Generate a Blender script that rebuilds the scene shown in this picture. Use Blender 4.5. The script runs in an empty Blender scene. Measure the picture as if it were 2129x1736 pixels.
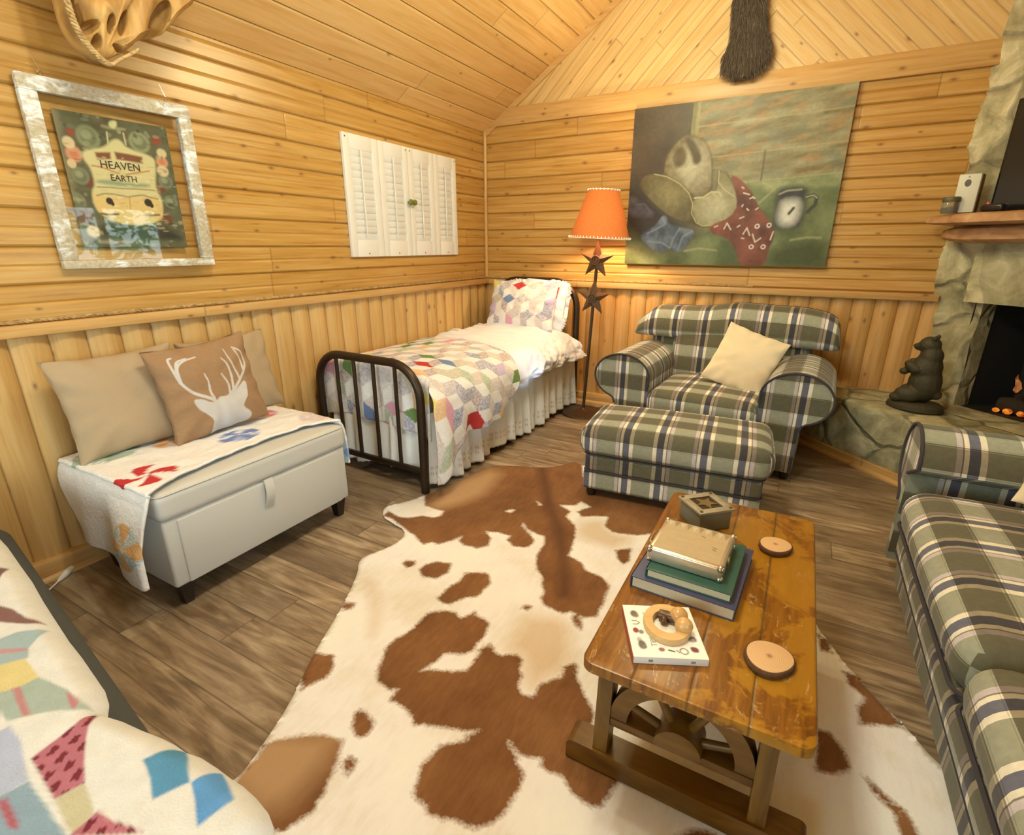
import bpy, bmesh, math, random
import numpy as np
from mathutils import Vector, Matrix, Euler

C = bpy.context.scene.collection
PI = math.pi
rnd = random.Random(7)

# ------------------------------------------------------------------ colour
def lin(c):
    c = c / 255.0
    return c / 12.92 if c <= 0.04045 else ((c + 0.055) / 1.055) ** 2.4
LIGHT = (1.14, 0.97, 0.64)          # warm interior light: photo colour -> surface colour
def ob(r, g, b, k=1.0):
    return tuple(min(0.9, max(0.004, lin(v) / e / k)) for v, e in zip((r, g, b), LIGHT))
def obn(r, g, b, k=1.0):
    return np.array(ob(r, g, b, k))

# ------------------------------------------------------------------ numpy noise
def _h(ix, iy, seed):
    n = (ix.astype(np.int64) * 374761393 + iy.astype(np.int64) * 668265263 + seed * 1442695041) & 0x7fffffff
    n = ((n ^ (n >> 13)) * 1274126177) & 0x7fffffff
    return ((n ^ (n >> 16)) & 0xffff) / 65535.0
def vn(x, y, seed=0):
    x = np.asarray(x, float); y = np.asarray(y, float)
    x0 = np.floor(x); y0 = np.floor(y); fx = x - x0; fy = y - y0
    fx = fx * fx * (3 - 2 * fx); fy = fy * fy * (3 - 2 * fy)
    a = _h(x0, y0, seed); b = _h(x0 + 1, y0, seed); c = _h(x0, y0 + 1, seed); d = _h(x0 + 1, y0 + 1, seed)
    return (a + (b - a) * fx) * (1 - fy) + (c + (d - c) * fx) * fy
def fbm(x, y, seed=0, o=4):
    x = np.asarray(x, float); y = np.asarray(y, float)
    s = 0; a = 0.5
    for i in range(o):
        s = s + a * vn(x * 2 ** i + 17.3 * i, y * 2 ** i - 9.1 * i, seed + i); a *= 0.5
    return s / (1 - 0.5 ** o)

# ------------------------------------------------------------------ painter
def inpoly(X, Y, poly):
    r = np.zeros(X.shape, bool); n = len(poly)
    for i in range(n):
        x1, y1 = poly[i]; x2, y2 = poly[(i + 1) % n]
        if y1 == y2: continue
        c = ((y1 > Y) != (y2 > Y)) & (X < (x2 - x1) * (Y - y1) / (y2 - y1) + x1)
        r ^= c
    return r
def segd(X, Y, pts, closed):
    d = np.full(X.shape, 1e9); n = len(pts)
    for i in range(n if closed else n - 1):
        x1, y1 = pts[i]; x2, y2 = pts[(i + 1) % n]
        dx, dy = x2 - x1, y2 - y1; L = dx * dx + dy * dy + 1e-12
        t = np.clip(((X - x1) * dx + (Y - y1) * dy) / L, 0, 1)
        d = np.minimum(d, np.hypot(X - x1 - t * dx, Y - y1 - t * dy))
    return d
def sdf(X, Y, poly):
    d = segd(X, Y, poly, True)
    return np.where(inpoly(X, Y, poly), d, -d)
def smooth(poly, it=2):
    p = list(poly)
    for _ in range(it):
        q = []
        for i in range(len(p)):
            a = p[i]; b = p[(i + 1) % len(p)]
            q += [(a[0] * .75 + b[0] * .25, a[1] * .75 + b[1] * .25), (a[0] * .25 + b[0] * .75, a[1] * .25 + b[1] * .75)]
        p = q
    return p
class Paint:
    def __init__(s, X, Y, base):
        s.X = X.ravel(); s.Y = Y.ravel(); s.c = np.tile(np.array(base, float), (s.X.size, 1))
    def _mix(s, idx, a, col):
        col = np.array(col, float); a = np.clip(a, 0, 1)[:, None]
        s.c[idx] = s.c[idx] * (1 - a) + col * a
    def _box(s, pts, m):
        p = np.array(pts)
        return np.nonzero((s.X > p[:, 0].min() - m) & (s.X < p[:, 0].max() + m) & (s.Y > p[:, 1].min() - m) & (s.Y < p[:, 1].max() + m))[0]
    def fill(s, poly, col, soft=.004, alpha=1.0, sm=1):
        poly = smooth(poly, sm) if sm else poly
        i = s._box(poly, soft * 2 + .002)
        if len(i) == 0: return
        d = sdf(s.X[i], s.Y[i], poly)
        s._mix(i, (d / soft * .5 + .5) * alpha if soft > 0 else (d > 0) * alpha, col)
    def fillv(s, poly, fn, soft=.004, sm=1):            # colour varies: fn(x, y) -> (n,3)
        poly = smooth(poly, sm) if sm else poly
        i = s._box(poly, soft * 2 + .002)
        d = sdf(s.X[i], s.Y[i], poly); a = np.clip(d / soft * .5 + .5, 0, 1)[:, None]
        s.c[i] = s.c[i] * (1 - a) + fn(s.X[i], s.Y[i], d) * a
    def stroke(s, path, w, col, soft=.003, alpha=1.0):
        i = s._box(path, w + soft)
        if len(i) == 0: return
        d = segd(s.X[i], s.Y[i], path, False)
        s._mix(i, ((w / 2 - d) / soft + .5) * alpha, col)
    def ell(s, cx, cy, rx, ry, col, soft=.15, alpha=1.0, r0=0.0):
        q = np.hypot((s.X - cx) / rx, (s.Y - cy) / ry); i = np.nonzero((q < 1.3) & (q > r0 - .4))[0]
        a = np.clip((1 - q[i]) / soft + .5, 0, 1)
        if r0 > 0: a = a * np.clip((q[i] - r0) / soft + .5, 0, 1)
        s._mix(i, a * alpha, col)

# ------------------------------------------------------------------ node materials
class NT:
    def __init__(s, name):
        s.m = bpy.data.materials.new(name); s.m.use_nodes = True; s.t = s.m.node_tree; s.t.nodes.clear()
        s.out = s.t.nodes.new('ShaderNodeOutputMaterial')
    def n(s, ty, props=None, **ins):
        nd = s.t.nodes.new(ty)
        for k, v in (props or {}).items(): setattr(nd, k, v)
        for k, v in ins.items():
            key = int(k[1:]) if k[0] == 'i' and k[1:].isdigit() else k.replace('_', ' ')
            s.put(nd.inputs[key], v)
        return nd
    def put(s, sock, v):
        if isinstance(v, bpy.types.NodeSocket): s.t.links.new(v, sock)
        elif isinstance(v, bpy.types.Node): s.t.links.new(v.outputs[0], sock)
        else:
            if hasattr(sock.default_value, '__len__') and not hasattr(v, '__len__'): v = (v,) * len(sock.default_value)
            if hasattr(sock.default_value, '__len__') and len(sock.default_value) == 4 and len(v) == 3: v = (*v, 1)
            sock.default_value = v
    def math(s, op, a, b=0.0, c=0.0):
        nd = s.n('ShaderNodeMath', {'operation': op}); s.put(nd.inputs[0], a); s.put(nd.inputs[1], b); s.put(nd.inputs[2], c)
        return nd.outputs[0]
    def mix(s, f, a, b, mode='MIX'):
        nd = s.n('ShaderNodeMix', {'data_type': 'RGBA', 'blend_type': mode, 'clamp_factor': True})
        s.put(nd.inputs[0], f); s.put(nd.inputs[6], a); s.put(nd.inputs[7], b)
        return nd.outputs[2]
    def ramp(s, f, stops, interp='LINEAR'):
        nd = s.n('ShaderNodeValToRGB'); r = nd.color_ramp; r.interpolation = interp
        while len(r.elements) < len(stops): r.elements.new(0.5)
        for e, (p, c) in zip(r.elements, stops):
            e.position = p; e.color = (*c, 1) if hasattr(c, '__len__') else (c, c, c, 1)
        s.put(nd.inputs[0], f); return nd.outputs[0]
    def noise(s, vec, scale, detail=3, rough=.5, dist=0.0):
        return s.n('ShaderNodeTexNoise', Vector=vec, Scale=scale, Detail=detail, Roughness=rough, Distortion=dist).outputs[0]
    def comb(s, x, y, z=0.0):
        return s.n('ShaderNodeCombineXYZ', X=x, Y=y, Z=z).outputs[0]
    def sep(s, v):
        o = s.n('ShaderNodeSeparateXYZ', Vector=v).outputs; return o[0], o[1], o[2]
    def obj(s): return s.n('ShaderNodeTexCoord').outputs['Object']
    def uv(s): return s.n('ShaderNodeTexCoord').outputs['UV']
    def bump(s, h, strength=.3, dist=.01):
        return s.n('ShaderNodeBump', Strength=strength, Distance=dist, Height=h).outputs[0]
    def bsdf(s, col, rough=.5, normal=None, **kw):
        b = s.n('ShaderNodeBsdfPrincipled'); s.put(b.inputs['Base Color'], col); s.put(b.inputs['Roughness'], rough)
        if normal is not None: s.put(b.inputs['Normal'], normal)
        for k, v in kw.items(): s.put(b.inputs[k.replace('_', ' ')], v)
        s.t.links.new(b.outputs[0], s.out.inputs[0]); return s.m

def plain(name, col, rough=.5, noise=.0, nscale=30, bump=0.0, metallic=0.0, **kw):
    t = NT(name); c = col; nm = None
    if noise or bump:
        h = t.noise(t.obj(), nscale, 4)
        if noise: c = t.mix(t.math('MULTIPLY', h, 1.0), tuple(v * (1 - noise) for v in col), tuple(min(1, v * (1 + noise)) for v in col))
        if bump: nm = t.bump(h, bump, .004)
    return t.bsdf(c, rough, nm, Metallic=metallic, **kw)

def pine(name, along, across, period, off=0.0, cols=None, rough=.42, seam=.03, knot=1.0, rot=None, butt=2.3, seamdark=.55, spec=.5, tint=.22):
    """varnished knotty pine boards; along/across = object axis index"""
    cols = cols or (ob(168, 108, 44), ob(206, 150, 76), ob(222, 172, 100))
    t = NT(name); v = t.obj()
    if rot is not None:
        v = t.n('ShaderNodeMapping', {'vector_type': 'TEXTURE'}, Vector=v, Rotation=rot).outputs[0]
    p = t.sep(v); a, b = p[along], p[across]
    q = t.math('DIVIDE', t.math('ADD', b, off), period)
    bid = t.math('FLOOR', q); fr = t.math('FRACT', q)
    w = t.n('ShaderNodeTexWhiteNoise', {'noise_dimensions': '1D'}, W=bid).outputs[0]
    al = t.math('MULTIPLY_ADD', w, 7.3, a)
    bq = t.math('DIVIDE', al, butt); bf = t.math('FRACT', bq); bb = t.math('FLOOR', bq)
    w2 = t.n('ShaderNodeTexWhiteNoise', {'noise_dimensions': '2D'}, Vector=t.comb(bid, bb)).outputs[0]
    # grain
    g = t.noise(t.comb(t.math('MULTIPLY', al, 1.3), t.math('MULTIPLY', b, 26.0), t.math('MULTIPLY', w2, 9.0)), 1.6, 5, .6, .6)
    col = t.ramp(g, [(.18, cols[0]), (.47, cols[1]), (.80, cols[2])])
    col = t.mix(t.math('MULTIPLY', w2, tint), col, tuple(c * .78 for c in cols[0]))
    # knots
    kv = t.comb(t.math('MULTIPLY', al, 5.0), t.math('MULTIPLY', b, 10.0), t.math('MULTIPLY', w2, 3.0))
    vo = t.n('ShaderNodeTexVoronoi', {'voronoi_dimensions': '2D'}, Vector=kv, Scale=1.0, Randomness=1.0)
    kc = t.sep(vo.outputs['Color']); ksel = t.math('MULTIPLY', t.math('LESS_THAN', kc[0], .30 * knot), t.math('MULTIPLY_ADD', kc[1], .5, .4))
    kd = t.math('DIVIDE', vo.outputs['Distance'], t.math('MAXIMUM', ksel, .001))
    kf = t.ramp(kd, [(.0, 1.0), (.07, .85), (.12, .35), (.24, 0.0)])
    col = t.mix(t.math('MULTIPLY', kf, .75), col, ob(112, 62, 24))
    # seams
    e = t.math('MINIMUM', fr, t.math('SUBTRACT', 1.0, fr))
    sf = t.ramp(e, [(0.0, 1.0), (seam, .35), (seam * 2.2, 0.0)])
    be = t.math('MULTIPLY', t.math('MINIMUM', bf, t.math('SUBTRACT', 1.0, bf)), butt)
    bfm = t.ramp(be, [(0.0, .7), (.003, .5), (.006, 0.0)])
    sd = t.math('MAXIMUM', sf, bfm)
    col = t.mix(t.math('MULTIPLY', sd, seamdark), col, tuple(c * .3 for c in cols[0]))
    h = t.math('SUBTRACT', t.math('MULTIPLY', g, .15), sd)
    return t.bsdf(col, t.math('MULTIPLY_ADD', g, .18, rough - .09), t.bump(h, .35, .004), Specular_IOR_Level=spec)

def wood(name, cols, axis=0, rough=.5, scale=14, stretch=.12, bump=.2, **kw):
    t = NT(name); v = t.obj()
    sc = [1.0, 1.0, 1.0]; sc[axis] = stretch
    m = t.n('ShaderNodeMapping', Vector=v, Scale=sc).outputs[0]
    g = t.noise(m, scale, 6, .62, .8)
    n = len(cols)
    col = t.ramp(g, [(.3 + .4 * i / (n - 1), c) for i, c in enumerate(cols)])
    return t.bsdf(col, rough, t.bump(g, bump, .003), **kw)

def vcol(name, rough=.9, noise=.06, nscale=60, bump=.25, bscale=180, sheen=0.0, spec=.25, quilt=0.0, attr='Col', coat=0.0):
    """colour attribute (pattern of the thing) with a fine weave bump"""
    t = NT(name); a = t.n('ShaderNodeAttribute', {'attribute_name': attr}).outputs['Color']
    o = t.obj(); h = t.noise(o, bscale, 3); g = t.noise(o, nscale, 4)
    col = t.mix(1.0, a, t.ramp(g, [(.3, 1 - noise), (.7, 1 + noise)]), 'MULTIPLY')
    hh = h
    if quilt: hh = t.math('MULTIPLY_ADD', t.noise(o, quilt, 3, .6, .4), 2.5, h)
    kw = dict(Specular_IOR_Level=spec)
    if sheen: kw['Sheen_Weight'] = sheen
    if coat: kw['Coat_Weight'] = coat
    return t.bsdf(col, rough, t.bump(hh, bump, .004), **kw)

# ------------------------------------------------------------------ objects
def tag(o, label=None, cat=None, group=None, kind=None):
    if label: o['label'] = label
    if cat: o['category'] = cat
    if group: o['group'] = group
    if kind: o['kind'] = kind
    return o
WORLD = {}
def thing(name, label, cat, loc=(0, 0, 0), rz=0.0, group=None, rot=None, world=False):
    o = bpy.data.objects.new(name, None); C.objects.link(o); o.empty_display_size = .1
    o.location = loc; o.rotation_euler = rot if rot is not None else (0, 0, rz)
    if world: WORLD[o.name] = (Matrix.Translation(o.location) @ o.rotation_euler.to_matrix().to_4x4()).inverted()
    return tag(o, label, cat, group)
def adopt(o, parent):
    o.parent = parent
    if parent.name in WORLD: o.matrix_parent_inverse = WORLD[parent.name]

def boxuv(v, f):
    uv = []
    for fc in f:
        p = [v[i] for i in fc]
        a = np.subtract(p[1], p[0]); b = np.subtract(p[2], p[0]); n = np.abs(np.cross(a, b)); k = int(np.argmax(n))
        for q in p: uv.append((q[1], q[2]) if k == 0 else (q[0], q[2]) if k == 1 else (q[0], q[1]))
    return uv

class Part:
    def __init__(s): s.v = []; s.f = []; s.uv = []; s.mi = []
    def add(s, v, f, uv=None, mi=0, M=None):
        if M is not None: v = [tuple(M @ Vector(p)) for p in v]
        k = len(s.v); s.v += [tuple(p) for p in v]; s.f += [tuple(i + k for i in fc) for fc in f]
        s.uv += list(uv) if uv is not None else boxuv(v, f)
        s.mi += [mi] * len(f); return s
    def box(s, c, d, bev=0.0, seg=2, M=None, mi=0):
        x, y, z = (k / 2 for k in d)
        if bev <= 0:
            v = [(sx * x + c[0], sy * y + c[1], sz * z + c[2]) for sz in (-1, 1) for sy in (-1, 1) for sx in (-1, 1)]
            return s.add(v, [(0, 2, 3, 1), (4, 5, 7, 6), (0, 1, 5, 4), (2, 6, 7, 3), (0, 4, 6, 2), (1, 3, 7, 5)], M=M, mi=mi)
        bm = bmesh.new(); bmesh.ops.create_cube(bm, size=1)
        for q in bm.verts: q.co = Vector((q.co.x * d[0] + c[0], q.co.y * d[1] + c[1], q.co.z * d[2] + c[2]))
        bmesh.ops.bevel(bm, geom=list(bm.edges), offset=min(bev, min(d) * .49), segments=seg, profile=.5, affect='EDGES')
        return s.bm(bm, M, mi)
    def bm(s, bm, M=None, mi=0):
        bm.verts.ensure_lookup_table()
        for i, q in enumerate(bm.verts): q.index = i
        v = [tuple(q.co) for q in bm.verts]; f = [tuple(q.index for q in fc.verts) for fc in bm.faces]
        bm.free(); return s.add(v, f, M=M, mi=mi)
    def loft(s, rings, closed=True, cap=True, uv=None, mi=0, M=None):
        """rings: list of equal-length point lists"""
        n = len(rings[0]); v = [p for r in rings for p in r]; f = []; u = []
        m = n if closed else n - 1
        if uv is None:
            vs = [0.0]
            for i in range(1, len(rings)): vs.append(vs[-1] + (Vector(rings[i][0]) - Vector(rings[i - 1][0])).length)
            mid = rings[len(rings) // 2]; us = [0.0]
            for j in range(1, n + 1): us.append(us[-1] + (Vector(mid[j % n]) - Vector(mid[j - 1])).length)
            uv = lambda i, j: (us[j], vs[i])
        for i in range(len(rings) - 1):
            for j in range(m):
                j2 = (j + 1) % n
                f.append((i * n + j, i * n + j2, (i + 1) * n + j2, (i + 1) * n + j))
                u += [uv(i, j), uv(i, j + 1), uv(i + 1, j + 1), uv(i + 1, j)]
        if cap and closed:
            for k, rev in ((0, True), (len(rings) - 1, False)):
                ids = list(range(k * n, k * n + n)); ids = ids[::-1] if rev else ids
                f.append(tuple(ids)); pts = [v[i] for i in ids]
                u += boxuv(v, [tuple(ids)])
        return s.add(v, f, u, mi, M)
    def tube(s, pts, r, seg=10, closed=False, cap=True, mi=0, M=None, flat=1.0):
        P = [Vector(p) for p in pts]; n = len(P); rings = []; up = None
        rr = r if hasattr(r, '__len__') else [r] * n
        for i in range(n):
            if closed: d = P[(i + 1) % n] - P[i - 1]
            else: d = P[min(i + 1, n - 1)] - P[max(i - 1, 0)]
            d.normalize()
            if up is None:
                up = Vector((0, 0, 1)) if abs(d.z) < .9 else Vector((1, 0, 0))
            a = d.cross(up).normalized(); up = a.cross(d).normalized()
            rings.append([tuple(P[i] + a * math.cos(t) * rr[i] + up * math.sin(t) * rr[i] * flat) for t in (2 * PI * k / seg for k in range(seg))])
        if closed: rings.append(rings[0])
        return s.loft(rings, True, cap and not closed, mi=mi, M=M)
    def cyl(s, p0, p1, r0, r1=None, seg=20, mi=0, M=None):
        return s.tube([p0, p1], [r0, r0 if r1 is None else r1], seg, mi=mi, M=M)
    def lathe(s, prof, seg=32, c=(0, 0, 0), mi=0, M=None, cap=True):
        rings = [[(c[0] + r * math.cos(t), c[1] + r * math.sin(t), c[2] + z) for t in (2 * PI * k / seg for k in range(seg))] for r, z in prof]
        return s.loft(rings, True, cap, mi=mi, M=M)
    def sphere(s, c, r, seg=16, M=None, mi=0):
        r = r if hasattr(r, '__len__') else (r, r, r)
        bm = bmesh.new(); bmesh.ops.create_uvsphere(bm, u_segments=seg, v_segments=max(6, seg * 2 // 3), radius=1)
        for q in bm.verts: q.co = Vector((q.co.x * r[0] + c[0], q.co.y * r[1] + c[1], q.co.z * r[2] + c[2]))
        return s.bm(bm, M, mi)
    def prism(s, poly, fn, t, bev=0.0, mi=0, M=None):
        """poly 2D ccw; fn(a,b,h)->3D; thickness along h 0..t, top edge bevelled"""
        n = len(poly); A = np.array(poly)
        def inset(d):
            r = []
            for i in range(n):
                e0 = A[i] - A[i - 1]; e1 = A[(i + 1) % n] - A[i]
                n0 = np.array((-e0[1], e0[0])) / (np.hypot(*e0) + 1e-9); n1 = np.array((-e1[1], e1[0])) / (np.hypot(*e1) + 1e-9)
                m = n0 + n1; m = m / (np.dot(m, m) + 1e-9) * 2 if np.dot(m, m) > .2 else n0
                r.append(A[i] + m * d)
            return r
        lv = [(0, 0.0)] + ([(0, t - bev), (bev * .3, t - bev * .3), (bev, t)] if bev else [(0, t)])
        rings = [[fn(p[0], p[1], h) for p in (inset(d) if d else A)] for d, h in lv]
        return s.loft(rings, True, True, mi=mi, M=M)
    def build(s, name, mats, parent=None, smooth=True, angle=38, loc=None, rot=None):
        me = bpy.data.meshes.new(name); me.from_pydata(s.v, [], s.f)
        l = me.uv_layers.new(name='UVMap'); l.data.foreach_set('uv', np.array(s.uv, float).ravel())
        mats = mats if isinstance(mats, (list, tuple)) else [mats]
        for m in mats: me.materials.append(m)
        me.polygons.foreach_set('material_index', s.mi)
        return link(name, me, parent, smooth, angle, loc, rot)

def link(name, me, parent=None, smooth=True, angle=38, loc=None, rot=None, fix=True):
    bm = bmesh.new(); bm.from_mesh(me)
    bmesh.ops.remove_doubles(bm, verts=bm.verts, dist=1e-5)
    if fix: bmesh.ops.recalc_face_normals(bm, faces=bm.faces)
    bm.to_mesh(me); bm.free()
    if smooth:
        me.polygons.foreach_set('use_smooth', [True] * len(me.polygons))
        if angle < 170: me.set_sharp_from_angle(angle=math.radians(angle))
    me.update()
    o = bpy.data.objects.new(name, me); C.objects.link(o)
    if parent is not None: adopt(o, parent)
    if loc is not None: o.location = loc
    if rot is not None: o.rotation_euler = rot
    return o

def gridmesh(name, P, mat, cols=None, parent=None, uv=None, thick=0.0, attrs=None, keep=None, angle=180, offset=-1.0, mats=None):
    """P: (nu,nv,3) array"""
    nu, nv = P.shape[:2]
    idx = np.arange(nu * nv).reshape(nu, nv)
    F = np.stack([idx[:-1, :-1], idx[1:, :-1], idx[1:, 1:], idx[:-1, 1:]], -1).reshape(-1, 4)
    V = P.reshape(-1, 3)
    if keep is not None:
        F = F[keep.ravel()]; used = np.unique(F); mp = np.full(len(V), -1); mp[used] = np.arange(len(used))
        F = mp[F]; V = V[used]
    else: used = None
    me = bpy.data.meshes.new(name)
    me.vertices.add(len(V)); me.vertices.foreach_set('co', V.ravel().astype(np.float32))
    me.loops.add(F.size); me.loops.foreach_set('vertex_index', F.ravel().astype(np.int32))
    me.polygons.add(len(F)); me.polygons.foreach_set('loop_start', (np.arange(len(F)) * 4).astype(np.int32))
    me.update(calc_edges=True)
    if uv is not None:
        U = uv.reshape(-1, 2); U = U if used is None else U[used]
        l = me.uv_layers.new(name='UVMap'); l.data.foreach_set('uv', U[F.ravel()].ravel().astype(np.float32))
    if cols is not None:
        c = cols.reshape(-1, 3); c = c if used is None else c[used]
        a = me.color_attributes.new('Col', 'FLOAT_COLOR', 'POINT')
        a.data.foreach_set('color', np.c_[np.clip(c, 0, 1), np.ones(len(c))].ravel().astype(np.float32))
    for k, w in (attrs or {}).items():
        w = w.ravel(); w = w if used is None else w[used]
        a = me.attributes.new(k, 'FLOAT', 'POINT'); a.data.foreach_set('value', w.astype(np.float32))
    me.materials.append(mat)
    me.polygons.foreach_set('use_smooth', np.ones(len(F), bool))
    if angle < 170: me.set_sharp_from_angle(angle=math.radians(angle))
    me.update(); me.validate()
    o = bpy.data.objects.new(name, me); C.objects.link(o)
    if parent is not None: adopt(o, parent)
    if thick:
        m = o.modifiers.new('thickness', 'SOLIDIFY'); m.thickness = thick; m.offset = offset
    return o

def basis(center, right, up):
    r = Vector(right).normalized(); n = r.cross(Vector(up)).normalized(); u = n.cross(r)
    M = Matrix((( r.x, u.x, n.x, center[0]), (r.y, u.y, n.y, center[1]), (r.z, u.z, n.z, center[2]), (0, 0, 0, 1)))
    return M

def pillow(name, w, h, t, mat, M, colfn=None, seed=0, n=40, pinch=.07, parent=None, wr=.012, sag=0.0):
    """knife-edge cushion: local x right, y up, z out of the front face"""
    u = np.linspace(-1, 1, n); U, V = np.meshgrid(u, u, indexing='ij')
    def side(sg):
        # points bunch towards the seam
        a = np.sin(U * PI / 2); b = np.sin(V * PI / 2)
        x = w / 2 * a * (1 - pinch * (1 - b * b)); y = h / 2 * b * (1 - pinch * (1 - a * a))
        k = np.clip((1 - a * a) * (1 - b * b), 0, 1) ** .42
        z = sg * t / 2 * k
        z += sg * wr * k * (fbm(x * 9 + 3, y * 9 + seed, seed, 3) - .5) * 2.2
        z += sg * wr * .8 * (1 - k) * np.sin(np.arctan2(b, a) * 14 + seed) * np.clip(np.hypot(a, b), 0, 1) * (k > 0.02)
        y = y - sag * k * (1 - b) * .5
        return np.stack([x, y, z], -1), a, b
    Pf, a, b = side(1); Pb, _, _ = side(-1)
    P = np.concatenate([Pf, Pb[::-1]], 0)
    Q = P.reshape(-1, 3); Q = Q @ np.array(M.to_3x3()).T + np.array(M.translation)
    cols = None
    if colfn is not None:
        cf = colfn(a, b, True); cb = colfn(a, b, False)[::-1] if True else cf
        cols = np.concatenate([cf, cb], 0)
    o = gridmesh(name, Q.reshape(P.shape), mat, cols, parent, uv=np.concatenate([Pf[..., :2], Pb[::-1][..., :2]], 0))
    bm = bmesh.new(); bm.from_mesh(o.data); bmesh.ops.remove_doubles(bm, verts=bm.verts, dist=2e-4)
    bmesh.ops.recalc_face_normals(bm, faces=bm.faces); bm.to_mesh(o.data); bm.free()
    return o

def rcube(part, c, d, r, n=10, crown=0.0, puff=0.0, M=None, mi=0, uvs=None, side=True):
    """upholstered block: rounded box with a crowned top and puffed sides"""
    hx, hy, hz = (k / 2 for k in d); r = min(r, hx, hy, hz)
    def shape(p):
        q = Vector(p); core = Vector((max(-hx + r, min(hx - r, q.x)), max(-hy + r, min(hy - r, q.y)), max(-hz + r, min(hz - r, q.z))))
        e = q - core
        if e.length > 1e-9: q = core + e.normalized() * r * min(1.0, e.length / r * 1.0) if e.length <= r else core + e.normalized() * r
        x, y, z = q
        fx = 1 - (x / hx) ** 2; fy = 1 - (y / hy) ** 2; fz = 1 - (z / hz) ** 2
        if z > 0: z += crown * max(fx, 0) ** .6 * max(fy, 0) ** .6 * z / hz
        y += puff * (y / hy) * max(fx, 0) ** .5 * max(fz, 0)
        x += puff * (x / hx) * max(fy, 0) ** .5 * max(fz, 0)
        return (x + c[0], y + c[1], z + c[2])
    def line(h):
        k = [-h + 2 * h * i / n for i in range(n + 1)]
        ex = [-h + r * (1 - math.cos(t * PI / 8)) for t in (1, 2, 3)]
        return sorted(set([-h, h] + [x for x in k if -h + r < x < h - r] + ex + [-x for x in ex] + [-h + r, h - r]))
    X, Y, Z = line(hx), line(hy), line(hz)
    uo, vo = uvs or (0.0, 0.0)
    def face(A, B, fn, uvf):
        v = []; f = []; u = []
        for a in A:
            for b in B: v.append(shape(fn(a, b)))
        nb = len(B)
        for i in range(len(A) - 1):
            for j in range(nb - 1):
                ids = (i * nb + j, (i + 1) * nb + j, (i + 1) * nb + j + 1, i * nb + j + 1)
                f.append(ids)
                u += [uvf(A[i], B[j]), uvf(A[i + 1], B[j]), uvf(A[i + 1], B[j + 1]), uvf(A[i], B[j + 1])]
        part.add(v, f, u, mi, M)
    face(X, Y, lambda a, b: (a, b, hz), lambda a, b: (c[0] + a + uo, c[1] + b + vo))
    face(X, Y, lambda a, b: (a, b, -hz), lambda a, b: (c[0] + a + uo, c[1] + b + vo))
    face(X, Z, lambda a, b: (a, -hy, b), lambda a, b: (c[0] + a + uo, c[1] - hy - (hz - b) + vo))
    face(X, Z, lambda a, b: (a, hy, b), lambda a, b: (c[0] + a + uo, c[1] + hy + (hz - b) + vo))
    face(Y, Z, lambda a, b: (-hx, a, b), lambda a, b: (c[1] + a + uo if side else .02, b + vo))
    face(Y, Z, lambda a, b: (hx, a, b), lambda a, b: (c[1] + a + uo if side else .02, b + vo))
    return part

def extrude(part, prof, fn, L0, L1, nl=1, closed=False, caps=True, mi=0, uo=0.0, vo=0.0, M=None, capuv=None):
    """profile [(a,b)] swept from L0 to L1; fn(a,b,l)->3D; uv=(l, arc)"""
    n = len(prof); arc = [0.0]
    for i in range(1, n + 1): arc.append(arc[-1] + math.dist(prof[i % n], prof[i - 1]))
    ls = [L0 + (L1 - L0) * i / nl for i in range(nl + 1)]
    v = [fn(a, b, l) for l in ls for a, b in prof]; f = []; u = []
    m = n if closed else n - 1
    for i in range(nl):
        for j in range(m):
            j2 = (j + 1) % n
            f.append((i * n + j, i * n + j2, (i + 1) * n + j2, (i + 1) * n + j))
            u += [(ls[i] + uo, arc[j] + vo), (ls[i] + uo, arc[j + 1] + vo), (ls[i + 1] + uo, arc[j + 1] + vo), (ls[i + 1] + uo, arc[j] + vo)]
    if caps:
        for k in (0, nl):
            f.append(tuple(range(k * n, k * n + n))); u += [(a + uo, b + vo) for a, b in prof]
    return part.add(v, f, u, mi, M)
def text_part(part, body, size, fn, depth=.001, mi=0, align='CENTER'):
    cu = bpy.data.curves.new('t', 'FONT'); cu.body = body; cu.size = size; cu.align_x = align; cu.align_y = 'CENTER'
    cu.extrude = depth; cu.resolution_u = 2
    o = bpy.data.objects.new('t', cu); C.objects.link(o)
    dg = bpy.context.evaluated_depsgraph_get(); me = bpy.data.meshes.new_from_object(o.evaluated_get(dg))
    v = [fn(*p.co) for p in me.vertices]; f = [tuple(p.vertices) for p in me.polygons]
    part.add(v, f, None, mi)
    bpy.data.objects.remove(o); bpy.data.curves.remove(cu); bpy.data.meshes.remove(me)

# ------------------------------------------------------------------ shapes measured in the room (metres)
RUG_OUT= [(0.962,-2.231),(0.904,-2.369),(0.856,-2.439),(0.865,-2.483),(0.917,-2.543),(1.019,-2.570),(1.102,-2.588),(1.149,-2.657),(1.132,-2.762),(1.087,-2.859),(1.106,-2.908),(1.154,-2.958),(1.236,-3.096),(1.286,-3.201),(1.346,-3.339),(1.395,-3.436),(1.467,-3.564),(1.508,-3.677),(1.535,-3.758),(1.532,-3.794),(1.500,-3.950),(1.620,-4.150),(2.050,-4.250),(2.500,-4.200),(2.900,-4.050),(3.200,-3.750),(3.380,-3.350),(3.360,-3.000),(3.165,-2.811),(3.138,-2.766),(3.098,-2.703),(3.047,-2.651),(3.006,-2.571),(2.973,-2.536),(2.932,-2.447),(2.894,-2.382),(2.826,-2.185),(2.733,-1.921),(2.662,-1.612),(2.450,-1.420),(2.100,-1.320),(1.850,-1.360),(1.579,-1.426),(1.514,-1.382),(1.486,-1.460),(1.384,-1.577),(1.195,-1.639),(1.046,-1.722),(1.017,-2.073)]
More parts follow.
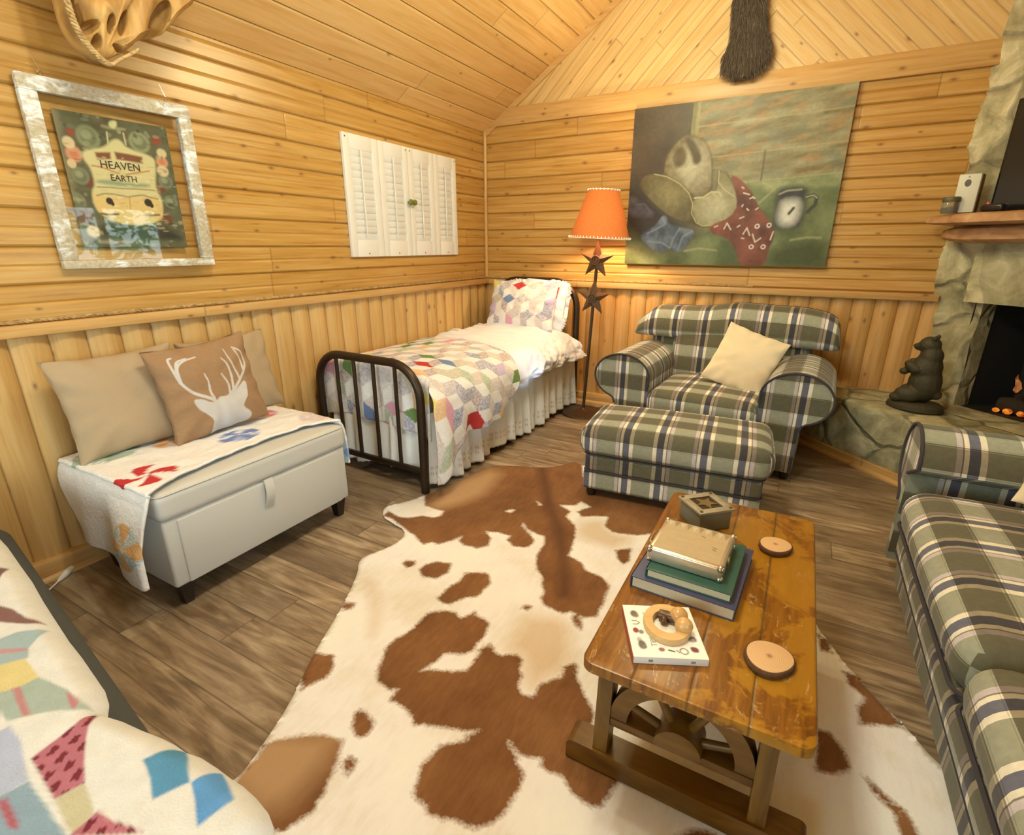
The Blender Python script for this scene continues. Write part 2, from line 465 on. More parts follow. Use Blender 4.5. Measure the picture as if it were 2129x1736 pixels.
RUG_P=[[(0.909,-2.534),(0.978,-2.535),(1.097,-2.581),(1.191,-2.611),(1.262,-2.649),(1.287,-2.613),(1.326,-2.613),(1.367,-2.546),(1.382,-2.493),(1.396,-2.541),(1.441,-2.560),(1.507,-2.549),(1.541,-2.505),(1.515,-2.442),(1.459,-2.403),(1.517,-2.383),(1.589,-2.378),(1.590,-2.423),(1.654,-2.452),(1.711,-2.427),(1.715,-2.364),(1.669,-2.322),(1.592,-2.269),(1.582,-2.237),(1.631,-2.284),(1.702,-2.303),(1.730,-2.299),(1.764,-2.359),(1.773,-2.459),(1.799,-2.523),(1.825,-2.565),(1.867,-2.596),(1.889,-2.652),(1.922,-2.699),(1.918,-2.733),(1.961,-2.762),(2.032,-2.773),(2.057,-2.745),(2.113,-2.750),(2.157,-2.725),(2.150,-2.604),(2.138,-2.514),(2.086,-2.474),(2.014,-2.469),(1.972,-2.417),(1.900,-2.398),(1.896,-2.349),(1.866,-2.235),(1.831,-2.136),(1.752,-2.078),(1.749,-2.013),(1.668,-1.974),(1.746,-1.944),(1.759,-1.879),(1.829,-1.912),(1.802,-1.956),(1.780,-1.996),(1.822,-2.039),(1.889,-1.989),(1.943,-1.972),(1.962,-2.063),(2.012,-2.107),(2.125,-2.079),(2.196,-2.017),(2.203,-1.718),(2.096,-1.471),(1.899,-1.477),(1.654,-1.578),(1.540,-1.328),(1.436,-1.344),(1.339,-1.482),(1.144,-1.549),(0.991,-1.634),(0.965,-1.998),(0.934,-2.215),(1.033,-2.341),(1.159,-2.341),(1.177,-2.385),(1.152,-2.420),(1.091,-2.433),(1.045,-2.484),(0.987,-2.503),(0.897,-2.478)],[(1.276,-2.814),(1.280,-2.783),(1.318,-2.767),(1.338,-2.799),(1.319,-2.828)],[(1.375,-2.815),(1.371,-2.771),(1.409,-2.725),(1.469,-2.707),(1.498,-2.765),(1.477,-2.830),(1.418,-2.846)],[(1.555,-2.927),(1.560,-2.835),(1.575,-2.793),(1.561,-2.739),(1.607,-2.705),(1.649,-2.690),(1.697,-2.742),(1.696,-2.793),(1.695,-2.842),(1.652,-2.873),(1.623,-2.939),(1.583,-2.942)],[(1.253,-3.148),(1.269,-3.117),(1.297,-3.109),(1.306,-3.141),(1.282,-3.169)],[(1.877,-2.824),(1.889,-2.792),(1.916,-2.787),(1.913,-2.818)],[(2.073,-2.772),(2.082,-2.739),(2.121,-2.780),(2.132,-2.820),(2.102,-2.810)],[(1.355,-3.375),(1.427,-3.347),(1.463,-3.377),(1.485,-3.424),(1.468,-3.454),(1.452,-3.502),(1.390,-3.450)],[(1.578,-3.047),(1.577,-3.019),(1.619,-2.977),(1.670,-2.961),(1.702,-2.978),(1.729,-2.942),(1.731,-2.915),(1.751,-2.937),(1.797,-2.939),(1.820,-2.954),(1.835,-3.017),(1.831,-3.069),(1.841,-3.099),(1.820,-3.123),(1.760,-3.156),(1.754,-3.199),(1.736,-3.258),(1.775,-3.226),(1.825,-3.208),(1.867,-3.180),(1.866,-3.137),(1.864,-3.092),(1.849,-3.083),(1.873,-3.033),(1.902,-3.059),(1.930,-3.067),(1.975,-3.039),(2.009,-3.046),(2.019,-3.090),(2.042,-3.109),(2.043,-3.149),(2.072,-3.173),(2.108,-3.167),(2.105,-3.115),(2.129,-3.082),(2.159,-3.044),(2.141,-3.012),(2.158,-2.986),(2.181,-2.973),(2.201,-3.031),(2.239,-3.070),(2.275,-3.107),(2.298,-3.130),(2.313,-3.190),(2.341,-3.230),(2.416,-3.262),(2.430,-3.288),(2.416,-3.336),(2.408,-3.378),(2.389,-3.392),(2.353,-3.390),(2.317,-3.378),(2.295,-3.357),(2.225,-3.361),(2.225,-3.332),(2.181,-3.353),(2.146,-3.353),(2.122,-3.336),(2.108,-3.336),(2.141,-3.356),(2.167,-3.379),(2.197,-3.397),(2.209,-3.444),(2.200,-3.487),(2.204,-3.516),(2.186,-3.549),(2.154,-3.579),(2.112,-3.584),(2.076,-3.598),(2.041,-3.606),(2.023,-3.592),(1.988,-3.592),(1.969,-3.578),(1.961,-3.549),(1.943,-3.518),(1.944,-3.480),(1.957,-3.458),(1.953,-3.441),(2.009,-3.391),(1.997,-3.385),(2.026,-3.347),(1.985,-3.368),(1.925,-3.393),(1.886,-3.406),(1.844,-3.425),(1.819,-3.405),(1.786,-3.396),(1.723,-3.395),(1.719,-3.349),(1.698,-3.366),(1.636,-3.360),(1.601,-3.312),(1.580,-3.267),(1.558,-3.221),(1.563,-3.181),(1.583,-3.132),(1.582,-3.079)],[(1.685,-3.514),(1.663,-3.483),(1.666,-3.459),(1.717,-3.466),(1.747,-3.488),(1.751,-3.518),(1.728,-3.539)],[(1.745,-3.606),(1.744,-3.588),(1.780,-3.586),(1.790,-3.609),(1.791,-3.633),(1.764,-3.624)],[(1.700,-3.562),(1.720,-3.598),(1.748,-3.640),(1.772,-3.706),(1.784,-3.737),(1.766,-3.782),(1.755,-3.811),(1.709,-3.825),(1.658,-3.842),(1.550,-3.829),(1.537,-3.778),(1.518,-3.671),(1.572,-3.617),(1.636,-3.578)],[(2.075,-2.250),(2.137,-2.194),(2.160,-2.303),(2.137,-2.345),(2.100,-2.307)],[(2.883,-2.861),(2.921,-2.859),(2.950,-2.896),(2.967,-2.961),(2.928,-2.998),(2.882,-3.008)],[(2.964,-2.572),(3.006,-2.572),(3.060,-2.654),(3.113,-2.734),(3.056,-2.755),(2.998,-2.788),(2.997,-2.720),(3.020,-2.665),(2.976,-2.624)],[(2.886,-2.388),(2.932,-2.448),(2.938,-2.498),(2.904,-2.504)],[(2.998,-2.959),(3.033,-2.992),(3.073,-3.013),(3.112,-3.081),(3.066,-3.107),(3.049,-3.039),(3.011,-3.004)],[(2.583,-3.365),(2.620,-3.323),(2.661,-3.303),(2.705,-3.310),(2.673,-3.384),(2.614,-3.406)],]
RUG_W=[[(1.444,-2.182),(1.456,-2.151),(1.486,-2.140),(1.480,-2.182)],[(1.534,-1.989),(1.583,-2.021),(1.578,-2.038)],[(0.851,-2.471),(0.887,-2.388),(0.940,-2.320),(1.033,-2.341),(1.159,-2.341),(1.177,-2.385),(1.152,-2.420),(1.091,-2.433),(1.045,-2.484),(0.987,-2.503),(0.897,-2.478)],]
RUG_TAN=[[(1.809,-2.098),(1.933,-1.977),(2.012,-2.107),(2.138,-2.084),(2.083,-2.256),(1.870,-2.244)],[(1.906,-2.843),(2.067,-2.768),(2.176,-2.970),(2.129,-3.082),(2.106,-3.163),(2.045,-3.138),(2.006,-3.042),(1.918,-3.033),(1.917,-2.933)],[(1.470,-3.650),(1.678,-3.550),(1.718,-3.642),(1.712,-3.765),(1.658,-3.819),(1.496,-3.807)],[(1.046,-2.319),(1.017,-2.072),(1.090,-1.742),(1.201,-1.793),(1.247,-2.073),(1.197,-2.221),(1.115,-2.351)],[(1.195,-2.969),(1.303,-2.978),(1.484,-3.174),(1.481,-3.239),(1.369,-3.099)],]
PT={'wall':[(0.422,1.102),(1.450,1.132),(1.432,0.580),(0.827,0.554),(0.591,0.665),(0.413,0.883)],'dark':[(-0.001,1.119),(0.430,1.097),(0.426,0.882),(0.242,0.643),(0.185,0.625),(0.110,0.358),(-0.052,0.478)],'post':[(0.425,1.097),(0.476,1.096),(0.474,0.873),(0.422,0.883)],'tabl':[(0.821,0.559),(1.429,0.594),(1.417,-0.019),(-0.041,-0.051),(-0.057,0.183),(0.298,0.181),(0.640,0.246)],'tedge':[(0.821,0.559),(1.429,0.596),(1.432,0.528),(1.307,0.525),(1.045,0.508),(0.924,0.513)],'tdark':[(1.060,0.135),(1.399,0.197),(1.417,-0.019),(1.042,-0.028)],'shad':[(-0.082,0.548),(0.091,0.585),(0.276,0.410),(0.526,0.259),(0.536,0.169),(0.307,0.088),(0.126,0.158),(-0.064,0.291)],'crown':[(0.257,0.637),(0.258,0.750),(0.301,0.820),(0.352,0.876),(0.400,0.897),(0.463,0.874),(0.521,0.844),(0.560,0.785),(0.588,0.706),(0.607,0.528),(0.573,0.487),(0.508,0.470),(0.440,0.525),(0.365,0.582)],'dent1':[(0.305,0.746),(0.326,0.803),(0.368,0.828),(0.402,0.792),(0.412,0.728),(0.375,0.686),(0.331,0.694)],'dent2':[(0.384,0.874),(0.422,0.880),(0.484,0.816),(0.523,0.731),(0.495,0.692),(0.460,0.702),(0.442,0.768),(0.399,0.833)],'briml':[(0.068,0.586),(0.108,0.649),(0.182,0.651),(0.279,0.628),(0.377,0.576),(0.453,0.505),(0.486,0.436),(0.487,0.365),(0.527,0.301),(0.575,0.277),(0.476,0.299),(0.343,0.341),(0.201,0.440),(0.114,0.528)],'brimr':[(0.489,0.387),(0.486,0.463),(0.570,0.471),(0.620,0.506),(0.651,0.526),(0.647,0.646),(0.703,0.619),(0.769,0.521),(0.800,0.426),(0.785,0.357),(0.726,0.308),(0.647,0.281),(0.575,0.277),(0.526,0.309)],'brimsh':[(0.591,0.665),(0.646,0.656),(0.642,0.600),(0.672,0.525),(0.620,0.512),(0.607,0.528)],'band':[(0.254,0.643),(0.279,0.628),(0.377,0.576),(0.453,0.505),(0.407,0.516),(0.331,0.573)],'ban':[(0.726,0.610),(0.768,0.603),(0.827,0.554),(0.893,0.484),(0.942,0.390),(0.995,0.336),(1.059,0.262),(1.066,0.178),(1.043,0.114),(1.039,-0.006),(0.870,-0.009),(0.820,0.124),(0.758,0.190),(0.631,0.230),(0.625,0.280),(0.761,0.331),(0.801,0.415),(0.769,0.521)],'cloth':[(0.103,0.206),(0.168,0.252),(0.227,0.286),(0.269,0.354),(0.300,0.353),(0.323,0.296),(0.409,0.272),(0.527,0.248),(0.500,0.180),(0.461,0.106),(0.392,0.086),(0.346,0.123),(0.296,0.073),(0.192,0.123)],'jack':[(-0.015,0.500),(0.048,0.497),(0.103,0.438),(0.206,0.389),(0.185,0.344),(-0.005,0.360)],'mug':[(1.039,0.493),(1.072,0.519),(1.177,0.522),(1.231,0.495),(1.222,0.431),(1.230,0.280),(1.207,0.244),(1.069,0.241),(1.043,0.283),(1.045,0.386)],'mugw':[(1.086,0.431),(1.172,0.438),(1.198,0.402),(1.195,0.321),(1.168,0.276),(1.099,0.277),(1.076,0.314),(1.078,0.385)]}
PS={'line1':[(0.470,0.941),(0.763,0.950),(1.180,0.959),(1.425,0.973)],'line2':[(0.571,0.736),(0.930,0.752),(1.431,0.776)],'line3':[(0.930,0.752),(0.931,0.644),(0.929,0.569)],'line4':[(0.831,0.562),(1.426,0.592)],'cord':[(0.497,0.471),(0.558,0.475),(0.609,0.507),(0.664,0.504),(0.680,0.481)],'cord2':[(0.616,0.501),(0.652,0.473),(0.662,0.436),(0.638,0.404)],'hedge':[(0.182,0.651),(0.279,0.628),(0.377,0.576),(0.453,0.505),(0.486,0.436),(0.487,0.365),(0.527,0.301),(0.575,0.277),(0.647,0.281),(0.726,0.308),(0.785,0.357),(0.800,0.426)],'hedge2':[(0.647,0.646),(0.651,0.568),(0.706,0.513),(0.775,0.468)],'mrim':[(1.059,0.475),(1.105,0.495),(1.190,0.499)],'mh':[(1.226,0.450),(1.267,0.461),(1.291,0.443),(1.286,0.399),(1.247,0.355)],'mspot':[(1.137,0.348),(1.161,0.383)],'hl1':[(0.462,0.098),(0.565,0.118),(0.691,0.104)],'hl2':[(1.174,0.175),(1.268,0.192),(1.354,0.189)],'tseam':[(0.949,0.553),(1.025,0.509),(0.937,0.421)],'f1':[(0.271,0.342),(0.301,0.296),(0.241,0.263),(0.170,0.229)],'f2':[(0.410,0.260),(0.369,0.192),(0.352,0.123)],'f3':[(0.505,0.242),(0.439,0.203),(0.413,0.111)],'f4':[(0.175,0.170),(0.288,0.158),(0.346,0.123)],'f5':[(0.053,0.440),(0.127,0.443),(0.182,0.379)]}
PM=[ [(0.862,0.217),(0.882,0.259),(0.907,0.209)],[(0.925,0.216),(0.948,0.162),(0.982,0.189)],[(0.728,0.254),(0.744,0.294),(0.774,0.250)],[(1.045,0.178),(1.056,0.231)],[(0.814,0.531),(0.826,0.523)],[(0.830,0.492),(0.868,0.480)],[(0.865,0.387),(0.877,0.376)],[(0.826,0.324),(0.851,0.334)],[(0.893,0.464),(0.907,0.453)],[(0.831,0.403),(0.835,0.414)],[(0.818,0.266),(0.832,0.276)],[(0.855,0.190),(0.871,0.187)],[(0.876,0.454),(0.891,0.459)],[(0.923,0.380),(0.937,0.390)],[(0.660,0.268),(0.681,0.276)] ]
PR= [(0.948,0.269),(1.024,0.275),(0.928,0.130),(1.006,0.130)]
QT={'banner':[(0.154,0.395),(0.178,0.419),(0.201,0.432),(0.219,0.425),(0.234,0.400),(0.329,0.382),(0.340,0.355),(0.315,0.244),(0.337,0.212),(0.329,0.144),(0.307,0.113),(0.249,0.103),(0.232,0.093),(0.162,0.097),(0.111,0.113),(0.078,0.139),(0.069,0.173),(0.070,0.220),(0.088,0.242),(0.087,0.308),(0.066,0.338),(0.073,0.371),(0.112,0.380)],'lower':[(0.073,0.217),(0.086,0.204),(0.199,0.206),(0.328,0.215),(0.329,0.144),(0.307,0.113),(0.249,0.103),(0.232,0.093),(0.162,0.097),(0.111,0.113),(0.078,0.139),(0.069,0.173)],'bar1':[(0.113,0.369),(0.169,0.376),(0.166,0.350),(0.116,0.342)],'bar2':[(0.184,0.380),(0.236,0.378),(0.288,0.373),(0.286,0.347),(0.230,0.350),(0.187,0.352)],'sash':[(0.096,0.264),(0.145,0.269),(0.211,0.262),(0.294,0.267),(0.299,0.253),(0.208,0.246),(0.096,0.251)],'dark':[(0.074,0.094),(0.157,0.089),(0.305,0.101),(0.393,0.045),(0.389,0.029),(0.067,0.034)],'lant':[(0.156,0.479),(0.184,0.474),(0.247,0.478),(0.241,0.465),(0.156,0.464)],'ltop':[(0.188,0.494),(0.216,0.502),(0.215,0.481),(0.202,0.467),(0.184,0.474)],'wbar':[(0.047,0.028),(0.154,0.027),(0.194,0.019),(0.056,0.013)],'tip':[(0.170,0.151),(0.326,0.129),(0.333,0.106),(0.161,0.107)]}
QS={'s1':[(0.172,0.451),(0.168,0.404)],'s2':[(0.233,0.457),(0.234,0.414)],'l1':[(0.086,0.204),(0.113,0.213),(0.147,0.214),(0.199,0.206),(0.255,0.218),(0.319,0.205)],'l2':[(0.093,0.237),(0.139,0.239),(0.189,0.238),(0.242,0.241),(0.311,0.241)],'l3':[(0.085,0.134),(0.115,0.131),(0.149,0.135)],'l4':[(0.259,0.134),(0.312,0.139)],'o1':[(0.092,0.317),(0.123,0.315),(0.185,0.297)],'o2':[(0.212,0.296),(0.305,0.319)],'mid':[(0.205,0.203),(0.200,0.159)]}
QC=[(0.102,0.423,0.039,0.041,0),(0.289,0.430,0.039,0.038,1),(0.040,0.354,0.027,0.030,2),(0.366,0.362,0.024,0.023,2),(0.046,0.433,0.014,0.015,3),(0.358,0.448,0.020,0.019,3),(0.024,0.124,0.032,0.035,4),(0.068,0.253,0.019,0.021,4),(0.340,0.253,0.020,0.020,4),(0.340,0.122,0.024,0.024,4),(0.031,0.393,0.020,0.022,5),(0.371,0.398,0.020,0.019,5),(0.044,0.062,0.023,0.025,5),(0.045,0.274,0.028,0.031,6),(0.365,0.281,0.028,0.027,6),(0.014,0.176,0.028,0.031,6),(0.371,0.196,0.028,0.027,6),(0.127,0.185,0.013,0.014,7),(0.276,0.188,0.016,0.016,7),(0.025,0.317,0.015,0.017,5),(0.362,0.325,0.024,0.023,5)]
DEER= [(-0.577,-0.130),(-0.411,-0.163),(-0.266,-0.299),(-0.124,-0.324),(-0.061,-0.231),(0.122,-0.267),(0.292,-0.227),(0.485,-0.121),(0.613,-0.038),(0.666,-0.078),(0.610,-0.350),(0.488,-0.503),(0.395,-0.615),(0.568,-0.796),(0.498,-0.941),(0.290,-1.007),(-0.004,-1.044),(-0.381,-1.052),(-0.344,-0.854),(-0.278,-0.699),(-0.396,-0.521),(-0.506,-0.394),(-0.571,-0.240)]
ANT=[ [(-0.124,-0.324),(-0.273,-0.185),(-0.482,-0.030),(-0.637,0.168),(-0.700,0.377),(-0.711,0.590),(-0.682,0.771),(-0.614,0.805)],[(-0.679,0.265),(-0.639,0.550),(-0.468,0.698),(-0.195,0.742)],[(-0.665,0.515),(-0.568,0.701),(-0.386,0.752)],[(-0.159,-0.245),(-0.190,-0.078),(-0.165,0.160),(-0.188,0.353)],[(0.183,-0.263),(0.328,-0.168),(0.540,0.006),(0.719,0.197),(0.808,0.367),(0.781,0.589),(0.612,0.744)],[(0.546,0.028),(0.494,0.302),(0.395,0.767)],[(0.699,0.202),(0.699,0.441),(0.620,0.695)],[(0.310,-0.162),(0.372,0.147),(0.347,0.433),(0.262,0.591)],[(0.201,-0.269),(0.232,0.000),(0.163,0.259)] ]
BQ= [(0.310,-3.164),(0.501,-2.971),(0.583,-3.411),(0.306,-2.720),(0.210,-3.378),(0.568,-2.606)]
BQedge= [(0.307,-3.493),(0.732,-3.499),(0.695,-3.358),(0.657,-3.129),(0.640,-2.906),(0.645,-2.715),(0.719,-2.584),(0.182,-2.468)]
FQ_EDGE= [(0.130,-3.827),(0.796,-3.892),(0.952,-3.914),(1.054,-3.928),(1.175,-3.949),(1.286,-3.966),(1.385,-3.981),(1.464,-3.990),(1.533,-4.000),(1.597,-4.009),(1.636,-4.020),(1.660,-4.033),(1.668,-4.041),(1.679,-4.034),(1.708,-4.027),(1.756,-4.020),(1.799,-4.012),(1.834,-4.008),(1.865,-4.007),(1.896,-4.000),(1.934,-3.998),(1.968,-3.998),(1.999,-3.996),(2.033,-3.998),(2.066,-4.003),(2.087,-4.011),(2.098,-4.022)]
FQ={'pr1':[(1.672,-4.043),(1.686,-4.132),(1.798,-4.144),(1.809,-4.110),(1.740,-4.081)],'cr1':[(1.798,-4.144),(1.809,-4.110),(1.863,-4.121),(1.873,-4.126),(1.881,-4.154),(1.865,-4.153)],'pr2':[(1.874,-4.121),(1.907,-4.118),(1.946,-4.108),(1.966,-4.106),(1.879,-4.159)],'te1':[(1.849,-4.048),(1.866,-4.007),(1.909,-4.019),(1.950,-4.032),(1.930,-4.074),(1.892,-4.058)],'te2':[(1.952,-4.032),(1.959,-4.003),(1.994,-4.011),(2.031,-4.021),(2.025,-4.065),(1.993,-4.049)],'gr1':[(1.433,-4.145),(1.479,-4.107),(1.497,-4.054),(1.582,-4.040),(1.628,-4.043),(1.658,-4.046),(1.620,-4.067),(1.592,-4.092),(1.566,-4.121),(1.521,-4.121),(1.469,-4.155)],'ye1':[(1.358,-4.142),(1.394,-4.080),(1.417,-4.046),(1.497,-4.054),(1.494,-4.080),(1.479,-4.107),(1.417,-4.157)],'bg1':[(1.210,-4.108),(1.302,-4.051),(1.308,-4.024),(1.335,-4.000),(1.352,-3.994),(1.389,-4.031),(1.420,-4.042),(1.396,-4.081),(1.340,-4.142)],'br1':[(1.036,-4.063),(1.162,-4.007),(1.206,-3.996),(1.261,-3.993),(1.323,-3.988),(1.231,-4.029),(1.135,-4.089)],'br2':[(0.894,-4.026),(0.973,-3.948),(0.999,-3.942),(1.050,-3.972),(1.053,-4.068)],'bl1':[(1.524,-4.201),(1.579,-4.139),(1.582,-4.124),(1.633,-4.127),(1.710,-4.146),(1.729,-4.149),(1.723,-4.184),(1.688,-4.242)],'bg2':[(1.688,-4.242),(1.723,-4.184),(1.731,-4.150),(1.775,-4.153),(1.854,-4.158),(1.900,-4.161),(1.775,-4.264)],'pk1':[(1.486,-4.089),(1.496,-4.081),(1.586,-4.096),(1.578,-4.105)],'pk2':[(1.581,-4.044),(1.595,-4.041),(1.623,-4.043),(1.639,-4.052),(1.634,-4.056)],'pk3':[(1.730,-4.187),(1.736,-4.178),(1.808,-4.185),(1.794,-4.193)],'pk4':[(1.315,-4.084),(1.338,-4.063),(1.383,-4.032),(1.394,-4.034),(1.357,-4.069),(1.334,-4.089)]}
SPINE=[(1.351, -1.557), (1.5, -1.803), (1.609, -1.992), (1.696, -2.109), (1.775, -2.216), (1.875, -2.402), (1.95, -2.55), (1.996, -2.658)]
HIDE= [(1.950,2.860),(1.975,2.670),(1.955,2.591),(1.932,2.571),(1.943,2.463),(1.989,2.442),(2.055,2.396),(2.114,2.403),(2.191,2.452),(2.231,2.505),(2.238,2.584),(2.195,2.687),(2.161,2.822)]
KEY, KEY2, LAMP, FRONT, SIDE, SUNGAP, SKY, EXPO = 25.0, 41.0, 38.0, 14.0, 55.0, 3500.0, 11.0, -0.17
KEYC, KEY2C, LAMPC, FRONTC, SIDEC, SKYC = (1.0, .88, .52), (1.0, .95, .72), (1.0, .74, .40), (1.0, .80, .32), (1.0, .97, .86), (.72, .95, .92)
# ================================================================== materials
GOLD = (ob(166, 107, 39), ob(201, 147, 64), ob(222, 174, 94))
M_wall_l = pine('pine_wall_left', 1, 2, .1413, off=-1.06 + .1413 * 20, cols=GOLD, rough=.30, seam=.028, spec=.6)
M_wall_b = pine('pine_wall_back', 0, 2, .1413, off=-1.06 + .1413 * 20, cols=GOLD, rough=.42, seam=.028)
M_log_l = pine('pine_log_left', 2, 1, .1296, off=5.2, cols=(ob(190, 136, 62), ob(216, 166, 88), ob(230, 184, 110)), rough=.45, seam=.02, butt=5, knot=.8)
M_log_b = pine('pine_log_back', 2, 0, .1296, off=5.2, cols=(ob(186, 126, 54), ob(212, 156, 78), ob(226, 176, 100)), rough=.45, seam=.02, butt=5, knot=.8)
M_ceil = pine('pine_ceiling', 1, 0, 2.22 / 18, off=0, cols=(ob(206, 146, 68), ob(232, 178, 96), ob(244, 196, 118)), rough=.4, seam=.028, butt=3.1, seamdark=.6, knot=.7)
M_gab_l = pine('pine_gable_left', 0, 2, .085, off=3, cols=(ob(196, 140, 70), ob(222, 177, 100), ob(238, 200, 128)), rough=.42, seam=.05, rot=(0, -PI / 4, 0), seamdark=.5)
M_gab_r = pine('pine_gable_right', 0, 2, .085, off=3, cols=(ob(196, 140, 70), ob(222, 177, 100), ob(238, 200, 128)), rough=.42, seam=.05, rot=(0, PI / 4, 0), seamdark=.5)
M_trim_y = pine('pine_trim_y', 1, 2, .6, off=.25, cols=(ob(184, 128, 60), ob(212, 160, 84), ob(226, 180, 106)), seam=0.0001, butt=3.7, knot=.7)
M_trim_x = pine('pine_trim_x', 0, 2, .6, off=.25, cols=(ob(184, 128, 60), ob(212, 160, 84), ob(226, 180, 106)), seam=0.0001, butt=3.7, knot=.7)
M_trim_z = pine('pine_trim_z', 2, 0, .6, off=.25, cols=(ob(184, 128, 60), ob(212, 160, 84), ob(226, 180, 106)), seam=0.0001, butt=3.7, knot=.5)

def floor_mat():
    t = NT('plank_floor'); v = t.obj(); x, y, z = t.sep(v)
    per = .152; q = t.math('DIVIDE', y, per); bid = t.math('FLOOR', q); fr = t.math('FRACT', q)
    w = t.n('ShaderNodeTexWhiteNoise', {'noise_dimensions': '1D'}, W=bid).outputs[0]
    al = t.math('MULTIPLY_ADD', w, 5.1, x)
    bq = t.math('DIVIDE', al, 1.22); bf = t.math('FRACT', bq); bb = t.math('FLOOR', bq)
    w2 = t.n('ShaderNodeTexWhiteNoise', {'noise_dimensions': '2D'}, Vector=t.comb(bid, bb)).outputs[0]
    off = t.math('MULTIPLY', w2, 13.0)
    g = t.noise(t.comb(t.math('MULTIPLY', al, 1.7), t.math('MULTIPLY', y, 17.0), off), 1.5, 6, .62, 1.1)
    g2 = t.noise(t.comb(t.math('MULTIPLY', al, 2.2), t.math('MULTIPLY', y, 6.0), off), 1.3, 3, .5, 1.5)
    gg = t.math('ADD', t.math('MULTIPLY', g, .62), t.math('MULTIPLY', g2, .38))
    k = .90
    col = t.ramp(gg, [(.30, ob(84, 66, 44, k)), (.43, ob(128, 102, 68, k)), (.53, ob(160, 132, 92, k)), (.64, ob(188, 160, 116, k)), (.78, ob(206, 180, 136, k))])
    col = t.mix(t.math('MULTIPLY', w2, .52), col, ob(92, 73, 48, k))
    e = t.math('MULTIPLY', t.math('MINIMUM', fr, t.math('SUBTRACT', 1.0, fr)), per)
    be = t.math('MULTIPLY', t.math('MINIMUM', bf, t.math('SUBTRACT', 1.0, bf)), 1.22)
    s = t.ramp(t.math('MINIMUM', e, be), [(0, 1.0), (.0012, .8), (.003, 0.0)])
    col = t.mix(t.math('MULTIPLY', s, .6), col, ob(50, 38, 24))
    return t.bsdf(col, t.math('MULTIPLY_ADD', g, .2, .34), t.bump(t.math('SUBTRACT', t.math('MULTIPLY', g, .2), s), .25, .003))
M_floor = floor_mat()

def stone_mat(name, scale=3.2, dark=1.36, smoothk=0.0):
    t = NT(name); o = t.obj()
    wv = t.n('ShaderNodeVectorMath', {'operation': 'ADD'}, i0=o, i1=t.n('ShaderNodeVectorMath', {'operation': 'SCALE'}, i0=t.n('ShaderNodeTexNoise', Vector=o, Scale=3.0, Detail=3.0).outputs[1], Scale=.22).outputs[0]).outputs[0]
    vo = t.n('ShaderNodeTexVoronoi', {'feature': 'DISTANCE_TO_EDGE'}, Vector=wv, Scale=scale)
    vc = t.n('ShaderNodeTexVoronoi', Vector=wv, Scale=scale)
    tone = t.sep(vc.outputs['Color'])[0]
    n = t.noise(o, 7, 6, .65, .5); n2 = t.noise(o, 42, 4, .6)
    col = t.ramp(n, [(.28, ob(92 * dark, 84 * dark, 52 * dark)), (.5, ob(140 * dark, 128 * dark, 88 * dark)), (.72, ob(176 * dark, 162 * dark, 118 * dark))])
    col = t.mix(t.math('MULTIPLY', tone, .5), col, ob(104, 98, 66))
    m = t.ramp(vo.outputs['Distance'], [(0, 1.0), (.03, .6), (.07, 0.0)])
    if smoothk: m = t.math('MULTIPLY', m, 1 - smoothk)
    col = t.mix(t.math('MULTIPLY', m, .55), col, ob(112, 102, 74))
    h = t.math('ADD', t.math('MULTIPLY', n, .6), t.math('ADD', t.math('MULTIPLY', n2, .2), t.math('MULTIPLY', m, -.7)))
    return t.bsdf(col, .85, t.bump(h, .8, .03))
M_stone = stone_mat('fieldstone'); M_lintel = stone_mat('parged_stone', 1.3, 1.42, .8)

def plaid_mat():
    t = NT('plaid_upholstery'); u, v, _ = t.sep(t.uv())
    L = np.array((.305, .283, .158)) * 1.12
    k = np.array(LIGHT)
    base = tuple(L / k); cream = tuple(np.array((.86, .72, .43)) / k); navy = tuple(np.array((.150, .142, .140)) / k); lav = tuple(np.array((.60, .49, .37)) / k)
    br = tuple(np.array((.24, .20, .12)) / k)
    st = [(0, base), (.0, base), (.095, cream), (.147, navy), (.232, cream), (.272, br), (.284, lav), (.330, base),
          (.60, lav), (.646, br), (.658, cream), (.698, navy), (.783, cream), (.835, base)]
    warp = t.ramp(t.math('FRACT', t.math('DIVIDE', u, .385)), st, 'CONSTANT')
    wf = [(0, (1, 1, 1)), (.02, (.72, .72, .66)), (.035, (1, 1, 1)), (.40, (.74, .74, .68)), (.415, (1, 1, 1)), (.44, (.37, .34, .29)), (.95, (.58, .56, .5)), (.97, (.37, .34, .29))]
    weft = t.ramp(t.math('FRACT', t.math('DIVIDE', v, .185)), wf, 'CONSTANT')
    col = t.mix(1.0, warp, weft, 'MULTIPLY')
    o = t.obj(); h = t.noise(o, 420, 2); g = t.noise(o, 60, 3)
    col = t.mix(1.0, col, t.ramp(g, [(.3, .92), (.7, 1.08)]), 'MULTIPLY')
    return t.bsdf(col, .92, t.bump(h, .25, .003), Specular_IOR_Level=.2, Sheen_Weight=.15)
M_plaid = plaid_mat()
M_welt = plain('dark_welt', ob(62, 54, 50), .9)
M_iron = plain('bronze_iron', ob(66, 50, 32), .38, .2, 40, .1, .65)
M_iron2 = plain('cast_iron_brown', ob(80, 58, 32), .5, .3, 60, .25, .4)
M_white = plain('white_paint', ob(240, 226, 190), .38, .03, 12, .05)
M_linen = plain('beige_linen', ob(180, 150, 104), .95, .05, 300, .3, Specular_IOR_Level=.15)
M_vinyl = plain('grey_beige_vinyl', ob(204, 192, 160), .5, .03, 200, .12)
M_darkleg = plain('espresso_wood', ob(42, 30, 20), .4)
M_cream = plain('cream_velvet', ob(238, 208, 150), .95, .05, 120, .25, Sheen_Weight=.3)
M_navy = plain('navy_cloth', ob(52, 48, 56), .95, .1, 200, .2)
